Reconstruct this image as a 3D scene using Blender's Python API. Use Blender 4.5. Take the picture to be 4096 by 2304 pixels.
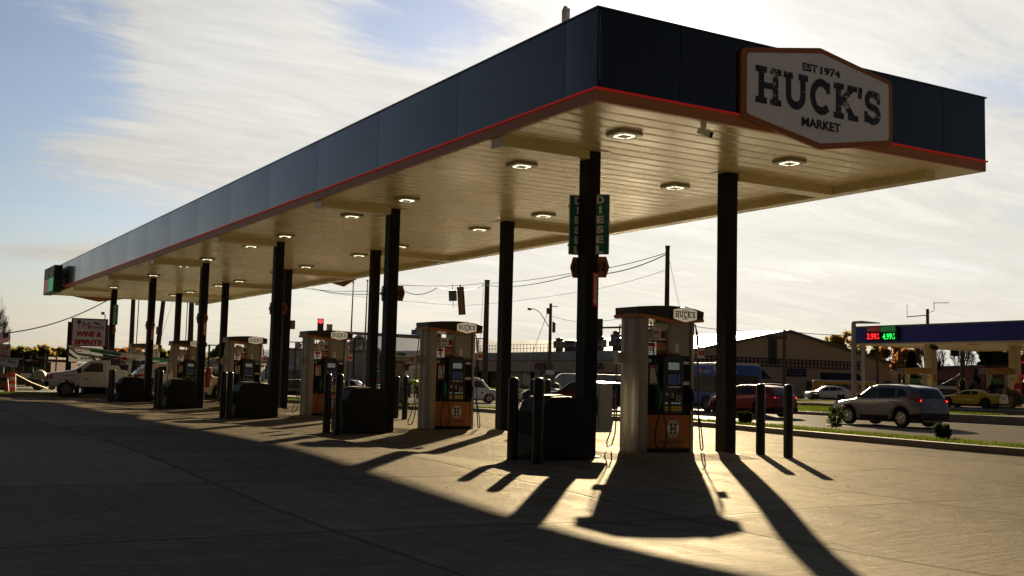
import bpy, bmesh, math, random
import numpy as np
from mathutils import Vector, Matrix, Euler
R = math.radians
random.seed(7)
for o in list(bpy.data.objects): bpy.data.objects.remove(o)
scene = bpy.context.scene
col = scene.collection

# ------------------------------------------------------------------ camera
CAM_H = 1.3
YAW, PITCH, ROLL, FPX = R(30.6468), R(4.798), R(1.4072), 4414.8
_f = Vector((math.sin(YAW)*math.cos(PITCH), math.cos(YAW)*math.cos(PITCH), math.sin(PITCH)))
_r0 = Vector((math.cos(YAW), -math.sin(YAW), 0)); _u0 = _r0.cross(_f)
_r = _r0*math.cos(ROLL)+_u0*math.sin(ROLL); _u = -_r0*math.sin(ROLL)+_u0*math.cos(ROLL)
cd = bpy.data.cameras.new('camera'); cam = bpy.data.objects.new('camera', cd); col.objects.link(cam)
m = Matrix.Identity(4)
for i in range(3): m[i][0] = _r[i]; m[i][1] = _u[i]; m[i][2] = -_f[i]
m[2][3] = CAM_H
cam.matrix_world = m
cd.sensor_width = 36; cd.lens = 36*FPX/4096; cd.clip_start = .1; cd.clip_end = 4000
scene.camera = cam

def ray(px, py): return _f+_r*((px-2048)/FPX)-_u*((py-1152)/FPX)
def gp(px, py, z=0.):
    "ground point (height z) seen at a photograph pixel"
    d = ray(px, py); t = (z-CAM_H)/d.z
    return Vector((d.x*t, d.y*t, z))
def at(px, py, depth):
    d = ray(px, py); return Vector((d.x*depth, d.y*depth, CAM_H+d.z*depth))
def hz(p, py):
    "height above the spot p at which the photograph shows row py"
    lo, hi = -5., 60.
    for _ in range(50):
        md = (lo+hi)/2; d = Vector((p[0], p[1], md-CAM_H)); y = 1152-FPX*d.dot(_u)/d.dot(_f)
        if y > py: lo = md
        else: hi = md
    return lo
def azd(px): return math.degrees(YAW)+math.degrees(math.atan((px-2048)/FPX))
def faceang(p): return math.atan2(p[1], p[0])-math.pi/2   # rotation so local -Y looks at the camera

# ------------------------------------------------------------------ sky and sun
SUN_AZ, SUN_EL = R(38.2), R(15.3)
SUN = Vector((math.sin(SUN_AZ)*math.cos(SUN_EL), math.cos(SUN_AZ)*math.cos(SUN_EL), math.sin(SUN_EL)))
sd = bpy.data.lights.new('sun', 'SUN'); sd.energy = 5.0; sd.angle = R(.53); sd.color = (1, .79, .48)
so = bpy.data.objects.new('sun', sd); col.objects.link(so)
so.rotation_euler = SUN.to_track_quat('Z', 'Y').to_euler(); so.location = (0, 0, 60)
scene.view_settings.view_transform = 'Standard'; scene.view_settings.look = 'None'
scene.view_settings.exposure = 1.35; scene.view_settings.gamma = 1
scene.cycles.max_bounces = 8

class NT:
    def __init__(s, tree): s.t = tree; s.n = tree.nodes; s.l = tree.links; s.n.clear()
    def new(s, typ, **kw):
        n = s.n.new(typ)
        for k, v in kw.items():
            if k in n.inputs.keys(): s.put(n.inputs[k], v)
            else: setattr(n, k, v)
        return n
    def put(s, inp, v):
        if isinstance(v, bpy.types.NodeSocket): s.l.new(v, inp)
        elif isinstance(v, (tuple, list)) and inp.type == 'RGBA' and len(v) == 3: inp.default_value = (*v, 1)
        else: inp.default_value = v
    def math(s, op, a, b=None, c=None, clamp=False):
        n = s.n.new('ShaderNodeMath'); n.operation = op; n.use_clamp = clamp
        for i, v in enumerate((a, b, c)):
            if v is not None: s.put(n.inputs[i], v)
        return n.outputs[0]
    def vec(s, op, a, b=None):
        n = s.n.new('ShaderNodeVectorMath'); n.operation = op; s.put(n.inputs[0], a)
        if b is not None: s.put(n.inputs[1], b)
        return n.outputs['Value'] if op in ('DOT_PRODUCT', 'LENGTH') else n.outputs[0]
    def mix(s, fac, a, b, mode='MIX'):
        n = s.n.new('ShaderNodeMix'); n.data_type = 'RGBA'; n.blend_type = mode
        s.put(n.inputs[0], fac); s.put(n.inputs[6], a); s.put(n.inputs[7], b); return n.outputs[2]
    def mapr(s, v, a, b, c=0., d=1., smooth=False):
        n = s.n.new('ShaderNodeMapRange'); n.interpolation_type = 'SMOOTHSTEP' if smooth else 'LINEAR'
        for i, x in enumerate((v, a, b, c, d)): s.put(n.inputs[i], x)
        return n.outputs[0]
    def noise(s, vec, scale, detail=3., rough=.5, dist=0.):
        n = s.n.new('ShaderNodeTexNoise')
        if vec is not None: s.put(n.inputs['Vector'], vec)
        n.inputs['Scale'].default_value = scale; n.inputs['Detail'].default_value = detail
        n.inputs['Roughness'].default_value = rough; n.inputs['Distortion'].default_value = dist
        return n.outputs[0]
    def mapping(s, vec, scale=(1, 1, 1), rot=(0, 0, 0), loc=(0, 0, 0)):
        n = s.n.new('ShaderNodeMapping'); s.put(n.inputs[0], vec)
        n.inputs[1].default_value = loc; n.inputs[2].default_value = rot; n.inputs[3].default_value = scale
        return n.outputs[0]

SKX, SKY = 4.2, 2.0
BANKS = ((17.8, 14.2, 5.5, 3.2, .75, -.15), (12.5, 10.8, 6, 1.4, .45, .05), (24.5, 12.6, 4.5, 1.8, .40, -.1), (14, 18.0, 3.0, 2.0, .5, 0), (6.0, 14.0, 6.0, 3.4, -.40, 0),
         (25.2, 18.0, 5.0, 2.4, -.75, 0), (7, 7.6, 6, 1.1, -.28, .05), (9, 5.6, 5, .5, .35, .05), (5, 4.0, 6, .9, -.25, .0), (50, 14.8, 7, 1.2, -.28, -.05), (47, 6, 9, .8, -.2, .0), (40,9,6,1,-.15,0))
world = bpy.data.worlds.new('World'); scene.world = world; world.use_nodes = True
w = NT(world.node_tree)
sky = w.new('ShaderNodeTexSky'); sky.sky_type = 'NISHITA'; sky.sun_disc = False
sky.sun_elevation = SUN_EL; sky.sun_rotation = SUN_AZ; sky.air_density = 1.0; sky.dust_density = 0.15; sky.ozone_density = 2.0
gen = w.new('ShaderNodeTexCoord').outputs['Generated']
sep = w.new('ShaderNodeSeparateXYZ'); w.put(sep.inputs[0], gen)
den = w.math('ADD', w.math('MAXIMUM', sep.outputs[2], 0.), .13)
cmb = w.new('ShaderNodeCombineXYZ')
w.put(cmb.inputs[0], w.math('DIVIDE', sep.outputs[0], den)); w.put(cmb.inputs[1], w.math('DIVIDE', sep.outputs[1], den))
pl = cmb.outputs[0]
dsun = w.vec('DOT_PRODUCT', gen, tuple(SUN))
ang = w.math('ARCCOSINE', w.math('MINIMUM', dsun, .99999))
# cirrus: long wind-drawn streaks plus a broad veil that thickens towards the sun
st = w.mapping(pl, (.8, 2.0, 1), (0, 0, R(52)), (1.3, .5, 0))
c1 = w.noise(st, 1.6, 12, .68, 1.6)
c2 = w.noise(w.mapping(pl, (.30, .60, 1), (0, 0, R(35)), (SKX, SKY, 0)), .75, 5, .5, .6)
c3 = w.noise(w.mapping(pl, (1.0, 3.4, 1), (0, 0, R(-20)), (2.3, 7.5, 0)), 1.4, 12, .68, 1.2)
veil = w.mapr(ang, R(8), R(40), .50, -.12, True)
cov = w.math('ADD', w.math('ADD', w.math('MULTIPLY', c1, 1.05), w.math('MULTIPLY', c2, .55)), w.math('ADD', veil, w.math('MULTIPLY', c3, .60)))
# the banks of cirrus and the clear patches stand at their own azimuth and elevation
azi = w.math('MULTIPLY', w.math('ARCTAN2', sep.outputs[0], sep.outputs[1]), 57.2958)
ele = w.math('MULTIPLY', w.math('ARCSINE', sep.outputs[2]), 57.2958)
def bank(a, e, sa, se, amp, tilt=0.):
    x = w.math('SUBTRACT', azi, a); y = w.math('SUBTRACT', ele, e)
    y = w.math('SUBTRACT', y, w.math('MULTIPLY', x, tilt))
    q = w.math('ADD', w.math('POWER', w.math('DIVIDE', x, sa), 2.), w.math('POWER', w.math('DIVIDE', y, se), 2.))
    return w.math('MULTIPLY', w.math('EXPONENT', w.math('MULTIPLY', q, -1.)), amp)
for args in BANKS: cov = w.math('ADD', cov, bank(*args))
cmask = w.mapr(cov, .92, 1.50, .10, 1., True)
hzn = w.mapr(sep.outputs[2], -.02, .16, .75, 0., True)
cmask = w.math('MAXIMUM', cmask, w.math('ADD', hzn, w.math('MULTIPLY', cmask, .5)))
def gauss(deg, amp): return w.math('MULTIPLY', w.math('EXPONENT', w.math('MULTIPLY', w.math('POWER', w.math('DIVIDE', ang, R(deg)), 2.), -1.)), amp)
cb = w.math('ADD', w.math('ADD', gauss(20, .16), gauss(55, .82)), w.math('ADD', gauss(3.4, 3.0), .012))
cb = w.math('MULTIPLY', cb, w.mapr(w.math('ADD', w.math('MULTIPLY', c3, .6), w.math('MULTIPLY', c1, .4)), .35, .65, .84, 1.12))
ccol = w.mix(w.mapr(ang, R(12), R(45)), (1, .975, .91), (.98, .97, .94))
ccol = w.mix(w.mapr(sep.outputs[2], .0, .28, 0., 1., True), (1.0, .945, .82), ccol)
sc = w.new('ShaderNodeVectorMath', operation='SCALE'); w.put(sc.inputs[0], ccol); w.put(sc.inputs[3], cb)
skc = w.mix(1., sky.outputs[0], (1.12, .975, .97), 'MULTIPLY')
sk2 = w.new('ShaderNodeVectorMath', operation='SCALE'); w.put(sk2.inputs[0], skc); w.put(sk2.inputs[3], w.math('ADD', gauss(60, .86), .085))
bg1 = w.new('ShaderNodeBackground'); w.put(bg1.inputs[0], sk2.outputs[0]); bg1.inputs[1].default_value = .050
bg2 = w.new('ShaderNodeBackground'); w.put(bg2.inputs[0], sc.outputs[0]); bg2.inputs[1].default_value = .395
mx = w.new('ShaderNodeMixShader'); w.put(mx.inputs[0], cmask); w.put(mx.inputs[1], bg1.outputs[0]); w.put(mx.inputs[2], bg2.outputs[0])
wo = w.new('ShaderNodeOutputWorld'); w.put(wo.inputs[0], mx.outputs[0])

# ------------------------------------------------------------------ materials
MATS = {}
def mat(name, c, rough=.6, metal=0., var=.12, vscale=3., bump=0., bscale=40., coat=0., emit=None, es=0., spec=.5, alpha=None, trans=0., stretch=(1, 1, 1)):
    if name in MATS: return MATS[name]
    mt = bpy.data.materials.new(name); mt.use_nodes = True; t = NT(mt.node_tree)
    co = t.new('ShaderNodeTexCoord').outputs['Object']; co = t.mapping(co, stretch)
    n = t.noise(co, vscale, 5, .6)
    k = t.mapr(n, .3, .7, 1-var, 1+var)
    colr = t.new('ShaderNodeVectorMath', operation='SCALE'); t.put(colr.inputs[0], tuple(c)); t.put(colr.inputs[3], k)
    p = t.new('ShaderNodeBsdfPrincipled'); t.put(p.inputs['Base Color'], colr.outputs[0])
    t.put(p.inputs['Roughness'], t.mapr(n, .3, .7, max(.02, rough-.06), min(1, rough+.06)))
    p.inputs['Metallic'].default_value = metal; p.inputs['Coat Weight'].default_value = coat; p.inputs['Coat Roughness'].default_value = .08
    p.inputs['Specular IOR Level'].default_value = spec; p.inputs['Transmission Weight'].default_value = trans
    if emit: p.inputs['Emission Color'].default_value = (*emit, 1); p.inputs['Emission Strength'].default_value = es
    if bump:
        b = t.new('ShaderNodeBump'); b.inputs['Strength'].default_value = bump; b.inputs['Distance'].default_value = .02
        t.put(b.inputs['Height'], t.noise(co, bscale, 4, .6)); t.put(p.inputs['Normal'], b.outputs[0])
    o = t.new('ShaderNodeOutputMaterial'); t.put(o.inputs[0], p.outputs[0])
    MATS[name] = mt; return mt

def concrete():
    mt = bpy.data.materials.new('brushed_concrete'); mt.use_nodes = True; t = NT(mt.node_tree)
    co = t.new('ShaderNodeTexCoord').outputs['Object']
    sp = t.new('ShaderNodeSeparateXYZ'); t.put(sp.inputs[0], co)
    wob = t.math('MULTIPLY', t.math('SUBTRACT', t.noise(co, 1.7, 5, .7), .5), .07)
    def line(v, off, per, wd):
        a = t.math('ADD', t.math('SUBTRACT', v, off), wob)
        a = t.math('ABSOLUTE', t.math('SUBTRACT', t.math('FRACT', t.math('DIVIDE', a, per)), .5))
        a = t.math('MULTIPLY', t.math('SUBTRACT', .5, a), per)      # distance to the line
        return t.mapr(a, wd*.4, wd, 1., 0.)
    jx = line(sp.outputs[0], 3.57, 3.72, .038); jy = line(sp.outputs[1], 8.85, 3.78, .034)
    joint = t.math('MAXIMUM', jx, jy)
    fx = t.math('FLOOR', t.math('DIVIDE', t.math('SUBTRACT', sp.outputs[0], 3.57), 3.72))
    fy = t.math('FLOOR', t.math('DIVIDE', t.math('SUBTRACT', sp.outputs[1], 8.85), 3.78))
    cm = t.new('ShaderNodeCombineXYZ'); t.put(cm.inputs[0], fx); t.put(cm.inputs[1], fy)
    wn = t.new('ShaderNodeTexWhiteNoise'); t.put(wn.inputs[0], cm.outputs[0])
    big = t.noise(co, .35, 6, .65); mid = t.noise(co, 3.0, 8, .72, .6)
    broom = t.noise(t.mapping(co, (1.2, 26, 1)), 2.4, 5, .75); fine = t.noise(co, 38, 5, .75)
    swath = t.noise(t.mapping(co, (1.5, .35, 1), (0, 0, R(4))), 1.3, 8, .72, .5)
    stain = t.math('MULTIPLY', t.mapr(t.noise(co, 1.1, 6, .7, 1.2), .57, .68, 1., .62), t.mapr(t.noise(co, 5.5, 3, .5, .3), .68, .72, 1., .45))
    sweep = t.noise(t.mapping(co, (.45, 5.5, 1), (0, 0, R(-6))), 2.1, 7, .72, .8)
    k = t.math('ADD', t.math('MULTIPLY', big, .5), t.math('MULTIPLY', mid, .45))
    k = t.math('ADD', k, t.math('MULTIPLY', swath, .75)); k = t.math('ADD', k, t.math('MULTIPLY', broom, .35))
    k = t.math('ADD', k, t.math('MULTIPLY', t.math('SUBTRACT', sweep, .5), .9)); k = t.math('ADD', k, t.math('MULTIPLY', fine, .45)); k = t.math('ADD', k, t.math('MULTIPLY', wn.outputs[0], .30))
    k = t.mapr(k, 1.12, 1.66, .30, 1.65); k = t.math('MULTIPLY', k, stain)
    base = t.new('ShaderNodeVectorMath', operation='SCALE'); t.put(base.inputs[0], (.150, .123, .087)); t.put(base.inputs[3], k)
    cl = t.mix(t.math('MULTIPLY', joint, .95), base.outputs[0], (.02, .017, .013))
    df = t.new('ShaderNodeBsdfDiffuse'); t.put(df.inputs[0], cl); df.inputs[1].default_value = .3
    gl = t.new('ShaderNodeBsdfGlossy'); gl.inputs[0].default_value = (1, .95, .85, 1)
    t.put(gl.inputs['Roughness'], t.mapr(t.math('ADD', swath, t.math('MULTIPLY', mid, .6)), .55, 1.05, .42, .62))
    p = t.new('ShaderNodeMixShader'); p.inputs[0].default_value = .050; t.put(p.inputs[1], df.outputs[0]); t.put(p.inputs[2], gl.outputs[0])
    b = t.new('ShaderNodeBump'); b.inputs['Strength'].default_value = .8; b.inputs['Distance'].default_value = .016
    h = t.math('ADD', t.math('MULTIPLY', broom, .6), t.math('MULTIPLY', fine, .8)); h = t.math('ADD', h, t.math('MULTIPLY', mid, 1.2)); h = t.math('ADD', h, t.math('MULTIPLY', sweep, 1.6)); h = t.math('SUBTRACT', h, t.math('MULTIPLY', joint, 2.))
    t.put(b.inputs['Height'], h); t.put(df.inputs['Normal'], b.outputs[0]); t.put(gl.inputs['Normal'], b.outputs[0])
    o = t.new('ShaderNodeOutputMaterial'); t.put(o.inputs[0], p.outputs[0]); MATS['concrete'] = mt; return mt
CONC = concrete()

def leafmat(name, a, b, trans=.45):
    mt = bpy.data.materials.new(name); mt.use_nodes = True; t = NT(mt.node_tree)
    co = t.new('ShaderNodeTexCoord').outputs['Object']
    n = t.noise(co, .9, 4, .7); n2 = t.noise(co, 6., 2, .5)
    k = t.mapr(t.math('ADD', t.math('MULTIPLY', n, .7), t.math('MULTIPLY', n2, .4)), .40, .70)
    c = t.mix(k, a, b)
    d = t.new('ShaderNodeBsdfDiffuse'); t.put(d.inputs[0], c)
    tr = t.new('ShaderNodeBsdfTranslucent'); t.put(tr.inputs[0], t.mix(.5, c, b))
    m_ = t.new('ShaderNodeMixShader'); m_.inputs[0].default_value = trans; t.put(m_.inputs[1], d.outputs[0]); t.put(m_.inputs[2], tr.outputs[0])
    o = t.new('ShaderNodeOutputMaterial'); t.put(o.inputs[0], m_.outputs[0]); MATS[name] = mt; return mt

def distressed(name, ink, paper, scale=14., thr=.57, rough=.5):
    mt = bpy.data.materials.new(name); mt.use_nodes = True; t = NT(mt.node_tree)
    co = t.new('ShaderNodeTexCoord').outputs['Object']
    a = t.noise(co, scale, 6, .75); b = t.noise(co, scale*.22, 2, .5)
    k = t.mapr(t.math('ADD', t.math('MULTIPLY', a, .75), t.math('MULTIPLY', b, .35)), thr, thr+.02)
    p = t.new('ShaderNodeBsdfPrincipled'); t.put(p.inputs['Base Color'], t.mix(k, ink, paper)); p.inputs['Roughness'].default_value = rough
    o = t.new('ShaderNodeOutputMaterial'); t.put(o.inputs[0], p.outputs[0]); MATS[name] = mt; return mt

def glass(name, tint=(.02, .025, .025), rough=.04):
    return mat(name, tint, rough, 0, .05, 3, coat=.0, spec=.35)
ALU = mat('brushed_aluminium', (.33, .305, .255), .42, .35, .08, 2., stretch=(12, 12, .3))
BLACK = mat('black_plastic', (.006, .006, .006), .6, 0, .2, 6, spec=.3)
COLM = mat('dark_bronze_paint', (.009, .007, .005), .55, 0, .25, 3, spec=.2)
BOLM = mat('black_bollard_sleeve', (.006, .006, .006), .33, 0, .25, 5, spec=.35)
NAVY = mat('navy_fascia_panel', (.006, .006, .012), .22, 0, .06, .6, coat=.75, spec=.5, bump=.03, bscale=.8, stretch=(1, .3, 1))
REDM = mat('red_trim', (.55, .015, .02), .4, trans=.0, emit=(1, .02, .02), es=.045)
BROWN = mat('brown_fascia_band', (.42, .17, .055), .5, 0, .08, 2)
ORANGE = mat('orange_panel', (.42, .125, .018), .45, 0, .12, 2)
WHITE = mat('white_panel', (.70, .74, .86), .5, 0, .05, 2)
CREAM = mat('cream_soffit', (.77, .67, .385), .25, 0, .05, .8, spec=.75)
CREAMB = mat('cream_beam', (.64, .555, .32), .28, 0, .05, 1.)
RUB = mat('black_rubber', (.012, .012, .012), .55)
TYRE = mat('tyre_rubber', (.014, .013, .012), .75, 0, .3, 20)
RIM = mat('alloy_rim', (.45, .43, .40), .3, .8)
CHROME = mat('chrome', (.6, .6, .6), .15, 1.)
GLS = glass('dark_window_glass'); GLSL = glass('light_window_glass', (.045, .06, .055), .05)
TLR = mat('red_lamp_lens', (.35, .01, .01), .15, coat=.5)
TLE = mat('lit_brake_lamp', (.8, .02, .02), .2, emit=(1, .03, .02), es=2.0)
INK = mat('black_ink', (.012, .012, .014), .5)
PAPER = mat('white_paint', (.72, .70, .64), .5, 0, .04)
WOODP = mat('weathered_pole_wood', (.085, .062, .042), .85, 0, .35, 5, .3, 20, stretch=(4, 4, .3))
STEEL = mat('galvanised_steel', (.16, .165, .17), .45, .6)
DARKM = mat('dark_metal', (.03, .03, .032), .45, .3)
GREENS = mat('green_sign', (.006, .17, .12), .4); REDS = mat('red_sign', (.55, .02, .025), .45); BLUES = mat('blue_sign', (.03, .07, .32), .4)
TEXTINK = distressed('distressed_letter_ink', (.012, .014, .03), (.50, .50, .50), 11., .630)
KERB = mat('kerb_concrete', (.20, .175, .14), .75, 0, .2, 3, .3, 30)

# ------------------------------------------------------------------ mesh builder
class MB:
    def __init__(s): s.v = []; s.f = []
    def add(s, vs, fs, M=None):
        b = len(s.v)
        s.v += [tuple(M @ Vector(v)) if M is not None else tuple(v) for v in vs]
        s.f += [tuple(b+i for i in f) for f in fs]; return s
    def box(s, x0, x1, y0, y1, z0, z1, M=None):
        vs = [(x, y, z) for z in (z0, z1) for y in (y0, y1) for x in (x0, x1)]
        return s.add(vs, [(0, 2, 3, 1), (4, 5, 7, 6), (0, 1, 5, 4), (1, 3, 7, 5), (3, 2, 6, 7), (2, 0, 4, 6)], M)
    def cbox(s, c, d, M=None): return s.box(c[0]-d[0]/2, c[0]+d[0]/2, c[1]-d[1]/2, c[1]+d[1]/2, c[2]-d[2]/2, c[2]+d[2]/2, M)
    def prism(s, poly, a, b, axis='y', M=None):
        "polygon (u,v) extruded between a and b along an axis: y -> (u, t, v), x -> (t, u, v), z -> (u, v, t)"
        g = {'y': lambda u, v, t: (u, t, v), 'x': lambda u, v, t: (t, u, v), 'z': lambda u, v, t: (u, v, t)}[axis]
        n = len(poly); vs = [g(u, v, a) for u, v in poly]+[g(u, v, b) for u, v in poly]
        fs = [tuple(range(n-1, -1, -1)), tuple(range(n, 2*n))]+[(i, (i+1) % n, n+(i+1) % n, n+i) for i in range(n)]
        return s.add(vs, fs, M)
    def tube(s, pts, r, n=8, cap=True, M=None):
        pts = [Vector(p) for p in pts]; k = len(pts); rs = r if isinstance(r, (list, tuple)) else [r]*k
        vs = []; fs = []; up = None
        for i, p in enumerate(pts):
            t = (pts[min(i+1, k-1)]-pts[max(i-1, 0)]).normalized()
            if up is None: up = Vector((0, 0, 1)) if abs(t.z) < .9 else Vector((1, 0, 0))
            a = t.cross(up).normalized(); up = a.cross(t).normalized()
            for j in range(n):
                q = 2*math.pi*j/n; vs.append(p+(a*math.cos(q)+up*math.sin(q))*rs[i])
        for i in range(k-1):
            for j in range(n): fs.append((i*n+j, i*n+(j+1) % n, (i+1)*n+(j+1) % n, (i+1)*n+j))
        if cap: fs.append(tuple(range(n-1, -1, -1))); fs.append(tuple((k-1)*n+j for j in range(n)))
        return s.add(vs, fs, M)
    def lathe(s, prof, n=20, c=(0, 0, 0), M=None):
        vs = []; fs = []; k = len(prof)
        for r, z in prof:
            for j in range(n): q = 2*math.pi*j/n; vs.append((c[0]+r*math.cos(q), c[1]+r*math.sin(q), c[2]+z))
        for i in range(k-1):
            for j in range(n): fs.append((i*n+j, i*n+(j+1) % n, (i+1)*n+(j+1) % n, (i+1)*n+j))
        fs.append(tuple(range(n-1, -1, -1))); fs.append(tuple((k-1)*n+j for j in range(n)))
        return s.add(vs, fs, M)
    def build(s, name, mt, parent=None, smooth=False, bevel=0, seg=2, loc=None):
        me = bpy.data.meshes.new(name); me.from_pydata(s.v, [], s.f); me.update()
        if not smooth or bevel:
            bm = bmesh.new(); bm.from_mesh(me); bmesh.ops.recalc_face_normals(bm, faces=bm.faces); bm.to_mesh(me); bm.free()
        me.materials.append(mt)
        if smooth:
            bm = bmesh.new(); bm.from_mesh(me); bmesh.ops.recalc_face_normals(bm, faces=bm.faces)
            for e in bm.edges:
                if len(e.link_faces) == 2 and e.calc_face_angle(0) > R(42): e.smooth = False
            for f in bm.faces: f.smooth = True
            bm.to_mesh(me); bm.free()
        o = bpy.data.objects.new(name, me); col.objects.link(o)
        if parent is not None: o.parent = parent
        if loc is not None: o.location = loc
        if bevel:
            b = o.modifiers.new('bevel', 'BEVEL'); b.width = bevel; b.segments = seg; b.limit_method = 'ANGLE'; b.angle_limit = R(40)
            b.harden_normals = False
        return o

def tag(o, label=None, cat=None, group=None, kind=None):
    if label: o['label'] = label
    if cat: o['category'] = cat
    if group: o['group'] = group
    if kind: o['kind'] = kind
    return o
def thing(name, label, cat, loc=(0, 0, 0), rz=0., group=None):
    o = bpy.data.objects.new(name, None); col.objects.link(o); o.location = loc; o.rotation_euler = (0, 0, rz); o.empty_display_size = .2
    return tag(o, label, cat, group)
def copy_tree(o, loc=None, rz=None, label=None, parent=None):
    c = o.copy(); col.objects.link(c)
    if parent is not None: c.parent = parent
    if loc is not None: c.location = loc
    if rz is not None: c.rotation_euler = (0, 0, rz)
    if label: c['label'] = label
    for ch in [x for x in list(o.children)]: copy_tree(ch, parent=c)
    return c
def struct(name, mb, mt, **k): return tag(mb.build(name, mt, **k), kind='structure')

_tc = {}
def text_mesh(txt, bold=0.0, ext=.004, shear=0.):
    k = (txt, bold, ext, shear)
    if k in _tc: return _tc[k]
    cu = bpy.data.curves.new('t', 'FONT'); cu.body = txt; cu.size = 1; cu.align_x = 'CENTER'; cu.align_y = 'CENTER'
    cu.offset = bold; cu.extrude = ext; cu.resolution_u = 3; cu.shear = shear
    ob = bpy.data.objects.new('t', cu); col.objects.link(ob)
    dg = bpy.context.evaluated_depsgraph_get(); me = bpy.data.meshes.new_from_object(ob.evaluated_get(dg))
    vs = np.array([v.co[:] for v in me.vertices]); fs = [tuple(p.vertices) for p in me.polygons]
    bpy.data.objects.remove(ob); bpy.data.curves.remove(cu); bpy.data.meshes.remove(me)
    if len(vs): lo = vs.min(0); hi = vs.max(0); vs = vs-(lo+hi)/2; _tc[k] = (vs, fs, (hi-lo))
    return _tc[k]
def text(mb, txt, c, wd, ht, ux=(1, 0, 0), uy=(0, 0, 1), bold=0.02, depth=.006, shear=0., keep=False):
    "add lettering centred at c, fitted in wd x ht, reading along ux, upright along uy"
    vs, fs, sz = text_mesh(txt, bold, .004, shear)
    ux = Vector(ux).normalized(); uy = Vector(uy).normalized(); n = ux.cross(uy); c = Vector(c)
    sx = wd/sz[0]; sy = ht/sz[1]
    if keep: sx = sy = min(sx, sy)
    mb.add([c+ux*(v[0]*sx)+uy*(v[1]*sy)+n*(v[2]/.008*depth) for v in vs], fs); return mb

# slab-serif strokes, unit box
def _arc(cx, cy, rx, ry, a0, a1, n=14): return [(cx+rx*math.cos(R(a0+(a1-a0)*i/n)), cy+ry*math.sin(R(a0+(a1-a0)*i/n))) for i in range(n+1)]
SLAB = {
 'H': (1.0, [([(.22, 0), (.22, 1)], .23), ([(.78, 0), (.78, 1)], .23), ([(.22, .5), (.78, .5)], .17), ([(0, .08), (.43, .08)], .17), ([(.57, .08), (1, .08)], .17), ([(0, .92), (.43, .92)], .17), ([(.57, .92), (1, .92)], .17)]),
 'U': (.98, [([(.2, 1), (.2, .42)]+_arc(.5, .40, .30, .29, 180, 360)+[(.8, .42), (.8, 1)], .22), ([(0, .92), (.38, .92)], .17), ([(.62, .92), (1, .92)], .17)]),
 'C': (.9, [(_arc(.52, .5, .40, .40, 48, 318, 22), .22), ([(.84, .62), (.84, .93)], .16)]),
 'K': (1.0, [([(.2, 0), (.2, 1)], .23), ([(0, .08), (.42, .08)], .17), ([(0, .92), (.42, .92)], .17), ([(.26, .42), (.8, .94)], .19), ([(.42, .56), (.84, .06)], .21), ([(.58, .92), (1, .92)], .15), ([(.62, .08), (1.04, .08)], .16)]),
 "'": (.12, [([(.5, 1.0), (.1, .68)], .16)]),
 'S': (.8, [(_arc(.46, .70, .30, .20, 20, 250, 14)+_arc(.48, .30, .32, .20, 75, -160, 14), .2), ([(.80, .62), (.80, .96)], .13), ([(.10, .04), (.10, .36)], .13)]),
}
def slab(mb, txt, c, wd, ht, ux, uy, depth=.01):
    ux = Vector(ux).normalized(); uy = Vector(uy).normalized(); n = ux.cross(uy); c = Vector(c)
    gap = .10; tot = sum(SLAB[ch][0] for ch in txt)+gap*(len(txt)-1); x = -tot/2; k = 0
    for ch in txt:
        cw, strokes = SLAB[ch]
        for pts, t in strokes:
            L_ = []; R_ = []
            for i, p in enumerate(pts):
                q0 = pts[max(i-1, 0)]; q1 = pts[min(i+1, len(pts)-1)]
                dx, dy = q1[0]-q0[0], q1[1]-q0[1]; l = math.hypot(dx*cw, dy) or 1; nx, ny = -dy/l, dx*cw/l
                L_.append((p[0]*cw+nx*t/2*.9, p[1]+ny*t/2)); R_.append((p[0]*cw-nx*t/2*.9, p[1]-ny*t/2))
            poly = L_+R_[::-1]; vs = []
            for d in (0, depth*(1+.03*k)):
                for (a, b) in poly: vs.append(c+ux*((x+a)*wd/tot)+uy*((b-.5)*ht)+n*d)
            m_ = len(poly); h = m_//2; fs = []
            for i in range(h-1): fs.append((i, i+1, m_-2-i, m_-1-i)); fs.append((m_+i, m_+i+1, 2*m_-2-i, 2*m_-1-i))
            fs += [(i, (i+1) % m_, m_+(i+1) % m_, m_+i) for i in range(m_)]
            mb.add(vs, fs); k += 1
        x += cw+gap
    return mb
def rounded(poly, r, n=5):
    out = []; k = len(poly)
    for i in range(k):
        p = Vector(poly[i]); a = (Vector(poly[i-1])-p).normalized(); b = (Vector(poly[(i+1) % k])-p).normalized()
        h = a.angle(b)/2; t = min(r/math.tan(h), (Vector(poly[i-1])-p).length*.45, (Vector(poly[(i+1) % k])-p).length*.45)
        for j in range(n+1):
            u = j/n; q = p+a*t*(1-u)**2+b*t*u**2; out.append((q.x, q.y))
    return out
def hexa(cx, cz, hw, hh, hp): return [(cx-hw, cz-hh), (cx, cz-hp), (cx+hw, cz-hh), (cx+hw, cz+hh), (cx, cz+hp), (cx-hw, cz+hh)]
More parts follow.
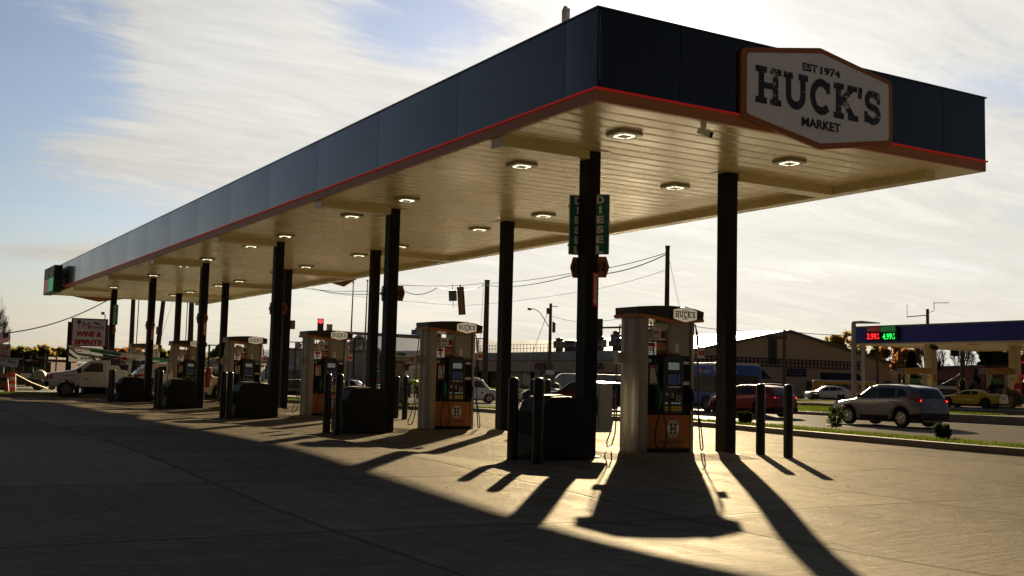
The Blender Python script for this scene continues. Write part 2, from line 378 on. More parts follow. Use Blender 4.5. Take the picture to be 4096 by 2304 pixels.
# ------------------------------------------------------------------ ground, road, kerbs
def matte(name, c, gl, rough, var, vs, stretch=(1, 1, 1)):
    mt = bpy.data.materials.new(name); mt.use_nodes = True; t = NT(mt.node_tree); co = t.mapping(t.new('ShaderNodeTexCoord').outputs['Object'], stretch)
    n = t.math('ADD', t.math('MULTIPLY', t.noise(co, vs, 7, .7, .4), .7), t.math('MULTIPLY', t.noise(co, vs*14, 4, .7), .3))
    s_ = t.new('ShaderNodeVectorMath', operation='SCALE'); t.put(s_.inputs[0], tuple(c)); t.put(s_.inputs[3], t.mapr(n, .35, .65, 1-var, 1+var))
    d = t.new('ShaderNodeBsdfDiffuse'); t.put(d.inputs[0], s_.outputs[0]); g = t.new('ShaderNodeBsdfGlossy'); g.inputs['Roughness'].default_value = rough
    b = t.new('ShaderNodeBump'); b.inputs['Strength'].default_value = .6; b.inputs['Distance'].default_value = .01; t.put(b.inputs['Height'], t.noise(co, 30, 4, .7)); t.put(d.inputs['Normal'], b.outputs[0]); t.put(g.inputs['Normal'], b.outputs[0])
    m_ = t.new('ShaderNodeMixShader'); m_.inputs[0].default_value = gl; t.put(m_.inputs[1], d.outputs[0]); t.put(m_.inputs[2], g.outputs[0])
    o = t.new('ShaderNodeOutputMaterial'); t.put(o.inputs[0], m_.outputs[0]); MATS[name] = mt; return mt
ROADM = matte('worn_asphalt', (.115, .098, .072), .045, .42, .3, .5, (3, .4, 1))
edge = [gp(*q) for q in ((-1500, 1548), (-500, 1572), (0, 1586), (270, 1587), (700, 1598), (1180, 1613), (1575, 1634), (1684, 1640), (1898, 1647), (2104, 1663), (2428, 1681), (2794, 1706), (3181, 1743), (3716, 1792), (4096, 1824))]
edge = [(p.x, p.y) for p in edge]+[(20.9, 8.)]
def smoothline(pts, n=4):
    out = []
    for i in range(len(pts)-1):
        p0 = pts[max(i-1, 0)]; p1 = pts[i]; p2 = pts[i+1]; p3 = pts[min(i+2, len(pts)-1)]
        for j in range(n):
            t = j/n; out.append(tuple(.5*((2*p1[k])+(-p0[k]+p2[k])*t+(2*p0[k]-5*p1[k]+4*p2[k]-p3[k])*t*t+(-p0[k]+3*p1[k]-3*p2[k]+p3[k])*t**3) for k in (0, 1)))
    return out+[tuple(pts[-1])]
edge = smoothline(edge)+[(20.9, -40.), (20.9, -600.)]
def offs(line, d):
    out = []
    for i, p in enumerate(line):
        a = line[max(i-1, 0)]; b = line[min(i+1, len(line)-1)]; t = Vector((b[0]-a[0], b[1]-a[1])).normalized()
        out.append((p[0]-t.y*d, p[1]+t.x*d))
    return out
rl = offs(edge, .09); rp = [(-900, rl[0][1])]+rl+[(1500, -600), (1500, 2400), (-900, 2400)]
b_ = MB(); b_.add([(x, y, -.03) for x, y in rp], [tuple(range(len(rp)))])
rd = struct('road', b_, ROADM); bm = bmesh.new(); bm.from_mesh(rd.data); bmesh.ops.triangulate(bm, faces=bm.faces)
for f in bm.faces:
    if f.normal.z < 0: f.normal_flip()
bm.to_mesh(rd.data); bm.free()
b_ = MB(); poly = edge+[(-900, -600), (-900, edge[0][1])]
# the slabs fall and rise a little towards the open drive in front of the islands
def sst(v, a, b): u = min(1, max(0, (v-a)/(b-a))); return u*u*(3-2*u)
def zfc(x, y):
    z = .17*sst(-x, -8.9, -7.3)*sst(y, 8.5, 18)*(1-sst(y, 40, 49))*sst(x, -14, -4)
    return z-.075*math.exp(-((x-7.1)/1.9)**2-((y-7.2)/2.6)**2)
from mathutils.geometry import delaunay_2d_cdt
inner = [Vector((gx*.5, gy*.5)) for gx in range(-28, 19) for gy in range(0, 99) if gx*.5 < 9.1]
bpts = [Vector(p) for p in poly]; nb = len(bpts)
cv, ce, cf, *_ = delaunay_2d_cdt(bpts+inner, [(i, (i+1) % nb) for i in range(nb)], [], 1, 1e-5)
b_.add([(v.x, v.y, zfc(v.x, v.y)) for v in cv], [tuple(f) for f in cf])
fc = struct('forecourt', b_, CONC)
for p_ in fc.data.polygons: p_.use_smooth = True
bm = bmesh.new(); bm.from_mesh(fc.data)
for f in bm.faces:
    if f.normal.z < 0: f.normal_flip()
bm.to_mesh(fc.data); bm.free()
def ribbon(mb, line, d0, d1, z0, z1):
    a = offs(line, d0); b = offs(line, d1); n = len(a)
    vs = [(*p, z0) for p in a]+[(*p, z1) for p in a]+[(*p, z1) for p in b]+[(*p, z0) for p in b]; fs = []
    for i in range(n-1):
        for k in range(3): fs.append((k*n+i, k*n+i+1, (k+1)*n+i+1, (k+1)*n+i))
    return mb.add(vs, fs)
b_ = MB(); ribbon(b_, edge, 0, .18, -.04, .15); ribbon(b_, edge, 1.55, 1.72, -.04, .13); struct('kerb', b_, KERB, bevel=.02)
SOIL = mat('grassy_soil', (.045, .055, .018), .9, 0, .4, 4, .4, 30)
b_ = MB(); ribbon(b_, edge, .18, 1.55, 0, .13); struct('grass_verge', b_, SOIL)
GRASSM = leafmat('sunlit_grass', (.035, .055, .008), (.09, .12, .012), .5)
def grass(name, label, samples, n, h, seed):
    rg = np.random.default_rng(seed); vs = []; fs = []
    for i in range(n):
        x, y, z = samples(rg); a = rg.uniform(0, 6.28); hh = h*rg.uniform(.5, 1.2); w_ = .008+.004*hh/h; w_ *= max(1, math.hypot(x, y)/22)
        dx, dy = math.cos(a)*w_, math.sin(a)*w_; lx, ly = rg.normal(0, .35, 2)*hh; k = len(vs)
        vs += [(x-dx, y-dy, z), (x+dx, y+dy, z), (x+lx, y+ly, z+hh)]; fs.append((k, k+1, k+2))
    mb = MB(); mb.v = vs; mb.f = fs; return tag(mb.build(name, GRASSM), label, 'grass', kind='stuff')
_cum = np.cumsum([0]+[math.dist(edge[i], edge[i+1]) for i in range(len(edge)-1)])
_n1 = offs(edge, 1.0)
def verge(rg):
    s = rg.uniform(_cum[5], _cum[-1]-560-42); i = int(np.searchsorted(_cum, s))-1; t = (s-_cum[i])/(_cum[i+1]-_cum[i])
    p = [edge[i][k]*(1-t)+edge[i+1][k]*t for k in (0, 1)]; q = [_n1[i][k]*(1-t)+_n1[i+1][k]*t for k in (0, 1)]
    d = rg.uniform(.2, 1.54); return p[0]+(q[0]-p[0])*d, p[1]+(q[1]-p[1])*d, .125
grass('verge_grass', 'strip of short sunlit grass behind the forecourt kerb', verge, 30000, .085, 1)
# grassed central reservation, far lots, other station's apron
def slabm(name, poly, z, mt, kd='structure'):
    b = MB(); b.prism(poly, -.05, z, 'z'); return tag(b.build(name, mt), kind=kd)
med = rounded([(40.6, 34.5), (51.4, 35.5), (51.4, 300), (40.6, 300)], 3.)
slabm('central_reservation_kerb', med, .13, KERB)
slabm('central_reservation', rounded([(40.8, 34.9), (51.2, 35.9), (51.2, 299), (40.8, 299)], 2.8), .145, SOIL)
grass('reservation_grass', 'long strip of lit green grass between the two carriageways', lambda rg: (rg.uniform(40.9, 51.1), 36+70*rg.uniform(0, 1)**1.6, .14), 26000, .12, 2)
slabm('far_lot', [(71, 66), (200, 66), (200, 460), (71, 460)], .12, ROADM)
slabm('far_verge', [(70.2, 66), (73.5, 66), (73.5, 300), (70.2, 300)], .16, SOIL)
grass('far_verge_grass', 'thin strip of grass in front of the far parking lot', lambda rg: (rg.uniform(70.3, 73.4), 66+90*rg.uniform(0, 1), .155), 9000, .16, 3)
APZ = .25
APR = matte('worn_apron_concrete', (.17, .14, .10), .02, .5, .3, .4)
slabm('station_apron', [(41.4, -60), (160, -60), (160, 65), (57, 65), (57, 33), (41.4, 33)], APZ, APR)
b_ = MB(); b_.box(41.15, 41.4, -60, 33.2, -.05, APZ+.08); struct('apron_kerb', b_, KERB, bevel=.02)
slabm('left_lot', [(-120, 60.5), (24, 60.5), (24, 90), (-120, 90)], .02, SOIL)
rg_ = np.random.default_rng(9); b_ = MB()
for k in range(46):
    x, y = rg_.uniform(-2, 17), rg_.uniform(5, 15); a = rg_.uniform(0, 6.28); l = rg_.uniform(.012, .03); z = zfc(x, y)+.006
    b_.add([(x+l*math.cos(a), y+l*math.sin(a), z), (x-l*.5*math.sin(a), y+l*.5*math.cos(a), z+.008), (x-l*math.cos(a), y-l*math.sin(a), z+.002), (x+l*.5*math.sin(a), y-l*.5*math.cos(a), z+.006)], [(0, 1, 2, 3)])
tag(b_.build('leaf_litter', mat('dry_leaf', (.05, .03, .015), .8)), 'tiny scattered dry leaves and grit on the near forecourt', 'litter', kind='stuff')
# painted lane lines on the road
LINE = mat('worn_lane_paint', (.45, .43, .38), .6, 0, .3, 8)
b_ = MB()
for k in range(12): b_.box(30.6, 30.72, -10+k*9, -7+k*9, -.026, -.022)
b_.box(40.05, 40.17, -20, 120, -.026, -.022); struct('lane_marking', b_, LINE)
# raised hump of concrete under each dispenser
X0, Y0, CW_, CL_, ZT, ZR, ZB = 9.041, 12.986, 8.855, 52.357, 6.779, 5.586, 5.397
CA, CB, CWD, CY0, DY = 10.90, 14.12, .27, 15.866, 8.378
CH = 5.40
def YI(i): return CY0+i*DY
for i in range(6):
    b_ = MB(); y = YI(i)+.2; ins = [(11.55, y-.75), (13.85, y-.75), (13.85, y+.75), (11.55, y+.75)]; out = [(11.2, y-1.2), (14.1, y-1.2), (14.1, y+1.2), (11.2, y+1.2)]
    b_.add([(*p, .003) for p in out]+[(*p, .08) for p in ins], [(4, 5, 6, 7)]+[(k, (k+1) % 4, 4+(k+1) % 4, 4+k) for k in range(4)]); struct('island_pad', b_, CONC)

# ------------------------------------------------------------------ the fuel canopy
can = thing('fuel_canopy', 'long dark fuel canopy with red trim line and cream soffit on twelve columns', 'canopy', (X0, Y0, 0))
def lb(mb, x0, x1, y0, y1, z0, z1): return mb.box(x0-X0, x1-X0, y0-Y0, y1-Y0, z0, z1)
X1, Y1 = X0+CW_, Y0+CL_
b_ = MB(); lb(b_, X0+.06, X1-.06, Y0+.06, Y1-.06, CH+.06, CH+.30); b_.build('roof_deck', mat('roof_membrane', (.25, .25, .24), .8), can)
# ribbed soffit: pans running across the canopy
b_ = MB(); pw = .405; y = Y0+.06; k = 0
while y < Y1-.06:
    y2 = min(y+pw-.014, Y1-.06)
    b_.add([(.06, y-Y0, CH), (CW_-.06, y-Y0, CH), (.06, y-Y0+.05, CH-.006), (CW_-.06, y-Y0+.05, CH-.006), (.06, y2-Y0-.05, CH-.006), (CW_-.06, y2-Y0-.05, CH-.006), (.06, y2-Y0, CH), (CW_-.06, y2-Y0, CH)], [(0, 1, 3, 2), (2, 3, 5, 4), (4, 5, 7, 6)])
    b_.add([(.06, y2-Y0, CH), (CW_-.06, y2-Y0, CH), (.06, y2-Y0, CH+.010), (CW_-.06, y2-Y0, CH+.010), (.06, y-Y0+pw, CH+.010), (CW_-.06, y-Y0+pw, CH+.010), (.06, y-Y0+pw, CH), (CW_-.06, y-Y0+pw, CH)], [(0, 1, 3, 2), (2, 3, 5, 4), (4, 5, 7, 6)])
    y += pw
b_.build('soffit', CREAM, can)
# fascia panels, one per sheet, thin joints between
def seams(a, b, st, pw):
    xs = [a]; x = st
    while x < b-.05: xs.append(x); x += pw
    return xs+[b]
PW = 3.50
ys = seams(Y0, Y1, Y0+.85, PW)
for a, b in zip(ys[:-1], ys[1:]):
    # sheet metal pillows out slightly between its joints
    m_ = MB(); a2, b2 = a+.006-Y0, b-.006-Y0; n_ = 10; bl_ = random.uniform(.006, .013); vs = []
    for j in range(n_+1):
        u = j/n_; x_ = -bl_*4*u*(1-u)
        for z_ in (ZR, (ZR+ZT)/2, ZT): vs.append((x_*(1.25 if z_ == (ZR+ZT)/2 else .8), a2+(b2-a2)*u, z_))
    vs += [(.05, a2, ZR), (.05, a2, ZT), (.05, b2, ZR), (.05, b2, ZT)]; k_ = 3*(n_+1)
    fs = [(3*j+i, 3*j+i+1, 3*j+i+4, 3*j+i+3) for j in range(n_) for i in (0, 1)]+[(0, k_, k_+1, 2, 1), (3*n_, 3*n_+1, 3*n_+2, k_+3, k_+2), (k_, k_+2, k_+3, k_+1)]
    m_.add(vs, fs); m_.build('fascia_panel', NAVY, can, smooth=True)
for a, b in zip(ys[:-1], ys[1:]):
    m_ = MB(); lb(m_, X1-.05, X1, a+.006, b-.006, ZR, ZT); m_.build('fascia_panel', NAVY, can)
xs = seams(X0+.052, X1-.052, X0+1.55, 3.05)
for yy in (Y0, Y1-.05):
    for a, b in zip(xs[:-1], xs[1:]):
        m_ = MB(); lb(m_, a+.006, b-.006, yy, yy+.05, ZR, ZT); m_.build('fascia_panel', NAVY, can)
m_ = MB(); lb(m_, X0+.02, X0+.045, Y0+.06, Y1-.06, ZR+.01, ZT-.02); lb(m_, X0+.06, X1-.06, Y0+.02, Y0+.045, ZR+.01, ZT-.02); m_.build('fascia_backing', DARKM, can)
m_ = MB()
for (a, b, c, d) in ((X0, X0+.06, Y0, Y1), (X1-.06, X1, Y0, Y1), (X0+.06, X1-.06, Y0, Y0+.06), (X0+.06, X1-.06, Y1-.06, Y1)): lb(m_, a, b, c, d, ZB, ZR-.002)
m_.build('fascia_band', BROWN, can)
m_ = MB()
for (a, b, c, d) in ((X0-.03, X0-.003, Y0-.03, Y1+.03), (X1+.003, X1+.03, Y0-.03, Y1+.03), (X0-.003, X1+.003, Y0-.03, Y0-.003), (X0-.003, X1+.003, Y1+.003, Y1+.03)): lb(m_, a, b, c, d, ZR-.014, ZR+.014)
m_.build('red_trim', REDM, can, bevel=.005)
m_ = MB()
for (a, b, c, d) in ((X0-.02, X0+.09, Y0-.02, Y1+.02), (X1-.09, X1+.02, Y0-.02, Y1+.02), (X0+.09, X1-.09, Y0-.02, Y0+.09), (X0+.09, X1-.09, Y1-.09, Y1+.02)): lb(m_, a, b, c, d, ZT+.002, ZT+.03)
m_.build('coping', NAVY, can)
m_ = MB(); lb(m_, X1-1.0, X1-.72, Y0+.55, Y1-.55, CH-.17, CH+.03); m_.build('gutter_beam', CREAMB, can, bevel=.008)
for i in range(6):
    y = YI(i)+CWD/2
    m_ = MB(); lb(m_, X0+.07, CA-.004, y-.19, y+.19, CH-.18, CH+.03); m_.build('cross_beam', CREAMB, can, bevel=.008)
    m_ = MB(); lb(m_, CB+CWD+.004, X1-1.004, y-.19, y+.19, CH-.18, CH+.03); m_.build('cross_beam', CREAMB, can, bevel=.008)
    for cx in (CA, CB):
        m_ = MB(); lb(m_, cx, cx+CWD, YI(i), YI(i)+CWD, 0, CH+.02)
        # raised seam strip on the column wrap
        lb(m_, cx+CWD*.42, cx+CWD*.46, YI(i)-.004, YI(i)+.002, .02, CH-.05)
        m_.build('column', COLM, can, bevel=.006)
        m_ = MB(); lb(m_, cx-.05, cx+CWD+.05, YI(i)-.05, YI(i)+CWD+.05, 0, .025); m_.build('base_plate', DARKM, can)
        m_ = MB(); lb(m_, cx-.12, cx+CWD+.12, YI(i)-.10, YI(i)+CWD+.10, CH-.020, CH-.012); m_.build('ceiling_collar', CREAMB, can)
# ---- lights
LIT = mat('lit_led_strip', (.9, .85, .6), .3, emit=(1, .96, .66), es=.8)
LHS = mat('light_housing', (.35, .32, .25), .4, .2)
ISL = ['nearest', 'second nearest', 'third nearest', 'fourth nearest', 'fifth nearest', 'farthest']
t = thing('canopy_light', 'x', 'ceiling light', (0, 0, CH), 0, 'square lights under the canopy')
m_ = MB(); m_.prism([(-.30, -.22), (-.22, -.30), (.22, -.30), (.30, -.22), (.30, .22), (.22, .30), (-.22, .30), (-.30, .22)], -.075, -.008, 'z'); m_.build('housing', LHS, t, bevel=.012)
for s in (0, 1, 2, 3):
    m_ = MB(); m_.cbox((.155, 0, -.078), (.045, .25, .012), Matrix.Rotation(s*math.pi/2, 4, 'Z')); m_.build('led_strip', LIT, t)
m_ = MB(); m_.cbox((0, 0, -.086), (.2, .2, .02)); m_.build('driver_cover', LHS, t, bevel=.01); t.scale = (.82, .82, .82)
first = True
for i in range(6):
    for row, x in (('front', 10.62), ('back', 14.32)):
        for sd, dy_ in (('near', -1.62), ('far', 1.62)):
            lab = 'square ceiling light, %s row, on the %s side of the %s column pair' % (row, sd, ISL[i])
            loc = (x, 16.05+8.30*i+dy_, CH)
            if first: t.location = loc; t['label'] = lab; first = False
            else: copy_tree(t, loc, 0, lab)
# ---- the brand signs on the fascias
def brand_sign(name, label, loc, rz, parts=True, group=None):
    t = thing(name, label, 'sign', loc, rz, group)
    out = rounded(hexa(0, 0, 1.75, .56, .86), .14); inn = rounded(hexa(0, 0, 1.64, .49, .76), .08)
    m_ = MB(); m_.prism(out, -.065, 0, 'y'); m_.build('border', mat('sign_border_orange', (.33, .105, .025), .5), t, bevel=.01)
    m_ = MB(); m_.prism(inn, -.074, -.066, 'y'); m_.build('face_panel', WHITE, t)
    if parts:
        m_ = MB(); slab(m_, "HUCK'S", (0, -.0745, .02), 2.92, .60, (1, 0, 0), (0, 0, 1), .008); m_.build('lettering', TEXTINK, t)
        m_ = MB(); text(m_, 'EST', (-.26, -.079, .47), .34, .135, bold=.035); m_.build('lettering', TEXTINK, t); m_ = MB(); text(m_, '1974', (.21, -.079, .47), .46, .135, bold=.035); m_.build('lettering', TEXTINK, t)
        m_ = MB(); text(m_, 'MARKET', (.0, -.079, -.45), .90, .155, bold=.035); m_.build('lettering', TEXTINK, t)
        m_ = MB()
        for (a, b) in ((-.85, .60), (0, .72), (.85, .60), (-1.58, 0), (1.58, 0), (-.85, -.60), (.85, -.60)): m_.lathe([(.012, 0), (.012, .004)], 8, M=Matrix.Translation((a, -.074, b)) @ Matrix.Rotation(R(90), 4, 'X'))
        m_.build('screw_heads', STEEL, t)
    return t
brand_sign('brand_sign', "large white hexagonal HUCK'S MARKET sign, orange border, on the canopy's near end", (X0+CW_/2+.06, Y0-.003, 6.10), 0)
brand_sign('brand_sign', 'hexagonal sign on the far short end of the canopy, its low point showing', (X0+2.6, Y1+.003, 6.02), math.pi)
brand_sign('brand_sign', 'orange edged sign on the rear long side of the canopy, its lower point showing below', (X1+.003, 44.5, 6.02), math.pi/2)
# ---- price sign at the far front corner
t = thing('price_sign', 'dark price board reading UNLEADED and DIESEL on the far corner of the canopy', 'price sign', (X0-.03, 0, 0))
m_ = MB(); m_.box(-.50, -.10, 60.3, 63.8, 5.26, 6.64); m_.build('cabinet', DARKM, t, bevel=.02)
for bb in ((60.7, 60.9, 5.5, 5.6), (63.1, 63.3, 6.3, 6.4)): m_ = MB(); m_.box(-.10, .04, *bb); m_.build('bracket', DARKM, t)
for k, (nm, a, b, c) in enumerate((('price_panel', 60.45, 61.95, mat('green_price_panel', (.03, .30, .14), .4, emit=(.02, .5, .2), es=.12)), ('price_panel', 62.05, 63.65, mat('grey_red_price_panel', (.22, .17, .17), .4, emit=(.5, .1, .1), es=.06)))):
    m_ = MB(); m_.box(-.515, -.502, a, b, 5.34, 6.02); m_.build(nm, c, t)
    m_ = MB(); m_.box(-.515, -.502, a, b, 6.06, 6.38); m_.build('header_panel', mat('grey_header', (.12, .11, .11), .5), t)
m_ = MB(); text(m_, 'UNLEADED', (-.52, 62.85, 6.22), 1.4, .2, (0, -1, 0), (0, 0, 1)); m_.build('lettering', PAPER, t); m_ = MB(); text(m_, 'DIESEL', (-.52, 61.2, 6.22), 1.1, .2, (0, -1, 0), (0, 0, 1)); m_.build('lettering', PAPER, t)
m_ = MB(); m_.box(-.53, -.50, 62.0, 62.5, 6.46, 6.56); m_.build('logo_plate', REDS, t)
# ---- canopy security camera and roof antenna
t = thing('security_camera', 'small white and black bullet camera under the canopy near edge', 'camera', (11.25, 13.2, CH-.012))
m_ = MB(); m_.lathe([(.045, -.05), (.05, 0)], 12); m_.tube([(0, 0, -.04), (0, -.03, -.09)], .02); m_.build('mount', PAPER, t)
m_ = MB(); m_.tube([(-.10, .02, -.10), (.06, -.08, -.16)], [.045, .048], 12); m_.build('camera_body', PAPER, t, smooth=True)
m_ = MB(); m_.tube([(.061, -.081, -.162), (.10, -.105, -.176)], .05, 12); m_.build('lens', BLACK, t, smooth=True)
t = thing('roof_antenna', 'white capsule antenna on a short mast above the near canopy corner', 'antenna', (X0+.75, 14.9, ZT-.1))
m_ = MB(); m_.tube([(0, 0, 0), (0, 0, .78)], .018); m_.build('mast', STEEL, t)
m_ = MB(); m_.lathe([(.02, .42), (.055, .46), (.06, .72), (.03, .80)], 12, (-.07, 0, 0)); m_.build('radome', PAPER, t, smooth=True)

# ------------------------------------------------------------------ pump islands
def bollard_proto():
    t = thing('bollard', 'x', 'bollard', (0, 0, 0), 0, 'black bollards round the pump islands')
    m_ = MB(); m_.lathe([(.088, 0), (.088, 1.29), (.083, 1.325), (.062, 1.352), (.02, 1.36)], 24); m_.build('sleeve', BOLM, t, smooth=True)
    m_ = MB(); m_.lathe([(.10, 0.001), (.10, .012)], 24); m_.build('base_ring', DARKM, t)
    return t
bol = bollard_proto(); first = True
for i in range(6):
    for sd, x, ya, yb in (('front', 9.38, 14.92, 15.83), ('rear', 15.10, 15.22, 16.04)):
        for w_, yy in (('nearer', ya), ('farther', yb)):
            lab = '%s of the two black bollards at the %s end of the %s pump island' % (w_, sd, ISL[i])
            loc = (x+(.08 if w_ == 'farther' else 0), yy+i*DY, 0)
            if first: bol.location = loc; bol['label'] = lab; first = False
            else: copy_tree(bol, loc, 0, lab)

def bin_proto():
    t = thing('waste_station', 'x', 'waste bin', (0, 0, 0), 0, 'black waste stations at the front of each island')
    pr = [(.03, 0), (.0, .10), (.02, .42), (.10, .82), (.16, .98), (.30, 1.045), (.62, 1.06), (.98, 1.02), (1.06, .95), (1.08, .10), (1.06, 0)]
    m_ = MB(); m_.prism(pr, 0, .80, 'y'); m_.build('body', BLACK, t, bevel=.035, seg=3)
    m_ = MB(); m_.box(-.012, .02, .16, .64, .42, .80); m_.build('waste_opening', mat('bin_cavity', (.003, .003, .003), .9), t, bevel=.01)
    m_ = MB(); m_.prism([(.28, 1.046), (.60, 1.063), (.60, 1.085), (.28, 1.068)], .18, .62, 'y'); m_.build('lid', BLACK, t, bevel=.012)
    m_ = MB(); m_.box(.52, .535, -.006, .80+.006, .05, 1.0); m_.box(.02, 1.07, -.006, -.002, .76, .772); m_.box(.0, 1.07, -.006, -.002, .30, .312); m_.build('moulding_line', mat('groove_dark', (.004, .004, .004), .7), t)
    return t
wb = bin_proto(); first = True
for i in range(6):
    lab = 'black moulded waste station against the front column of the %s pump island' % ISL[i]
    loc = (9.72, YI(i)-.42, 0)
    if first: wb.location = loc; wb['label'] = lab; first = False
    else: copy_tree(wb, loc, 0, lab)

# ---- fuel dispenser, x along the island, near face looks to -Y, origin at the middle of its base
def dispenser():
    t = thing('fuel_dispenser', 'x', 'fuel dispenser', (0, 0, 0), 0, 'fuel dispensers under the canopy')
    H1 = 2.42; D = .27
    def tower(cx, hw):
        out = [(cx-hw, -D+.07), (cx-hw*.75, -D+.015), (cx-hw*.35, -D-.02), (cx+hw*.35, -D-.02), (cx+hw*.75, -D+.015), (cx+hw, -D+.07), (cx+hw, D-.07), (cx+hw*.75, D-.015), (cx+hw*.35, D+.02), (cx-hw*.35, D+.02), (cx-hw*.75, D-.015), (cx-hw, D-.07)]
        m_ = MB(); m_.prism(out, .0, H1, 'z'); return m_
    # left end tower, fluted and wide
    fl = []
    yy = [-.30, -.27, -.20, -.12, -.05, .05, .12, .20, .27, .30]; xx = [-.60, -.66, -.69, -.70, -.675, -.675, -.70, -.69, -.66, -.60]
    fl = list(zip(xx, yy))+[(-.47, .30), (-.47, -.30)]
    m_ = MB(); m_.prism(fl, 0, H1, 'z'); m_.build('end_tower', ALU, t, bevel=.006)
    m_ = MB(); m_.prism([(.03, -.22), (.08, -.26), (.50, -.26), (.55, -.22), (.55, .22), (.50, .26), (.08, .26), (.03, .22)], 1.75, H1, 'z'); m_.build('right_tower_upper', ALU, t, bevel=.01)
    m_ = MB(); m_.box(.53, .60, -.29, .29, 0, H1); m_.build('edge_post', ALU, t, bevel=.01)
    m_ = MB(); m_.box(-.47, .53, -.25, .25, .68, 1.70); m_.build('cabinet', BLACK, t, bevel=.015)
    m_ = MB(); m_.prism(rounded([(-.14, .70), (.33, .70), (.33, 1.70), (.22, 1.78), (-.03, 1.78), (-.14, 1.70)], .05), -.32, .32, 'y'); m_.build('fascia_console', mat('console_plastic', (.018, .018, .022), .38), t, bevel=.015)
    m_ = MB(); m_.box(-.47, .53, -.27, .27, .07, .675); m_.build('lower_panel', ORANGE, t, bevel=.008)
    m_ = MB(); m_.box(-.46, .52, -.26, .26, 0, .066); m_.build('plinth', BLACK, t)
    # topper: arched front and back, brand band
    prof = [(-.735, 2.41), (-.45, 2.39), (-.05, 2.345), (.28, 2.34), (.55, 2.365), (.75, 2.385), (.775, 2.575), (.60, 2.615), (.30, 2.645), (0, 2.652), (-.35, 2.635), (-.75, 2.60)]
    m_ = MB(); m_.prism(prof, -.36, .36, 'y'); m_.build('topper', mat('topper_brown_black', (.022, .015, .010), .35), t, bevel=.02)
    for s in (-1, 1):
        lo = [(-.735, 2.408), (-.45, 2.388), (-.05, 2.342), (.28, 2.337), (.55, 2.362), (.75, 2.383)]; hi = [(.757, 2.44), (.55, 2.422), (.28, 2.395), (-.05, 2.405), (-.45, 2.458), (-.739, 2.472)]
        m_ = MB(); m_.prism(lo+hi, -.364*s, -.372*s, 'y'); m_.build('orange_stripe', ORANGE, t)
    m_ = MB(); m_.prism([(-.372, 2.412), (.372, 2.412), (.372, 2.474), (-.372, 2.474)], -.757, -.747, 'x'); m_.build('orange_stripe', ORANGE, t)
    for s in (-1, 1):
        ux = (1, 0, 0) if s < 0 else (-1, 0, 0)
        bc = .30*(1 if s < 0 else -1)*(1 if s < 0 else -1); bx = .29
        m_ = MB(); m_.prism(rounded(hexa(bx, 2.50, .285, .088, .152), .02), s*.374, s*.392, 'y'); m_.build('badge_border', mat('badge_gold', (.45, .20, .06), .4), t)
        m_ = MB(); m_.prism(rounded(hexa(bx, 2.50, .268, .080, .138), .015), s*.393, s*.398, 'y'); m_.build('badge', mat('badge_cream', (.62, .56, .42), .5, emit=(1, .9, .65), es=.10), t)
        m_ = MB(); slab(m_, "HUCK'S", (bx, s*.3985, 2.502), .47, .115, ux, (0, 0, 1), .002); m_.build('badge_lettering', INK, t)
        m_ = MB(); text(m_, 'EST 1974', (bx, s*.40, 2.575), .13, .024, ux, bold=.03, depth=.002); m_.build('badge_small_text', INK, t)
        m_ = MB(); text(m_, 'MARKET', (bx, s*.40, 2.425), .13, .026, ux, bold=.03, depth=.002); m_.build('badge_small_text', INK, t)
        # H emblem on the lower panel
        q = -.272 if s < 0 else .272
        m_ = MB(); m_.prism(rounded([(-.0, .39), (.07, .27), (.20, .27), (.27, .39), (.27, .46), (.20, .58), (.07, .58), (0, .46)], .015), q, q+s*.004, 'y'); m_.build('emblem', PAPER, t)
        m_ = MB(); slab(m_, 'H', (.135, q+s*.0045, .425), .17, .20, ux, (0, 0, 1), .002); text(m_, 'EST 1974', (.135, q+s*.007, .555), .10, .02, ux, bold=.03, depth=.002); text(m_, 'MARKET', (.135, q+s*.007, .295), .10, .022, ux, bold=.03, depth=.002); m_.build('emblem_lettering', distressed('emblem_ink', (.02, .016, .012), (.5, .48, .42), 30, .60), t)
        m_ = MB(); text(m_, 'FRESH \u00b7 FAST \u00b7 FRIENDLY', (.10, q+s*.003, .19), .55, .035, ux, bold=.02, depth=.002); m_.build('slogan', mat('dark_orange_print', (.12, .035, .008), .5), t)
        # advertising boards
        m_ = MB(); m_.prism(rounded([(-.44, 2.02), (.03, 2.02), (.03, 2.20), (-.10, 2.235), (-.30, 2.235), (-.44, 2.20)], .02), s*.12, s*.16, 'y'); m_.build('advert_topper', PAPER, t)
        m_ = MB(); text(m_, 'STOP', (-.36, s*.163, 2.12), .11, .035, ux, bold=.04, depth=.003); m_.build('advert_headline', REDS, t)
        m_ = MB(); m_.box(-.42, -.30, s*.161, s*.164, 2.15, 2.20); m_.build('advert_print', REDS, t)
        m_ = MB(); m_.box(-.09, .01, s*.161, s*.164, 2.06, 2.19); m_.build('advert_print', REDS, t)
        for (tx, a_, b_2, c_, d_2) in (('BUCKET', -.20, 2.175, .13, .03), ('ROCK!', -.20, 2.14, .12, .03), ('REFRESH', -.20, 2.06, .11, .02), ('EVERY DAY', -.36, 2.06, .09, .02)):
            m_ = MB(); text(m_, tx, (a_, s*.163, b_2), c_, d_2, ux, bold=.03, depth=.003); m_.build('advert_text', INK, t)
        m_ = MB(); m_.lathe([(.018, 0), (.026, .10)], 10, (-.02, s*.163, 2.07)); m_.build('advert_cup', INK, t)
        m_ = MB(); m_.box(-.45, .045, s*.12, s*.175, 1.73, 2.005); m_.build('advert_frame', BLACK, t, bevel=.006)
        m_ = MB(); m_.box(-.43, -.20, s*.176, s*.180, 1.75, 1.985); m_.build('advert_panel', mat('advert_white', (.60, .58, .50), .4, emit=(1, .95, .8), es=.05), t)
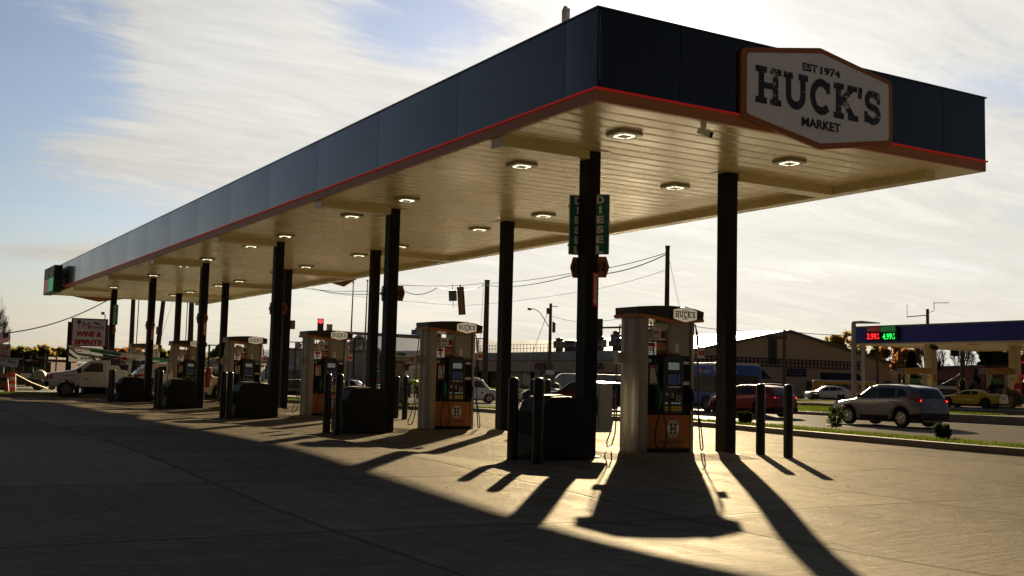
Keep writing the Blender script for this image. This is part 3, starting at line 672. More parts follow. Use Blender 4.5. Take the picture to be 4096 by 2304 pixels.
        m_ = MB(); m_.box(-.195, .03, s*.176, s*.180, 1.75, 1.985); m_.build('advert_picture', picture_mat(), t)
        m_ = MB(); m_.prism(rounded([(-.41, 1.90), (-.23, 1.895), (-.22, 1.965), (-.40, 1.975)], .02), s*.1805, s*.183, 'y'); m_.build('advert_splash', REDS, t)
        m_ = MB(); text(m_, 'EASY', (-.315, s*.183, 1.835), .15, .045, ux, bold=.04, depth=.003); m_.build('advert_print', REDS, t)
        m_ = MB(); text(m_, 'Fall into', (-.315, s*.183, 1.875), .13, .032, ux, depth=.003, shear=.3); text(m_, 'SAVE 10\u00a2', (-.315, s*.183, 1.785), .14, .022, ux, depth=.003); m_.build('advert_print', INK, t)
        # console
        q = .322
        m_ = MB(); m_.box(-.03, .22, s*(q+.001), s*(q+.005), 1.49, 1.62) ; m_.build('display_window', mat('lcd_grey_green', (.20, .24, .22), .2, emit=(.5, .6, .55), es=.05), t)
        m_ = MB(); m_.box(-.04, .25, s*(q+.001), s*(q+.007), 1.20, 1.43); m_.build('screen_bezel', BLACK, t)
        m_ = MB(); m_.box(-.01, .20, s*(q+.0075), s*(q+.010), 1.22, 1.41); m_.build('screen', mat('dim_blue_screen', (.03, .05, .12), .15, emit=(.1, .15, .5), es=.012), t)
        m_ = MB()
        for z in (1.24, 1.285, 1.33, 1.375):
            for xb in (-.033, .216): m_ = MB(); m_.box(xb, xb+.016, s*(q+.008), s*(q+.014), z, z+.025); m_.build('screen_button', PAPER, t)
        m_ = MB(); m_.box(-.04, .25, s*(q+.001), s*(q+.004), 1.17, 1.19); m_.build('instruction_strip', PAPER, t)
        for nm_, bb in (('keypad_plate', (.16, .25, .012, .93, 1.03)), ('label', (-.09, -.03, .006, 1.02, 1.07)), ('card_reader', (.05, .09, .010, .98, 1.07))):
            m_ = MB(); m_.box(bb[0], bb[1], s*(q+.001), s*(q+bb[2]), bb[3], bb[4]); m_.build(nm_, mat('reader_cream', (.42, .38, .27), .4), t, bevel=.004)
        for nm_, bb in (('receipt_slot', (.02, .14, .001, .018, .94, .975)), ('keypad', (.185, .225, .013, .016, .945, 1.015)), ('call_button', (.21, .28, .001, .008, 1.08, 1.13))):
            m_ = MB(); m_.box(bb[0], bb[1], s*(q+bb[2]), s*(q+bb[3]), bb[4], bb[5]); m_.build(nm_, BLACK, t)
        for (xb, lb_) in ((-.07, 'D'), (.075, '87'), (.155, '89'), (.235, '93')):
            m_ = MB(); m_.prism(rounded([(xb-.033, .745), (xb+.033, .745), (xb+.038, .80), (xb+.03, .83), (xb-.03, .83), (xb-.038, .80)], .012), s*(q+.002), s*(q+.012), 'y'); bt = m_.build('grade_button', mat('grade_yellow', (.62, .50, .03), .4), t)
            m_ = MB(); text(m_, lb_ if lb_ != 'D' else '#2', (xb, s*(q+.014), .785), .04, .03, ux, bold=.03, depth=.003); m_.build('grade_number', INK, bt)
            m_ = MB(); m_.box(xb-.03, xb+.03, s*(q+.001), s*(q+.004), .875, .90); m_.build('price_window', mat('lcd_grey_green', (.2, .24, .22), .2), t)
        # warning label, stickers on the cabinet
        q = .252
        for nm_, bb in (('warning_label', (-.39, -.23, 1.22, 1.56)), ('card_sticker', (.36, .52, 1.22, 1.28)), ('small_sticker', (-.42, -.37, 1.61, 1.67)), ('loyalty_sticker', (.37, .51, 1.60, 1.65)), ('small_sticker', (-.27, -.20, 1.09, 1.17))):
            m_ = MB(); m_.box(bb[0], bb[1], s*q, s*(q+.003), bb[2], bb[3]); m_.build(nm_, PAPER, t)
        for (za, zb_) in ((1.51, 1.555), (1.47, 1.485), (1.225, 1.245)): m_ = MB(); m_.box(-.385, -.235, s*(q+.004), s*(q+.006), za, zb_); m_.build('label_print', REDS, t)
        m_ = MB()
        for k in range(9): m_.box(-.375, -.32, s*(q+.004), s*(q+.006), 1.265+k*.022, 1.272+k*.022); m_.box(-.30, -.245, s*(q+.004), s*(q+.006), 1.265+k*.022, 1.272+k*.022)
        m_.build('label_text', mat('label_grey_ink', (.2, .16, .16), .6), t)
        m_ = MB(); m_.box(.17, .25, s*.263, s*.266, 1.80, 1.98); m_.build('sticker', PAPER, t)
        m_ = MB(); m_.box(.17, .25, s*.267, s*.269, 1.965, 1.98); m_.build('sticker_band', mat('grade_yellow', (.6, .5, .03)), t)
        m_ = MB(); m_.box(-.51, -.475, s*.302, s*.304, 1.28, 1.68); m_.build('tower_sticker', mat('grey_sticker', (.45, .4, .36), .5), t)
        # nozzles in their boots, hoses hanging from the top
        for (xn, cn, nm) in ((.47, BLACK, 'nozzle'), (-.27, mat('green_nozzle', (.01, .12, .07), .4), 'diesel_nozzle')):
            m_ = MB(); m_.tube([(xn, s*.28, 1.16), (xn+.01, s*.34, 1.12), (xn+.02, s*.37, 1.02), (xn+.02, s*.36, .86), (xn+.03, s*.34, .76)], [.03, .045, .05, .036, .022], 10)
            m_.tube([(xn-.02, s*.32, 1.05), (xn-.06, s*.36, .98), (xn-.05, s*.37, .88), (xn+.01, s*.36, .84)], .012, 6); m_.build(nm, cn, t, smooth=True)
            m_ = MB(); m_.box(xn-.07, xn+.07, s*.255, s*.30, .82, 1.20); m_.build('nozzle_boot', BLACK, t, bevel=.02)
            if xn > 0: pts = [(.60, s*.30, 2.34), (.63, s*.33, 2.1), (.635, s*.345, 1.6), (.635, s*.36, 1.1), (.64, s*.38, .6), (.66, s*.40, .22), (.68, s*.40, .06), (.71, s*.41, .05), (.72, s*.41, .15), (.64, s*.41, .6), (.55, s*.385, .78)]
            else: pts = [(-.43, s*.30, 2.34), (-.42, s*.33, 2.15), (-.38, s*.345, 1.75), (-.29, s*.37, 1.2), (-.20, s*.40, .75), (-.14, s*.42, .42), (-.16, s*.43, .16), (-.27, s*.43, .05), (-.38, s*.43, .16), (-.38, s*.42, .42), (-.24, s*.385, .78)]
            sp = [Vector(p) for p in pts]; cs = []
            for a in range(len(sp)-1):
                p0, p1, p2, p3 = sp[max(a-1, 0)], sp[a], sp[a+1], sp[min(a+2, len(sp)-1)]
                for j in range(5): u = j/5; cs.append(.5*((2*p1)+(-p0+p2)*u+(2*p0-5*p1+4*p2-p3)*u*u+(-p0+3*p1-3*p2+p3)*u**3))
            cs.append(sp[-1]); m_ = MB(); m_.tube(cs, .013, 8); m_.build('hose', RUB, t, smooth=True)
            m_ = MB(); m_.tube([cs[3], cs[4], cs[5], cs[6], cs[7]], [.016, .026, .028, .026, .016], 10); m_.build('breakaway', mat('grey_coupling', (.35, .35, .34), .4), t, smooth=True)
    # hose hanging on the left end
    sp = [(-.66, .31, 2.3), (-.70, .33, 1.8), (-.71, .34, 1.2), (-.72, .35, .7), (-.80, .36, .34), (-.88, .36, .16), (-.86, .37, .07), (-.76, .37, .10), (-.70, .36, .3), (-.67, .35, .8)]
    m_ = MB(); m_.tube(sp, .013, 8); m_.build('hose', RUB, t, smooth=True)
    m_ = MB(); m_.prism(rounded([(.16, 1.58), (.30, 1.58), (.30, 1.80), (.16, 1.80)], .05), -.80, -.70, 'x'); m_.build('towel_box', mat('grey_plastic_box', (.4, .38, .34), .35), t, bevel=.01)
    m_ = MB(); m_.box(.62, .78, -.36, -.352, 1.72, 1.93); m_.build('flyer', PAPER, t); 
    m_ = MB(); m_.box(.64, .70, -.3635, -.3605, 1.77, 1.86); m_.build('flyer_print', REDS, t); m_ = MB(); m_.box(.71, .77, -.3635, -.3605, 1.77, 1.86); m_.build('flyer_print', REDS, t)
    return t
def picture_mat():
    if 'pic' in MATS: return MATS['pic']
    mt = bpy.data.materials.new('burger_photo'); mt.use_nodes = True; t = NT(mt.node_tree)
    co = t.new('ShaderNodeTexCoord').outputs['Object']; sp = t.new('ShaderNodeSeparateXYZ'); t.put(sp.inputs[0], co)
    z = t.math('ADD', sp.outputs[2], t.math('MULTIPLY', t.math('SUBTRACT', t.noise(co, 14, 3), .5), .06))
    r = t.new('ShaderNodeValToRGB'); t.put(r.inputs[0], t.mapr(z, 1.75, 1.985)); e = r.color_ramp.elements
    e[0].position = 0; e[0].color = (.12, .02, .01, 1); e[1].position = 1; e[1].color = (.03, .10, .16, 1)
    for p_, c_ in ((.22, (.35, .03, .01)), (.36, (.05, .13, .01)), (.48, (.5, .35, .12)), (.62, (.5, .12, .02)), (.86, (.55, .16, .03))): x = e.new(p_); x.color = (*c_, 1)
    p = t.new('ShaderNodeBsdfPrincipled'); t.put(p.inputs['Base Color'], r.outputs[0]); p.inputs['Roughness'].default_value = .35
    o = t.new('ShaderNodeOutputMaterial'); t.put(o.inputs[0], p.outputs[0]); MATS['pic'] = mt; return mt
disp = dispenser(); first = True
for i in range(6):
    lab = 'fuel dispenser with arched brown topper and orange lower panel, %s of the six' % ISL[i]
    loc = (12.70, YI(i)+.22, .078)
    if first: disp.location = loc; disp['label'] = lab; first = False
    else: copy_tree(disp, loc, 0, lab)
# white cabinets behind the front columns
CABM = mat('white_cabinet_paint', (.50, .49, .47), .45)
first = None
for i in (0, 4):
    if first is None:
        t = first = thing('supply_cabinet', 'tall white box hanging beside the nearest front canopy column', 'cabinet', (11.30, YI(i)+.12, .43), 0, 'white boxes beside columns')
        m_ = MB(); m_.box(0, .30, 0, .26, 0, .86); m_.build('box', CABM, t, bevel=.012); m_ = MB(); m_.box(-.13, 0, .05, .15, .3, .6); m_.build('bracket', DARKM, t)
        m_ = MB(); m_.box(.02, .28, -.004, -.001, .02, .84); m_.build('door', CABM, t)
    else: copy_tree(first, (11.30, YI(i)+.12, .43), 0, 'white box hanging beside the front canopy column of the fifth nearest island')
# ---- signs on the columns
def diesel(i, side):
    # two blades splayed either side of the column, each angled towards the drive lane
    g = 'green DIESEL blades on the columns'
    x = 11.15 if side > 0 else 10.90; rz = R(-36) if side > 0 else R(-8)
    t = thing('diesel_sign', 'green vertical DIESEL sign on the %s side of the %s front column' % ('right' if side > 0 else 'left', ISL[i]), 'sign', (x, YI(i)-.04 if side > 0 else YI(i)+.30, 0), rz, g)
    w_ = .33
    m_ = MB(); m_.prism(rounded([(-w_/2, 3.55), (w_/2, 3.55), (w_/2, 4.62), (-w_/2, 4.62)], .02), 0, .012, 'y'); m_.build('border', PAPER, t)
    m_ = MB(); m_.prism(rounded([(-w_/2+.012, 3.562), (w_/2-.012, 3.562), (w_/2-.012, 4.608), (-w_/2+.012, 4.608)], .015), -.006, -.001, 'y'); m_.build('panel', mat('teal_green_sign', (.005, .12, .09), .4), t)
    m_ = MB()
    for k, ch in enumerate('DIESEL'): text(m_, ch, (0, -.010, 4.52-k*.176), .05 if ch == 'I' else .13, .135, bold=.05)
    m_.build('lettering', PAPER, t); m_ = MB(); m_.box(-w_/2, w_/2, .013, .05, 3.7, 3.74); m_.build('bracket', DARKM, t); m_ = MB(); m_.box(-w_/2, w_/2, .013, .05, 4.4, 4.44); m_.build('bracket', DARKM, t)
    return t
diesel(0, 1); diesel(0, -1)
t = thing('diesel_sign', 'narrow green DIESEL sign edge on at the farthest front column', 'sign', (CA+CWD-.09, YI(5)-.19, 0), R(-50), 'green DIESEL blades on the columns')
m_ = MB(); m_.box(-.16, .16, 0, .012, 3.6, 4.6); m_.build('panel', GREENS, t); m_ = MB()
for k, ch in enumerate('DIESEL'): text(m_, ch, (0, -.006, 4.50-k*.165), .05 if ch == 'I' else .13, .12, bold=.04)
m_.build('lettering', PAPER, t)
PN = mat('pump_number_orange', (.30, .10, .02), .5)
for i, (a, b) in enumerate((('11', '12'), ('9', '10'), ('7', '8'), ('5', '6'), ('3', '4'), ('1', '2'))):
    for side, num in ((-1, a), (1, b)):
        x = (11.20 if i < 3 else 11.08) if side > 0 else 10.93; rz = R(-38 if i == 0 else -52) if side > 0 else R(-8 if i == 0 else 50)
        t = thing('pump_number_sign', 'orange hexagonal pump number %s on a canopy column' % num, 'sign', (x, YI(i)-.05 if side > 0 else YI(i)+.34, 3.33), rz, 'orange pump number signs')
        m_ = MB(); m_.prism(rounded([(-.13, 0), (-.075, -.185), (.075, -.185), (.13, 0), (.075, .185), (-.075, .185)], .01), 0, .01, 'y'); m_.build('plate', PN, t)
        m_ = MB(); text(m_, num, (0, -.005, 0), .075*len(num), .15, bold=.04); m_.build('number', INK, t)
        m_ = MB(); m_.box(-.07, .07, .011, .055, -.03, .03); m_.build('bracket', DARKM, t)
for i in (0, 3, 4):
    t = thing('extinguisher_sign', 'red FIRE EXTINGUISHER arrow sign on the %s front column' % ISL[i], 'sign', (CA+CWD*.72, YI(i)-.012, 2.98 if i else 2.93), 0, 'fire extinguisher signs')
    m_ = MB(); m_.box(-.055, .055, 0, .007, -.30, .30); m_.build('plate', REDS, t)
    m_ = MB(); m_.prism([(-.038, .28), (0, .25), (.038, .28), (.038, .19), (.028, .19), (.028, -.20), (.042, -.20), (0, -.28), (-.042, -.20), (-.028, -.20), (-.028, .19), (-.038, .19)], -.003, -.0005, 'y'); m_.build('arrow', PAPER, t)
    m_ = MB(); text(m_, 'FIRE', (0, -.004, .215), .06, .035, bold=.04, depth=.003)
    for k, ch in enumerate('EXTINGUISHER'): text(m_, ch, (0, -.004, .165-k*.030), .010 if ch == 'I' else .026, .024, bold=.04, depth=.003)
    m_.build('lettering', REDS, t)
t = thing('fire_extinguisher', 'red fire extinguisher hanging behind the fourth nearest front column', 'extinguisher', (CA+CWD+.16, YI(3)+.12, .75))
m_ = MB(); m_.lathe([(.02, 0), (.10, .02), (.11, .1), (.11, .62), (.08, .74), (.03, .78)], 16); m_.build('cylinder', mat('extinguisher_red', (.42, .01, .012), .3, coat=.5), t, smooth=True)
m_ = MB(); m_.box(-.03, .12, -.015, .015, .80, .83); m_.box(-.03, .10, -.012, .012, .86, .88); m_.lathe([(.02, .77), (.02, .87)], 8); m_.build('handle', DARKM, t)
m_ = MB(); m_.tube([(.03, 0, .82), (.13, 0, .70), (.13, -.02, .35)], .014); m_.build('hose', RUB, t, smooth=True); m_ = MB(); m_.box(.05, .16, -.06, .06, .56, .64); m_.build('inspection_tag', PAPER, t)
t = thing('small_speaker', 'grey box speaker on the rear side of the fourth nearest back column', 'speaker', (CB+CWD+.02, YI(3)+.1, 3.25))
m_ = MB(); m_.box(0, .18, -.1, .1, -.17, .17); m_.build('box', STEEL, t, bevel=.02); m_ = MB(); m_.box(-.02, 0, -.03, .03, -.03, .03); m_.build('bracket', DARKM, t)
# ------------------------------------------------------------------ vehicles: lofted bodies, x forward, y left
def interp(tab, s):
    if s <= tab[0][0]: return tab[0][1]
    for (a, b), (c, d) in zip(tab[:-1], tab[1:]):
        if s <= c: return b+(d-b)*((s-a)/(c-a) if c > a else 0)
    return tab[-1][1]
class Body:
    def __init__(s, L, W, top, belt, wheels, wr, clear=.24, tum=.16, nose=.14, tail=.10, arch=1.14):
        s.L, s.W, s.top, s.belt, s.wheels, s.wr, s.clear, s.tum, s.nose, s.tail, s.arch = L, W, top, belt, wheels, wr, clear, tum, nose, tail, arch
    def hw(s, q):
        a = q/s.L; r = s.W/2
        if a < .22: r *= 1-s.nose*((.22-a)/.22)**2.2
        if a > .80: r *= 1-s.tail*((a-.80)/.20)**2.2
        return r
    def ring(s, q):
        zt = interp(s.top, q); ze = min(interp(s.belt, q), zt-.05); w = s.hw(q); bot = s.clear
        for wc in s.wheels:
            ra = s.wr*s.arch
            if abs(q-wc) < ra: bot = max(bot, s.wr+math.sqrt(ra*ra-(q-wc)**2))
        if q < .12: bot = max(bot, s.clear+.06)
        bot = min(bot, ze-.12)
        h = ze-bot; wt = w*.965-s.tum*max(0, zt-.06-ze)*1.6
        return [(0, bot), (w*.80, bot), (w*.965, bot+min(.05, h*.2)), (w, bot+h*.35), (w, bot+h*.65), (w*.985, ze-.05), (w*.965, ze), (wt+.005, max(ze+.005, zt-.065)), (wt-.07, zt-.012), (wt*.5, zt+.004), (0, zt+.012)]
    def stations(s):
        xs = set(np.round(np.arange(0, s.L+.001, .07), 3).tolist()); xs.add(s.L)
        for wc in s.wheels:
            for k in range(-6, 7): xs.add(round(wc+s.wr*s.arch*math.sin(k/6*math.pi/2)*.999, 3))
        return sorted(x for x in xs if 0 <= x <= s.L)
    def shell(s):
        vs = []; fs = []; st = s.stations(); n = None
        for q in st:
            r = s.ring(q); full = [(y, z) for y, z in r]+[(-y, z) for y, z in r[-2:0:-1]]; n = len(full)
            vs += [(s.L/2-q, y, z) for y, z in full]
        for i in range(len(st)-1):
            for j in range(n): fs.append((i*n+j, i*n+(j+1) % n, (i+1)*n+(j+1) % n, (i+1)*n+j))
        fs.append(tuple(range(n))); fs.append(tuple((len(st)-1)*n+j for j in range(n))[::-1])
        m_ = MB(); m_.v = vs; m_.f = fs; return m_
    def yat(s, q, z):
        r = s.ring(q)[1:9]
        for (a, b), (c, d) in zip(r[:-1], r[1:]):
            if b <= z <= d and d > b: return a+(c-a)*(z-b)/(d-b)
        return r[0][0] if z < r[0][1] else r[-1][0]
    def side(s, quad, sgn, off=.008, nu=8, nv=4, mb=None):
        "four (s,z) corners: bottom front, bottom rear, top rear, top front"
        m_ = mb or MB(); vs = []; fs = []
        for j in range(nv+1):
            for i in range(nu+1):
                u, v = i/nu, j/nv; q = [(1-v)*((1-u)*quad[0][k]+u*quad[1][k])+v*((1-u)*quad[3][k]+u*quad[2][k]) for k in (0, 1)]
                vs.append((s.L/2-q[0], sgn*(s.yat(q[0], q[1])+off), q[1]))
        for j in range(nv):
            for i in range(nu): a = j*(nu+1)+i; fs.append((a, a+1, a+nu+2, a+nu+1))
        return m_.add(vs, fs)
    def over(s, q0, q1, w0, w1, off=.010, n=6):
        "patch across the car following the top profile (windscreen, rear window)"
        m_ = MB(); vs = []; fs = []
        dz = interp(s.top, q1)-interp(s.top, q0); dq = q1-q0; l = math.hypot(dz, dq); nx, nz = dz/l, dq/l
        for i in range(n+1):
            q = q0+(q1-q0)*i/n; r = s.ring(q); w_ = w0+(w1-w0)*i/n
            for j in range(7):
                y = (j/3-1)*w_; a = abs(y)
                z = r[8][1]+(r[10][1]-r[8][1])*(1-min(1, a/max(.1, r[8][0])))
                if a > r[8][0]: z = r[8][1]-(a-r[8][0])/max(.01, r[7][0]-r[8][0])*(r[8][1]-r[7][1])
                vs.append((s.L/2-q+nx*off, y, z+nz*off))
        for i in range(n):
            for j in range(6): a = i*7+j; fs.append((a, a+1, a+8, a+7))
        return m_.add(vs, fs)
    def endx(s, z, rear=True):
        ys = [(q, interp(s.top, q)) for q in (np.linspace(s.L, s.L*.6, 80) if rear else np.linspace(0, s.L*.4, 80))]
        for q, t in ys:
            if t >= z: return s.L/2-q
        return -s.L/2 if rear else s.L/2
    def end(s, quad, rear=True, off=.012, n=5):
        "(y,z) quad mapped on the tail or the nose"
        m_ = MB(); vs = []; fs = []; sg = -1 if rear else 1
        for j in range(n+1):
            for i in range(n+1):
                u, v = i/n, j/n; q = [(1-v)*((1-u)*quad[0][k]+u*quad[1][k])+v*((1-u)*quad[3][k]+u*quad[2][k]) for k in (0, 1)]
                x = s.endx(q[1], rear); vs.append((x+sg*off, q[0], q[1]))
        for j in range(n):
            for i in range(n): a = j*(n+1)+i; fs.append((a, a+1, a+n+2, a+n+1))
        return m_.add(vs, fs)
def wheel(t, x, y, r, wd=.22, rim=RIM, spokes=5, dark=False):
    sg = 1 if y > 0 else -1
    M = Matrix.Translation((x, y, r)) @ Matrix.Rotation(R(-90*sg), 4, 'X')
    m_ = MB(); m_.lathe([(r*.62, -wd/2), (r*.93, -wd/2), (r, -wd*.36), (r, wd*.36), (r*.93, wd/2), (r*.66, wd/2), (r*.62, wd*.28)], 28, M=M)
    w_ = m_.build('wheel', TYRE, t, smooth=True)
    m_ = MB(); m_.lathe([(r*.655, wd*.30), (r*.655, wd*.44), (r*.60, wd*.44), (r*.58, wd*.30)], 24, M=M)
    m_.lathe([(r*.15, wd*.30), (r*.15, wd*.42), (r*.10, wd*.44)], 12, M=M)
    for k in range(spokes):
        a = 2*math.pi*k/spokes; c, s_ = math.cos(a), math.sin(a); wn, ww = r*.045, r*.13
        pts = [(r*.1, -wn), (r*.6, -ww), (r*.6, ww), (r*.1, wn)]
        m_.prism([(c*px-s_*py, s_*px+c*py) for px, py in pts], wd*.33, wd*.41, 'z', M=M)
    m_.build('rim', rim, w_, bevel=0)
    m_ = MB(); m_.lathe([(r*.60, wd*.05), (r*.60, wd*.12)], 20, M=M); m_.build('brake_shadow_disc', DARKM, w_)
    return w_
def paint(name, c, metal=.3, rough=.3): return mat(name, c, rough, metal, .04, 1., coat=.45, spec=.3)
def car(name, label, cat, pos, heading, B, pm, glasses=(), wind=None, rear=None, scale=1., group=None, tails=(), heads=(), plate=None, clad=0., rails=False, rim=RIM, mirror=None, glm=GLS, doors=(), handles=(), mate=None, lit=False, frontgl=None, wheelw=.22, spokes=5):
    "pos: middle of the car on the ground; heading: azimuth from +Y towards +X in degrees"
    t = thing(name, label, cat, pos, R(90-heading), group); t.scale = (scale,)*3
    B.shell().build('body', pm, t, smooth=True)
    m_ = MB(); m_.box(-B.L/2+.25, B.L/2-.25, -B.W*.40, B.W*.40, B.clear-.06, B.clear+.32)
    m_.build('underbody', DARKM, t)
    for wc in B.wheels:
        for sg in (-1, 1): wheel(t, B.L/2-wc, sg*(B.hw(wc)-wheelw/2-.01), B.wr, wheelw, rim, spokes)
    for k, g in enumerate(glasses):
        for sg in (-1, 1): B.side(g, sg).build('window', (frontgl if frontgl and k == 0 else glm), t, smooth=True)
    if wind: B.over(*wind).build('windscreen', GLS, t, smooth=True)
    if rear: B.over(*rear).build('rear_window', GLS, t, smooth=True)
    if clad:
        for sg in (-1, 1):
            m_ = MB(); a, b = B.wheels[0]+B.wr*1.1, B.wheels[-1]-B.wr*1.1
            B.side([(a, B.clear+.01), (b, B.clear+.01), (b, B.clear+clad), (a, B.clear+clad)], sg, .012, mb=m_)
            B.side([(b+B.wr*2.25, B.clear+.03), (B.L-.02, B.clear+.05), (B.L-.02, B.clear+clad*1.8), (b+B.wr*2.25, B.clear+clad*1.3)], sg, .012, mb=m_)
            for wc in B.wheels:
                ra, rb = B.wr*B.arch-.005, B.wr*B.arch+.085; vs = []; fs = []
                for k in range(17):
                    an = math.pi*k/16
                    for rr in (ra, rb):
                        q = wc-rr*math.cos(an); z = max(B.clear+.02, B.wr+rr*math.sin(an)); q = min(max(q, .01), B.L-.01); vs.append((B.L/2-q, sg*(B.yat(q, z)+.016), z))
                for k in range(16): fs.append((2*k, 2*k+1, 2*k+3, 2*k+2))
                m_.add(vs, fs)
            m_.build('cladding', BLACK, t, smooth=True)
        B.end([(-B.W*.42, B.clear+.05), (B.W*.42, B.clear+.05), (B.W*.44, B.clear+clad*1.7), (-B.W*.44, B.clear+clad*1.7)]).build('rear_bumper', BLACK, t)
    for (za, zb_, ya, yb, sa) in tails:      # lamp: z range, y range on the tail, s reach along the side
        for sg in (-1, 1):
            l_ = B.end([(sg*ya, za), (sg*yb, za+.02), (sg*yb, zb_), (sg*ya, zb_)], off=.016).build('tail_lamp', TLR, t)
            if lit: B.end([(sg*yb*.86, za+.03), (sg*yb*.96, za+.03), (sg*yb*.96, za+.10), (sg*yb*.86, za+.10)], off=.024, n=1).build('lit_bulb', TLE, l_)
            B.side([(B.L-sa, zb_-.05), (B.L-.03, za), (B.L-.03, zb_), (B.L-sa, zb_)], sg, .014).build('lamp_side', TLR, l_)
    for (za, zb_, ya, yb, sa) in heads:
        for sg in (-1, 1):
            l_ = B.end([(sg*ya, za), (sg*yb, za), (sg*yb, zb_), (sg*ya, zb_)], False, .012).build('headlamp', mat('lamp_glass', (.55, .56, .58), .1, .2, coat=1.), t)
            B.side([(.03, za), (sa, zb_-.04), (sa, zb_), (.03, zb_)], sg, .012).build('lamp_side', MATS['lamp_glass'], l_)
    if plate:
        m_ = B.end([(-.16, plate), (.16, plate), (.16, plate+.15), (-.16, plate+.15)], off=.02); m_.build('number_plate', mat('plate_pale_blue', (.22, .27, .32), .5), t)
    if rails:
        for sg in (-1, 1):
            a, b = rails; pts = [(B.L/2-q, sg*(B.ring(q)[8][0]+.01), interp(B.top, q)+.045-(.05 if k in (0, 6) else 0)) for k, q in enumerate(np.linspace(a, b, 7))]
            m_ = MB(); m_.tube(pts, .018, 6); m_.build('roof_rail', DARKM, t, smooth=True)
    if mirror:
        q, z = mirror
        for sg in (-1, 1):
            m_ = MB(); y = B.yat(q, z)*sg; m_.cbox((B.L/2-q, y+sg*.12, z+.06), (.10, .20, .13)); m_.box(B.L/2-q-.02, B.L/2-q+.02, min(y, y+sg*.06), max(y, y+sg*.06), z, z+.04); m_.build('mirror', mate or pm, t, bevel=.02)
    if doors:
        for sg in (-1, 1):
            m_ = MB()
            for (q, za, zb_) in doors: B.side([(q, za), (q+.014, za), (q+.014, zb_), (q, zb_)], sg, .004, 1, 6, m_)
            m_.build('door_gap', DARKM, t)
    for (q, z) in handles:
        for sg in (-1, 1):
            m_ = MB(); y = B.yat(q, z); m_.box(B.L/2-q-.10, B.L/2-q+.10, min(sg*(y-.01), sg*(y+.03)), max(sg*(y-.01), sg*(y+.03)), z-.014, z+.014); m_.build('door_handle', mate or pm, t, bevel=.01)
    return t
def suv_body(L=4.6, W=1.86, H=1.70, hood=1.04, belt=1.10, wr=.36, wb=2.69, f=.93, roofend=None, nose=.14):
    re_ = roofend or L-.42
    top = [(0, .62), (.04, .82), (.16, hood-.14), (.45, hood-.05), (1.0, hood+.02), (1.28, hood+.07), (1.62, H-.36), (1.98, H-.10), (2.35, H-.01), (2.75, H), (3.4, H-.02), (re_-.25, H-.07), (re_, H-.12), (re_+.09, H-.24), (L-.12, belt+.02), (L-.04, belt-.16), (L, .62)]
    bl = [(0, .5), (.2, hood-.2), (.9, hood-.03), (1.3, belt-.03), (L-.6, belt+.07), (L, belt-.1)]
    return Body(L, W, top, bl, (f, f+wb), wr, nose=nose)
BLKRIM = mat('black_rim', (.02, .02, .02), .3, .5)
# silver SUV heading away up the road
B = suv_body()
G1 = [[(1.55, 1.13), (2.42, 1.14), (2.42, 1.54), (2.02, 1.50)], [(2.50, 1.14), (3.35, 1.17), (3.30, 1.55), (2.50, 1.56)], [(3.42, 1.18), (3.92, 1.25), (3.72, 1.50), (3.40, 1.54)]]
SCR = (1.36, 1.95, .66, .60); RW = (4.22, 4.46, .56, .68)
car('sport_utility_car', 'silver SUV with black cladding and five-spoke wheels driving on the near carriageway', 'car', (33.3, 28.4, -.02), -1, B, paint('silver_mauve_paint', (.18, .175, .19), .6, .34), G1, SCR, RW, .90, None,
    [(1.0, 1.17, .52, .86, .62)], [(.80, .93, .5, .80, .4)], .78, .20, (1.95, 4.0), RIM, (1.62, 1.13), GLS, [(1.5, .5, 1.1), (2.46, .42, 1.55), (3.4, .55, 1.12)], [(2.22, 1.0), (3.12, 1.02)], BLACK, True, GLSL)
# red SUV behind it, stopped with brake lamps on
p = gp(3015, 1662)
car('sport_utility_car', 'dark red SUV with one brake lamp lit, beyond the right column and two bollards', 'car', (34.75, 37.3, -.02), -5, suv_body(4.85, 1.94, 1.70, 1.06, 1.14, .39, 2.86, roofend=4.30), paint('dark_red_paint', (.22, .009, .018), .2), [[(1.6, 1.17), (2.5, 1.18), (2.5, 1.53), (2.08, 1.49)], [(2.58, 1.18), (3.5, 1.24), (3.3, 1.55), (2.58, 1.56)], [(3.56, 1.26), (4.0, 1.34), (3.8, 1.5), (3.42, 1.54)]], SCR, (4.45, 4.72, .56, .70), .83, None,
    [(.98, 1.10, .5, .90, .55)], (), .74, .18, None, BLKRIM, (1.66, 1.16), GLS, [(1.55, .5, 1.14), (2.54, .42, 1.55)], [(2.3, 1.04)], None, True, GLSL)
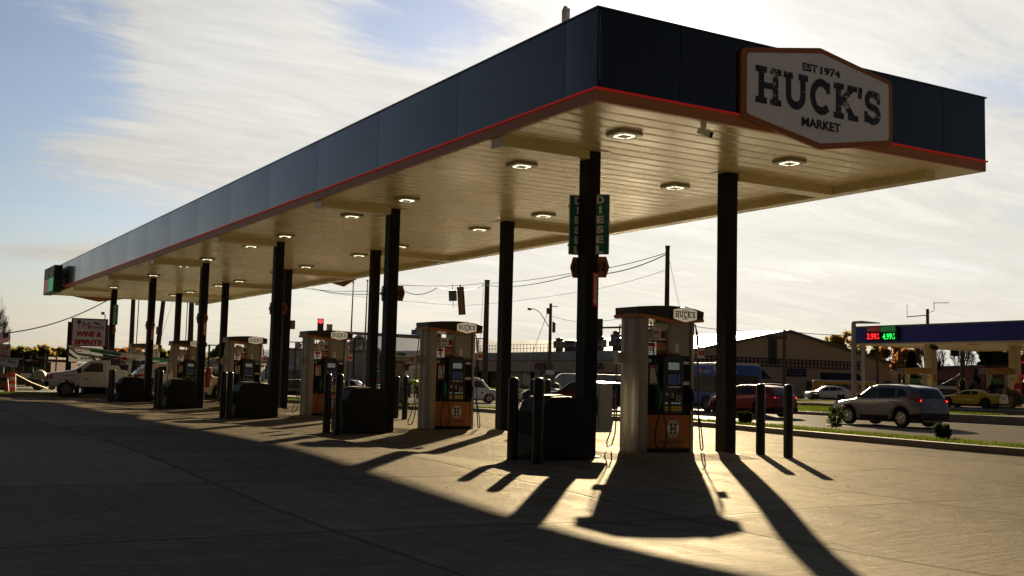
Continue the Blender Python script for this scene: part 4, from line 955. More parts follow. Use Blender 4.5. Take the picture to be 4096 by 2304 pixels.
# black SUV with the sun glint on its roof edge
car('sport_utility_car', 'black SUV with lit tail lamps left of the nearest dispenser', 'car', (32.2, 46.2, -.02), -3, suv_body(5.0, 2.0, 1.86, 1.12, 1.2, .41, 2.95, roofend=4.72), paint('black_car_paint', (.012, .012, .014), .2), [[(1.6, 1.24), (2.5, 1.24), (2.5, 1.68), (2.08, 1.64)], [(2.58, 1.24), (3.5, 1.26), (3.5, 1.7), (2.58, 1.71)], [(3.6, 1.27), (4.5, 1.3), (4.4, 1.66), (3.6, 1.69)]], SCR, (4.76, 4.95, .6, .72), .76, None,
    [(1.02, 1.28, .74, .94, .10)], (), .8, 0, None, RIM, (1.66, 1.2), GLS, (), (), None, True)
pw_ = gp(3340, 1600, .12)
car('sport_utility_car', 'white SUV with black grille parked facing left on the far lot', 'car', (78.8, 74.4, .12), -56, suv_body(4.95, 1.98, 1.72, 1.08, 1.12, .40, 2.9, roofend=4.2), paint('white_car_paint', (.52, .54, .58), .1), [[(1.6, 1.16), (2.5, 1.17), (2.5, 1.55), (2.08, 1.51)], [(2.58, 1.17), (3.5, 1.22), (3.3, 1.57), (2.58, 1.58)], [(3.56, 1.25), (4.0, 1.32), (3.8, 1.5), (3.42, 1.55)]], (1.36, 1.95, .68, .62), (4.35, 4.75, .56, .68), .82, None,
    (), [(.78, .90, .45, .88, .42)], None, .14, None, BLKRIM, (1.66, 1.16), GLS, [(1.55, .5, 1.12), (2.54, .42, 1.55)], [(2.3, 1.03)])
car('sport_utility_car', 'black SUV parked behind the white one near the warehouse wall', 'car', (76.5, 80.0, .12), -40, suv_body(5.0, 1.98, 1.8), paint('black_car_paint', (.012, .012, .014)), G1, SCR, None, .85, None, (), [(.80, .93, .5, .80, .4)], None, .14, None, BLKRIM)
# yellow coupe at the other station
BC = Body(4.8, 1.92, [(0, .5), (.05, .68), (.4, .84), (1.3, .97), (1.55, 1.0), (2.15, 1.30), (2.6, 1.37), (3.1, 1.36), (3.6, 1.24), (4.1, 1.07), (4.35, 1.05), (4.72, 1.06), (4.78, .98), (4.8, .55)], [(0, .5), (.4, .78), (1.4, .92), (3.3, .96), (4.2, 1.0), (4.8, .9)], (.95, 3.8), .37, .19, .2, .2, .12, 1.08)
car('sports_coupe', 'yellow sports coupe parked at the pumps of the other station', 'car', (63.4, 47.3, APZ), -14, BC, paint('yellow_car_paint', (.85, .52, .015), .0), [[(1.75, 1.0), (2.75, 1.0), (2.70, 1.28), (2.22, 1.24)], [(2.82, 1.0), (3.3, 1.04), (3.15, 1.23), (2.80, 1.28)]], (1.62, 2.15, .62, .56), (3.2, 4.0, .50, .62), .88, None,
    [(.86, .96, .36, .60, .04), (.86, .96, .66, .86, .10)], (), .70, .12, None, BLKRIM, (1.75, .98), GLS, [(1.7, .35, .98), (2.85, .35, 1.2)], [(2.6, .88)], None, False, GLSL)
car('saloon_car', 'white car mostly hidden between the silver SUV and the yellow coupe', 'car', (64.0, 54.6, APZ), -12, Body(4.7, 1.8, [(0, .55), (.1, .75), (1.2, .95), (1.9, 1.38), (3.2, 1.42), (3.9, 1.1), (4.6, 1.05), (4.7, .6)], [(0, .5), (1.2, .9), (4.0, .95), (4.7, .9)], (.9, 3.6), .34), paint('white_car_paint', (.5, .52, .55)), [[(1.7, .97), (2.6, .97), (2.6, 1.3), (2.0, 1.25)], [(2.7, .97), (3.5, 1.0), (3.2, 1.3), (2.7, 1.32)]], (1.3, 1.9, .6, .55), None, .82)
car('dark_car', 'dark car at the right edge beyond the red extinguisher box', 'car', (72.5, 52.2, APZ), 10, suv_body(4.6, 1.8, 1.5), paint('black_car_paint', (.012, .012, .014)), G1[:2], SCR, None, .9)
# cars left of centre on the road and lots
def P(px, py, z=-.02): q = gp(px, py, z); return (q.x, q.y, z)
BS = Body(4.6, 1.8, [(0, .55), (.1, .75), (1.1, .93), (1.8, 1.36), (2.3, 1.44), (3.1, 1.40), (3.9, 1.08), (4.5, 1.03), (4.6, .6)], [(0, .5), (1.2, .88), (4.0, .95), (4.6, .9)], (.9, 3.6), .33)
GS = [[(1.6, .96), (2.5, .96), (2.5, 1.34), (1.95, 1.28)], [(2.6, .96), (3.4, .98), (3.1, 1.30), (2.6, 1.35)]]
car('saloon_car', 'dark blue saloon car stopped right of the near bollards', 'car', P(2128, 1606), -60, BS, paint('dark_blue_paint', (.02, .025, .05)), GS, (1.25, 1.8, .6, .55), None, .56, frontgl=GLSL)
car('saloon_car', 'pale blue car roof showing behind the dark blue saloon', 'car', P(2165, 1590), -65, BS, paint('pale_blue_paint', (.22, .26, .38)), GS, (1.25, 1.8, .6, .55), None, .68)
car('old_utility_car', 'maroon two-door utility car with pale window glass behind the second rear column', 'car', P(2305, 1638), -45, suv_body(4.6, 1.8, 1.72, 1.05, 1.12, .36, 2.6), paint('maroon_paint', (.10, .012, .012), .2), G1, SCR, None, .80, frontgl=GLSL, mirror=(1.62, 1.13), doors=[(2.46, .42, 1.55), (1.5, .5, 1.1)])
car('parked_car', 'dark car with pale roof behind the third nearest dispenser', 'car', P(1270, 1583), 160, BS, paint('grey_blue_paint', (.06, .07, .10)), GS, (1.25, 1.8, .6, .55), None, .7)
car('parked_car', 'dark SUV parked before the blue and white shop front', 'car', P(1415, 1570), 150, suv_body(), paint('maroon_paint', (.05, .01, .014)), G1, SCR, None, .62)
car('parked_car', 'bluish car behind the bin of the fourth pump island', 'car', P(1195, 1590), 120, BS, paint('dark_blue_paint', (.02, .025, .05)), GS, (1.25, 1.8, .6, .55), None, .75, glm=GLSL)
car('parked_car', 'silver car beyond the fifth nearest dispenser', 'car', P(925, 1572), 110, BS, paint('grey_silver_paint', (.3, .3, .3)), GS, (1.25, 1.8, .6, .55), None, .8)
# white crossover refuelling at the far pumps
car('crossover_car', 'large white crossover standing behind the fifth nearest dispenser, facing right', 'car', (13.7, 53.7, 0), 93, suv_body(4.9, 1.95, 1.72, 1.06, 1.12, .38, 2.9, roofend=4.35), paint('cream_white_paint', (.60, .58, .50), .0), [[(1.6, 1.16), (2.45, 1.17), (2.45, 1.55), (2.08, 1.51)], [(2.53, 1.17), (3.4, 1.2), (3.4, 1.57), (2.53, 1.58)], [(3.48, 1.22), (4.1, 1.30), (3.8, 1.52), (3.48, 1.56)]], (1.36, 1.95, .68, .62), (4.45, 4.75, .56, .68), 1.02, None,
    [(1.0, 1.16, .5, .9, .5)], [(.78, .90, .45, .88, .42)], .74, .14, (2.0, 4.1), RIM, (1.66, 1.16), GLS, [(1.55, .5, 1.12), (2.49, .42, 1.55), (3.44, .5, 1.2)], [(2.3, 1.03), (3.2, 1.05)], DARKM, frontgl=GLSL)
# ---- white van with purple lettering
VM = paint('white_van_paint', (.66, .67, .76), 0, .4)
VB = Body(5.7, 2.0, [(0, .7), (.06, .95), (.5, 1.10), (.95, 1.18), (1.55, 1.88), (1.9, 2.06), (2.6, 2.12), (5.5, 2.10), (5.66, 2.0), (5.7, .6)], [(0, .6), (.9, 1.08), (1.5, 1.22), (5.7, 1.25)], (1.0, 4.4), .38, .26, .06, .08, .02)
t = car('panel_van', 'white panel van with purple lettering driving right of the second nearest dispenser', 'van', P(1862, 1609), 112, VB, VM, [[(1.35, 1.26), (2.25, 1.26), (2.25, 1.82), (1.72, 1.78)]], (1.0, 1.5, .8, .74), None, .70, doors=[(1.2, .5, 1.2), (2.32, .4, 1.95), (3.5, .4, 1.95)], glm=GLSL, mirror=(1.45, 1.25), mate=BLACK)
PUR = mat('purple_print', (.05, .035, .16), .5)
m_ = MB(); text(m_, 'yNest', (.42, -1.012, 1.50), .85, .32, bold=.02); m_.build('lettering', PUR, t)
m_ = MB(); text(m_, 'Free Local Laundry', (.15, -1.012, .98), 1.2, .12, bold=.02); m_.build('lettering', PUR, t)
m_ = MB(); text(m_, "Wash N' Fold", (.05, -1.012, .82), .9, .10, bold=.02); m_.build('lettering', PUR, t)
m_ = MB(); text(m_, 'Pickup & Delivery', (.1, -1.012, .66), 1.2, .11, bold=.02); m_.build('lettering', PUR, t)
m_ = MB(); m_.box(1.15, 1.40, -1.012, -1.006, .80, .90); m_.build('badge', BLACK, t)
# ---- box bodied vehicles: buses
def boxbody(t, L, W, z0, z1, mt, r=.14, name='body'):
    m_ = MB(); m_.prism(rounded([(-W/2, z0), (W/2, z0), (W/2*.97, z1), (-W/2*.97, z1)], r), -L/2, L/2, 'x'); return m_.build(name, mt, t, bevel=.05, smooth=False)
def bus(name, label, cat, pos, heading, L, W, H, mt, wheels, wr, scale=1., win=None, winm=GLS, roofm=None):
    t = thing(name, label, cat, pos, R(90-heading)); t.scale = (scale,)*3
    boxbody(t, L, W, .38, H, mt)
    m_ = MB(); m_.box(-L/2+.3, L/2-.3, -W*.42, W*.42, .22, .5); m_.build('underbody', DARKM, t)
    for x in wheels:
        for sg in (-1, 1): wheel(t, x, sg*(W/2-.12), wr, .28, STEEL, 8)
        for sg in (-1, 1):
            m_ = MB(); m_.prism([(x+wr*1.18*math.cos(a*math.pi/10), wr+wr*1.18*math.sin(a*math.pi/10)) for a in range(11)], sg*(W/2+.002), sg*(W/2+.012), 'y'); m_.build('wheel_arch', DARKM, t)
    if win:
        n, xa, xb, za, zb_ = win; d = (xb-xa)/n
        for k in range(n):
            for sg in (-1, 1): m_ = MB(); m_.box(xa+k*d+.05, xa+(k+1)*d-.05, min(sg*(W/2-.03), sg*(W/2+.008)), max(sg*(W/2-.03), sg*(W/2+.008)), za, zb_); m_.build('window', winm, t)
    if roofm: m_ = MB(); m_.prism(rounded([(-W*.46, H-.02), (W*.46, H-.02), (W*.42, H+.14), (-W*.42, H+.14)], .08), -L/2+.1, L/2-.1, 'x'); m_.build('roof', roofm, t)
    return t
BUSB = paint('bus_blue', (.025, .11, .55), .0, .35); BUSW = paint('bus_pale', (.55, .55, .66), 0, .4)
L_ = 8.4
t = bus('city_bus', 'blue and white city bus reading metro stopped beyond the nearest dispenser', 'bus', (38.5, 45.4, -.02), 0, L_, 2.45, 2.72, BUSB, (2.6, -2.2), .46, .87, roofm=PAPER)
for sg in (-1, 1):
    m_ = MB(); m_.box(-L_/2+1.2, L_/2-.4, min(sg*1.2, sg*1.236), max(sg*1.2, sg*1.236), 1.15, 2.10); m_.build('window_band', mat('bus_black_glass', (.008, .008, .008), .12, coat=.5), t)
    for k in range(4):
        m_ = MB(); m_.box(L_/2-1.0-k*1.15, L_/2-.95-k*1.15, min(sg*1.2, sg*1.242), max(sg*1.2, sg*1.242), 1.15, 2.10); m_.build('window_pillar', DARKM, t)
    m_ = MB(); m_.prism([(-4.1, .45), (-1.9, .45), (-2.2, .8), (-3.0, 1.12), (-4.1, 1.12)], sg*1.229, sg*1.236, 'y'); m_.build('pale_flash', BUSW, t)
    m_ = MB(); m_.prism([(-4.0, 2.14), (-3.1, 2.14), (-2.75, 2.62), (-4.0, 2.62)], sg*1.229, sg*1.236, 'y'); m_.build('pale_flash', BUSW, t)
m_ = MB(); m_.lathe([(.17, 0), (.17, .01)], 20, M=Matrix.Translation((-1.7, 1.236, 2.38)) @ Matrix.Rotation(R(-90), 4, 'X')); m_.build('logo_disc', REDS, t)
m_ = MB(); text(m_, 'M', (-1.7, 1.252, 2.38), .18, .18, (-1, 0, 0), (0, 0, 1), bold=.04); m_.build('logo_letter', PAPER, t)
m_ = MB(); text(m_, 'metro', (-2.25, 1.242, 2.36), .68, .18, (-1, 0, 0), (0, 0, 1), bold=.02, shear=.2); m_.build('lettering', PAPER, t)
m_ = MB(); m_.box(-4.215, -4.205, -.95, .95, 1.45, 2.15); m_.build('rear_grille', mat('bus_black_glass', (.008, .008, .008)), t)
m_ = MB(); m_.box(-4.215, -4.205, -.95, .95, .95, 1.2); m_.build('rear_vent', DARKM, t)
for y in (-.9, -.25, 0, .25, .95):
    m_ = MB(); m_.cbox((-4.21, y, 2.52), (.03, .10, .05)); m_.build('marker_lamp', TLR, t)
m_ = MB(); text(m_, '5365', (-4.215, .85, 2.30), .35, .12, (0, -1, 0), (0, 0, 1)); m_.build('fleet_number', PAPER, t)
m_ = MB(); text(m_, 'STOP', (-4.218, .5, 1.07), .40, .15, (0, -1, 0), (0, 0, 1), bold=.03); m_.build('stop_lamp', TLE, t)
# small white shuttle bus
t = bus('shuttle_bus', 'small white shuttle bus behind the maroon car with a swoosh logo on its front', 'bus', P(2400, 1601, -.02), -62, 8.5, 2.4, 2.72, paint('shuttle_white', (.44, .44, .50), 0, .4), (2.9, -2.4), .40, .72, (6, -4.0, 2.2, 1.30, 2.15), GLS)
m_ = MB(); m_.prism([(4.2, 1.5), (4.75, 1.75), (4.75, 2.25), (4.5, 2.55), (4.2, 2.68)], -1.1, 1.1, 'y'); m_.build('front_cap', paint('shuttle_white', (.44, .44, .5)), t, bevel=.05)
m_ = MB(); text(m_, 'SCT', (4.765, 0, 2.05), .7, .22, (0, 1, 0), (0, 0, 1), bold=.0, shear=.4); m_.build('logo', INK, t)
m_ = MB(); m_.box(4.755, 4.77, -.5, .5, 1.86, 1.89); m_.build('logo_line', REDS, t)
# school bus on the far lot
t = bus('school_bus', 'yellow school bus with white roof on the far lot behind the white pole', 'bus', (92.0, 84.5, .12), -45, 8.2, 2.3, 2.45, paint('school_yellow', (.75, .36, .02), 0, .4), (2.6, -2.6), .42, .80, (6, -3.8, 2.6, 1.35, 2.05), GLS, PAPER)
m_ = MB(); m_.box(4.105, 4.12, -.5, .5, 2.08, 2.34); m_.build('sign_board', mat('school_sign', (.35, .22, .02), .5), t)
m_ = MB(); m_.prism([(4.1, .5), (5.4, .5), (5.5, 1.0), (4.1, 1.25)], -.85, .85, 'y'); m_.build('bonnet', paint('school_yellow', (.5, .24, .01)), t, bevel=.05)
m_ = MB(); m_.lathe([(.22, 0), (.22, .02)], 8, M=Matrix.Translation((-3.2, -1.17, 1.1)) @ Matrix.Rotation(R(90), 4, 'X')); m_.build('stop_paddle', REDS, t)
# ---- white bucket truck beside the farthest island, facing left
TW = paint('truck_white', (.66, .66, .68), 0, .4)
def cab_truck(name, label, pos, heading, scale, mt):
    t = thing(name, label, 'truck', pos, R(90-heading)); t.scale = (scale,)*3
    B = Body(4.3, 2.0, [(0, .95), (.04, 1.30), (.25, 1.38), (1.25, 1.52), (1.4, 1.56), (2.15, 2.06), (2.4, 2.14), (3.4, 2.16), (3.72, 2.06), (3.95, 1.6), (4.3, 1.58), (4.3, 1.0)], [(0, .8), (.2, 1.28), (1.3, 1.42), (3.6, 1.45), (4.3, 1.45)], (1.0, ), .43, .55, .10, .06, .0, 1.16)
    B.shell().build('cab_body', mt, t, smooth=True)
    B.over(1.46, 2.12, .80, .72).build('windscreen', GLSL, t, smooth=True)
    for sg in (-1, 1):
        B.side([(1.78, 1.46), (2.95, 1.46), (2.92, 1.98), (2.30, 1.97)], sg).build('window', GLSL, t, smooth=True)
        m_ = MB(); B.side([(1.62, .7), (1.635, .7), (1.635, 1.5), (1.62, 1.5)], sg, .004, 1, 5, m_); B.side([(3.05, .7), (3.065, .7), (3.065, 2.0), (3.05, 2.0)], sg, .004, 1, 5, m_); m_.build('door_gap', DARKM, t)
        m_ = MB(); y = B.yat(1.7, 1.42)*sg; m_.cbox((.45, y+sg*.18, 1.52), (.10, .2, .30)); m_.build('mirror', BLACK, t, bevel=.03)
        m_ = MB(); m_.cbox((.05, sg*1.005, 1.05), (.24, .03, .05)); m_.build('door_handle', BLACK, t)
        B.side([(.03, 1.0), (.28, 1.0), (.26, 1.24), (.03, 1.24)], sg, .012).build('corner_lamp', mat('amber_lens', (.55, .16, .01), .2, coat=.5), t)
    m_ = MB(); m_.cbox((2.16, 0, 1.10), (.06, 1.3, .34)); m_.build('grille', BLACK, t)
    m_ = MB(); m_.cbox((2.20, 0, .72), (.22, 2.0, .30)); m_.build('front_bumper', BLACK, t, bevel=.03)
    m_ = MB(); m_.lathe([(.13, 0), (.15, .05), (.08, .10)], 12, (-.35, 0, 2.165)); m_.build('beacon', mat('amber_lens', (.55, .16, .01)), t)
    return t, B
t, B = cab_truck('bucket_truck', 'white bucket truck with green striped boom parked facing left behind the farthest island', (9.9, 57.5, 0), -84, .84, TW)
m_ = MB(); m_.box(-6.0, -2.2, -1.0, 1.0, .80, 1.42); m_.build('utility_body', TW, t, bevel=.04)
m_ = MB(); m_.box(-6.0, 1.2, -.45, .45, .5, .80); m_.build('chassis', DARKM, t)
for x, q in ((1.15, 1), (-4.2, 1)):
    for sg in (-1, 1): wheel(t, x, sg*.86, .43, .27, STEEL, 8)
m_ = MB(); m_.lathe([(.32, 1.42), (.28, 1.9), (.22, 2.2)], 14, (-2.7, 0, 0)); m_.build('turret', DARKM, t)
m_ = MB(); m_.tube([(-6.6, 0, 1.95), (1.0, 0, 2.86)], [.15, .13], 4); m_.build('lower_boom', TW, t)
m_ = MB(); m_.tube([(-1.8, .12, 2.52), (-.1, .12, 2.73)], .10, 4); m_.build('boom_stripe', mat('boom_green', (.01, .16, .08), .4), t)
m_ = MB(); m_.tube([(-5.2, .12, 2.14), (-3.3, .12, 2.36)], .10, 4); m_.build('boom_stripe', MATS['boom_green'], t)
m_ = MB(); text(m_, 'elec', (-5.9, .26, 2.06), .9, .22, (-1, 0, -.10), (0, 0, 1)); m_.build('boom_lettering', INK, t)
m_ = MB(); m_.tube([(1.2, 0, 2.95), (.6, .1, 2.5), (-1.2, .1, 2.25), (-2.6, 0, 2.1)], [.06, .08, .09, .08], 6); m_.build('upper_boom', mat('boom_grey', (.25, .25, .25), .5), t)
m_ = MB(); m_.tube([(1.15, .12, 2.85), (1.2, .12, 2.6), (.9, .12, 2.35), (.6, .12, 2.2)], [.05, .09, .08, .04], 6); m_.build('bucket_linkage', DARKM, t); m_ = MB(); m_.tube([(-.2, .16, 2.35), (-.5, .2, 2.1), (-.9, .16, 2.25), (-1.6, .16, 2.4)], .05, 6); m_.build('hydraulic_hose', DARKM, t)
m_ = MB(); m_.box(-1.7, -1.2, -.9, .9, 1.0, 2.25); m_.build('toolbox_frame', DARKM, t)
m_ = MB(); text(m_, '618-538-1000', (1.0, 1.02, 1.22), .7, .07, (-1, 0, 0), (0, 0, 1), bold=.03)
m_.build('phone_number', INK, t)
# ---- rusty boom truck behind the second island
RUST = distressed('rusty_cream_paint', (.30, .27, .18), (.10, .035, .015), 3.2, .56, .7)
q = gp(1650, 1610, -.02)
q = at(1600, 1500, 58); t = thing('boom_truck', 'old white truck with rusty boom seen left of the second nearest dispenser', 'truck', (q.x, q.y, -.02), faceang(q)); t.scale = (.78,)*3
m_ = MB(); m_.prism([(.6, .7), (2.6, .7), (2.6, 1.5), (2.5, 2.45), (2.3, 2.6), (.8, 2.6), (.6, 2.5)], -1.05, 1.05, 'y'); m_.build('cab', TW, t, bevel=.05)
for (xa, xb) in ((.85, 1.35), (1.75, 2.35)): m_ = MB(); m_.box(xa, xb, -1.062, -1.05, 1.65, 2.35); m_.build('window', mat('green_tinted_glass', (.22, .26, .16), .1, coat=.5), t)
m_ = MB(); m_.prism([(2.6, .7), (3.9, .7), (4.0, 1.35), (2.6, 1.6)], -.95, .95, 'y'); m_.build('bonnet', TW, t, bevel=.06)
m_ = MB(); m_.box(-.45, .5, -1.1, 1.1, .75, 1.85); m_.build('tool_body', RUST, t, bevel=.03)
m_ = MB(); m_.tube([(-.4, 0, 3.3), (2.8, 0, 3.42)], .2, 4); m_.build('upper_boom', TW, t)
m_ = MB(); m_.tube([(-.4, 0, 2.8), (2.2, 0, 2.95)], .22, 4); m_.build('lower_boom', RUST, t)
m_ = MB(); m_.prism([(-.42, 1.85), (.4, 1.85), (.3, 2.65), (-.35, 2.7)], -.5, .5, 'y'); m_.build('turret', RUST, t, bevel=.03)
m_ = MB(); m_.cbox((.05, -.23, 3.28), (.6, .02, .22)); m_.build('green_plate', MATS['boom_green'], t)
m_ = MB(); m_.cbox((.45, -1.2, 1.75), (.3, .1, .85)); m_.build('mirror', WHITE, t)
m_ = MB(); m_.cbox((.7, -.26, 2.9), (.2, .02, .15)); m_.build('red_reflector', REDS, t)
for x in (3.0, -.0):
    for sg in (-1, 1): wheel(t, x, sg*.95, .48, .28, STEEL, 8)

# ------------------------------------------------------------------ people
def skin_obj(name, chains, mt, parent, sub=1):
    vs = []; es = []; rs = []; idx = {}
    def key(p): return tuple(round(c, 4) for c in p)
    for ch in chains:
        prev = None
        for (p, r) in ch:
            k = key(p)
            if k not in idx: idx[k] = len(vs); vs.append(p); rs.append(r)
            if prev is not None and prev != idx[k]: es.append((prev, idx[k]))
            prev = idx[k]
    me = bpy.data.meshes.new(name); me.from_pydata(vs, es, []); me.materials.append(mt)
    o = bpy.data.objects.new(name, me); col.objects.link(o); o.parent = parent
    bm = bmesh.new(); bm.from_mesh(me); sk = bm.verts.layers.skin.verify(); bm.verts.ensure_lookup_table()
    for i, v in enumerate(bm.verts): v[sk].radius = (rs[i], rs[i]); v[sk].use_root = (i == 0)
    bm.to_mesh(me); bm.free()
    o.modifiers.new('skin', 'SKIN').use_smooth_shade = True
    s_ = o.modifiers.new('sub', 'SUBSURF'); s_.levels = sub; s_.render_levels = sub
    return o
SKIN = mat('skin', (.22, .12, .08), .55); SKIND = mat('dark_skin', (.05, .025, .015), .55)
def fingers(w, d, s_=1.):
    w = Vector(w); d = Vector(d).normalized(); side = d.cross(Vector((0, 0, 1)));
    if side.length < .1: side = Vector((0, 1, 0))
    side.normalize(); palm = w+d*.07; out = [[(tuple(w), .026), (tuple(palm), .032)]]
    for k, l in enumerate((.065, .075, .072, .055)):
        b = palm+side*(.027-.018*k); curl = Vector((0, 0, -.02)); out.append([(tuple(palm), .032), (tuple(b+d*.02), .009), (tuple(b+d*.02+d*l*.55+curl), .009), (tuple(b+d*.02+d*l*.85+curl*2.2), .008)])
    out.append([(tuple(palm), .032), (tuple(w+d*.03+side*.045), .011), (tuple(w+d*.07+side*.06), .009)])
    return out
def person(label, pos, rz, J, top, legs, skin=SKIN, hat=None, hair=INK, scale=1.):
    "J: joints in metres in the person's frame, x forward"
    t = thing('person', label, 'person', pos, rz); t.scale = (scale,)*3
    g = lambda k: tuple(J[k])
    ch = [[(g('pelvis'), .135), (g('waist'), .12), (g('chest'), .155), (g('neckb'), .075), (g('neck'), .055), (g('head'), .10), (g('crown'), .075)]]
    for s in 'lr':
        ch.append([(g('chest'), .155), (g('sh'+s), .065), (g('el'+s), .045), (g('wr'+s), .027)])
        d = Vector(J['wr'+s])-Vector(J['el'+s]); ch += fingers(J['wr'+s], d)
        ch.append([(g('pelvis'), .135), (g('hip'+s), .095), (g('kn'+s), .062), (g('an'+s), .042), (g('toe'+s), .038)])
    skin_obj('body', ch, skin, t)
    # clothing follows the limbs a little wider
    c = [[(g('pelvis'), .15), (g('waist'), .142), (g('chest'), .178), (g('neckb'), .082)]]
    for s in 'lr': c.append([(g('chest'), .178), (g('sh'+s), .082), (tuple((Vector(J['sh'+s])*.35+Vector(J['el'+s])*.65)), .062)])
    skin_obj('jacket', c, top, t)
    c = []
    for s in 'lr': c.append([(g('pelvis'), .152), (g('hip'+s), .112), (g('kn'+s), .082), (g('an'+s), .062)])
    skin_obj('trousers', c, legs, t)
    for s in 'lr':
        a = Vector(J['an'+s]); b = Vector(J['toe'+s]); skin_obj('shoe', [[(tuple(a+Vector((0, 0, -.03))), .055), (tuple(b), .048)]], BLACK, t)
    h = Vector(J['head']); n = Vector(J['crown'])-h; n.normalize(); f = Vector(J['face']).normalized()
    m_ = MB(); M = Matrix.Translation(h+n*.05) @ n.to_track_quat('Z', 'Y').to_matrix().to_4x4()
    if hat: m_.lathe([(.145, .0), (.14, .015), (.122, .02), (.12, .07), (.08, .12), (.02, .14)], 18, M=M); m_.build('hard_hat', hat, t, smooth=True)
    else: m_.lathe([(.112, -.02), (.118, .03), (.10, .08), (.05, .11), (.01, .12)], 16, M=M); m_.build('hair', hair, t, smooth=True)
    m_ = MB(); m_.tube([h+f*.10-n*.01, h+f*.13-n*.03], [.012, .018], 6); m_.build('nose', skin, t, smooth=True)
    sd = f.cross(n).normalized(); m_ = MB()
    for s in (-1, 1): m_.cbox(tuple(h+f*.105+sd*(.035*s)+n*.015), (.012, .012, .01))
    m_.build('eyes', INK, t)
    m_ = MB(); m_.cbox(tuple(h+f*.104-n*.055), (.012, .05, .012)); m_.build('mouth', mat('lip', (.2, .06, .05), .5), t)
    return t
HIVIS = mat('hi_vis_yellow', (.30, .62, .02), .6, emit=(.4, .9, .05), es=0.0)
def bend(dx=0.):   # stooping to the ground in front
    return dict(pelvis=(0, 0, .86), waist=(.10, 0, .98), chest=(.36, 0, 1.02), neckb=(.50, 0, 1.00), neck=(.56, 0, .98), head=(.66, 0, .90), crown=(.76, 0, .86), face=(.3, 0, -1),
                shl=(.42, .19, .98), shr=(.42, -.19, .98), ell=(.50, .22, .68), elr=(.48, -.22, .68), wrl=(.58, .14, .44), wrr=(.60, -.10, .42),
                hipl=(0, .10, .80), hipr=(0, -.10, .80), knl=(.12+dx, .12, .46), knr=(.10, -.12, .45), anl=(-.04+dx, .12, .09), anr=(-.05, -.13, .09), toel=(.14+dx, .13, .05), toer=(.13, -.14, .05))
DENIM = mat('dark_denim', (.02, .025, .045), .8)
q = gp(1622, 1617, .14)
person('worker in lime hi-vis vest bending over, the left of two workers', (q.x, q.y, .14), R(-10), bend(), HIVIS, DENIM, SKIND, None, scale=1.0)
q = gp(1672, 1617, .14)
person('worker in lime hi-vis vest and white hard hat bending over, nearest the second dispenser', (q.x+.2, q.y+.1, .14), R(200), bend(.1), HIVIS, DENIM, SKIN, PAPER, scale=1.02)
stand = dict(pelvis=(0, 0, .98), waist=(0, 0, 1.10), chest=(.02, 0, 1.32), neckb=(.0, 0, 1.46), neck=(.01, 0, 1.53), head=(.02, 0, 1.62), crown=(.02, 0, 1.71), face=(1, 0, -.1),
             shl=(.0, .20, 1.40), shr=(.0, -.20, 1.40), ell=(.14, .26, 1.16), elr=(.10, -.26, 1.14), wrl=(.34, .18, 1.14), wrr=(.30, -.15, 1.10),
             hipl=(0, .10, .92), hipr=(0, -.10, .92), knl=(.04, .11, .50), knr=(-.02, -.11, .50), anl=(-.02, .12, .09), anr=(-.06, -.12, .09), toel=(.14, .13, .05), toer=(.10, -.14, .05))
q = at(3963, 1610, 80)
person('person in a dark jacket standing at the pump behind the yellow coupe', (64.2, 46.3, APZ), R(60), stand, mat('dark_jacket', (.015, .015, .02), .8), mat('beige_trousers', (.30, .22, .12), .8), SKIND, None, scale=1.0)
# ------------------------------------------------------------------ buildings across the road
GREYW = mat('grey_rendered_wall', (.46, .45, .46), .8, 0, .1, .4, .2, 8); TANW = mat('tan_rendered_wall', (.62, .50, .33), .85, 0, .10, .3, .2, 8)
ROOFW = mat('pale_metal_roof', (.42, .40, .42), .42, .1, .05, .2); PURP = mat('dark_purple_trim', (.022, .014, .035), .5)
AWN = mat('dark_awning', (.022, .022, .03), .7); DKG = mat('shop_glass', (.012, .012, .014), .1, 0, .3, 2, coat=.6)
FX = 91.; FY = 107.7
def zat(x, y, py): return hz((x, y), py)
# long strip mall, facade along x = 91, seen end on behind the pumps
t = thing('strip_mall', 'long low shopping strip with railing on its parapet behind the pumps', 'building', (FX, FY+11, 0))
zw = 5.84; zc = 4.46; zs = 2.78
m_ = MB(); m_.box(0, .3, 0, 330, zc+.06, zw); m_.build('parapet_wall', GREYW, t)
m_ = MB(); m_.box(-.12, .35, 0, 330, zc-.02, zc+.06); m_.build('cornice', DARKM, t)
m_ = MB(); m_.box(0, .3, 0, 330, zs, zc-.02); m_.build('sign_band', TANW, t)
m_ = MB(); m_.box(3.0, 3.3, 0, 330, .12, zw-.1); m_.build('shop_wall', DKG, t)
m_ = MB(); m_.box(.3, 3.0, 0, 330, zs, zs+.12); m_.build('arcade_ceiling', GREYW, t)
for k in range(22):
    m_ = MB(); m_.box(.0, .5, 4+k*11, 4.5+k*11, .12, zs); m_.build('arcade_pillar', GREYW, t)
for k in range(30):
    m_ = MB(); m_.box(2.94, 2.99, 6+k*7.5, 9+k*7.5, .3, 2.4); m_.build('shop_window', mat('dim_shop_window', (.05, .045, .04), .15, 0, .5, .4, coat=.5), t)
m_ = MB(); ra, rb = zw, 7.08
m_.box(.1, .16, 0, 330, rb-.07, rb); m_.box(.1, .16, 0, 330, (ra+rb)/2-.04, (ra+rb)/2+.02)
for k in range(330): m_.box(.11, .15, k*1.0, k*1.0+.09, ra, rb)
m_.build('roof_railing', PURP, t)
m_ = MB(); m_.box(.35, 40, 0, 330, zw-.4, zw-.25); m_.build('flat_roof', mat('gravel_roof', (.22, .21, .2), .7), t)
RDK = mat('unlit_red_letters', (.16, .012, .015), .5)
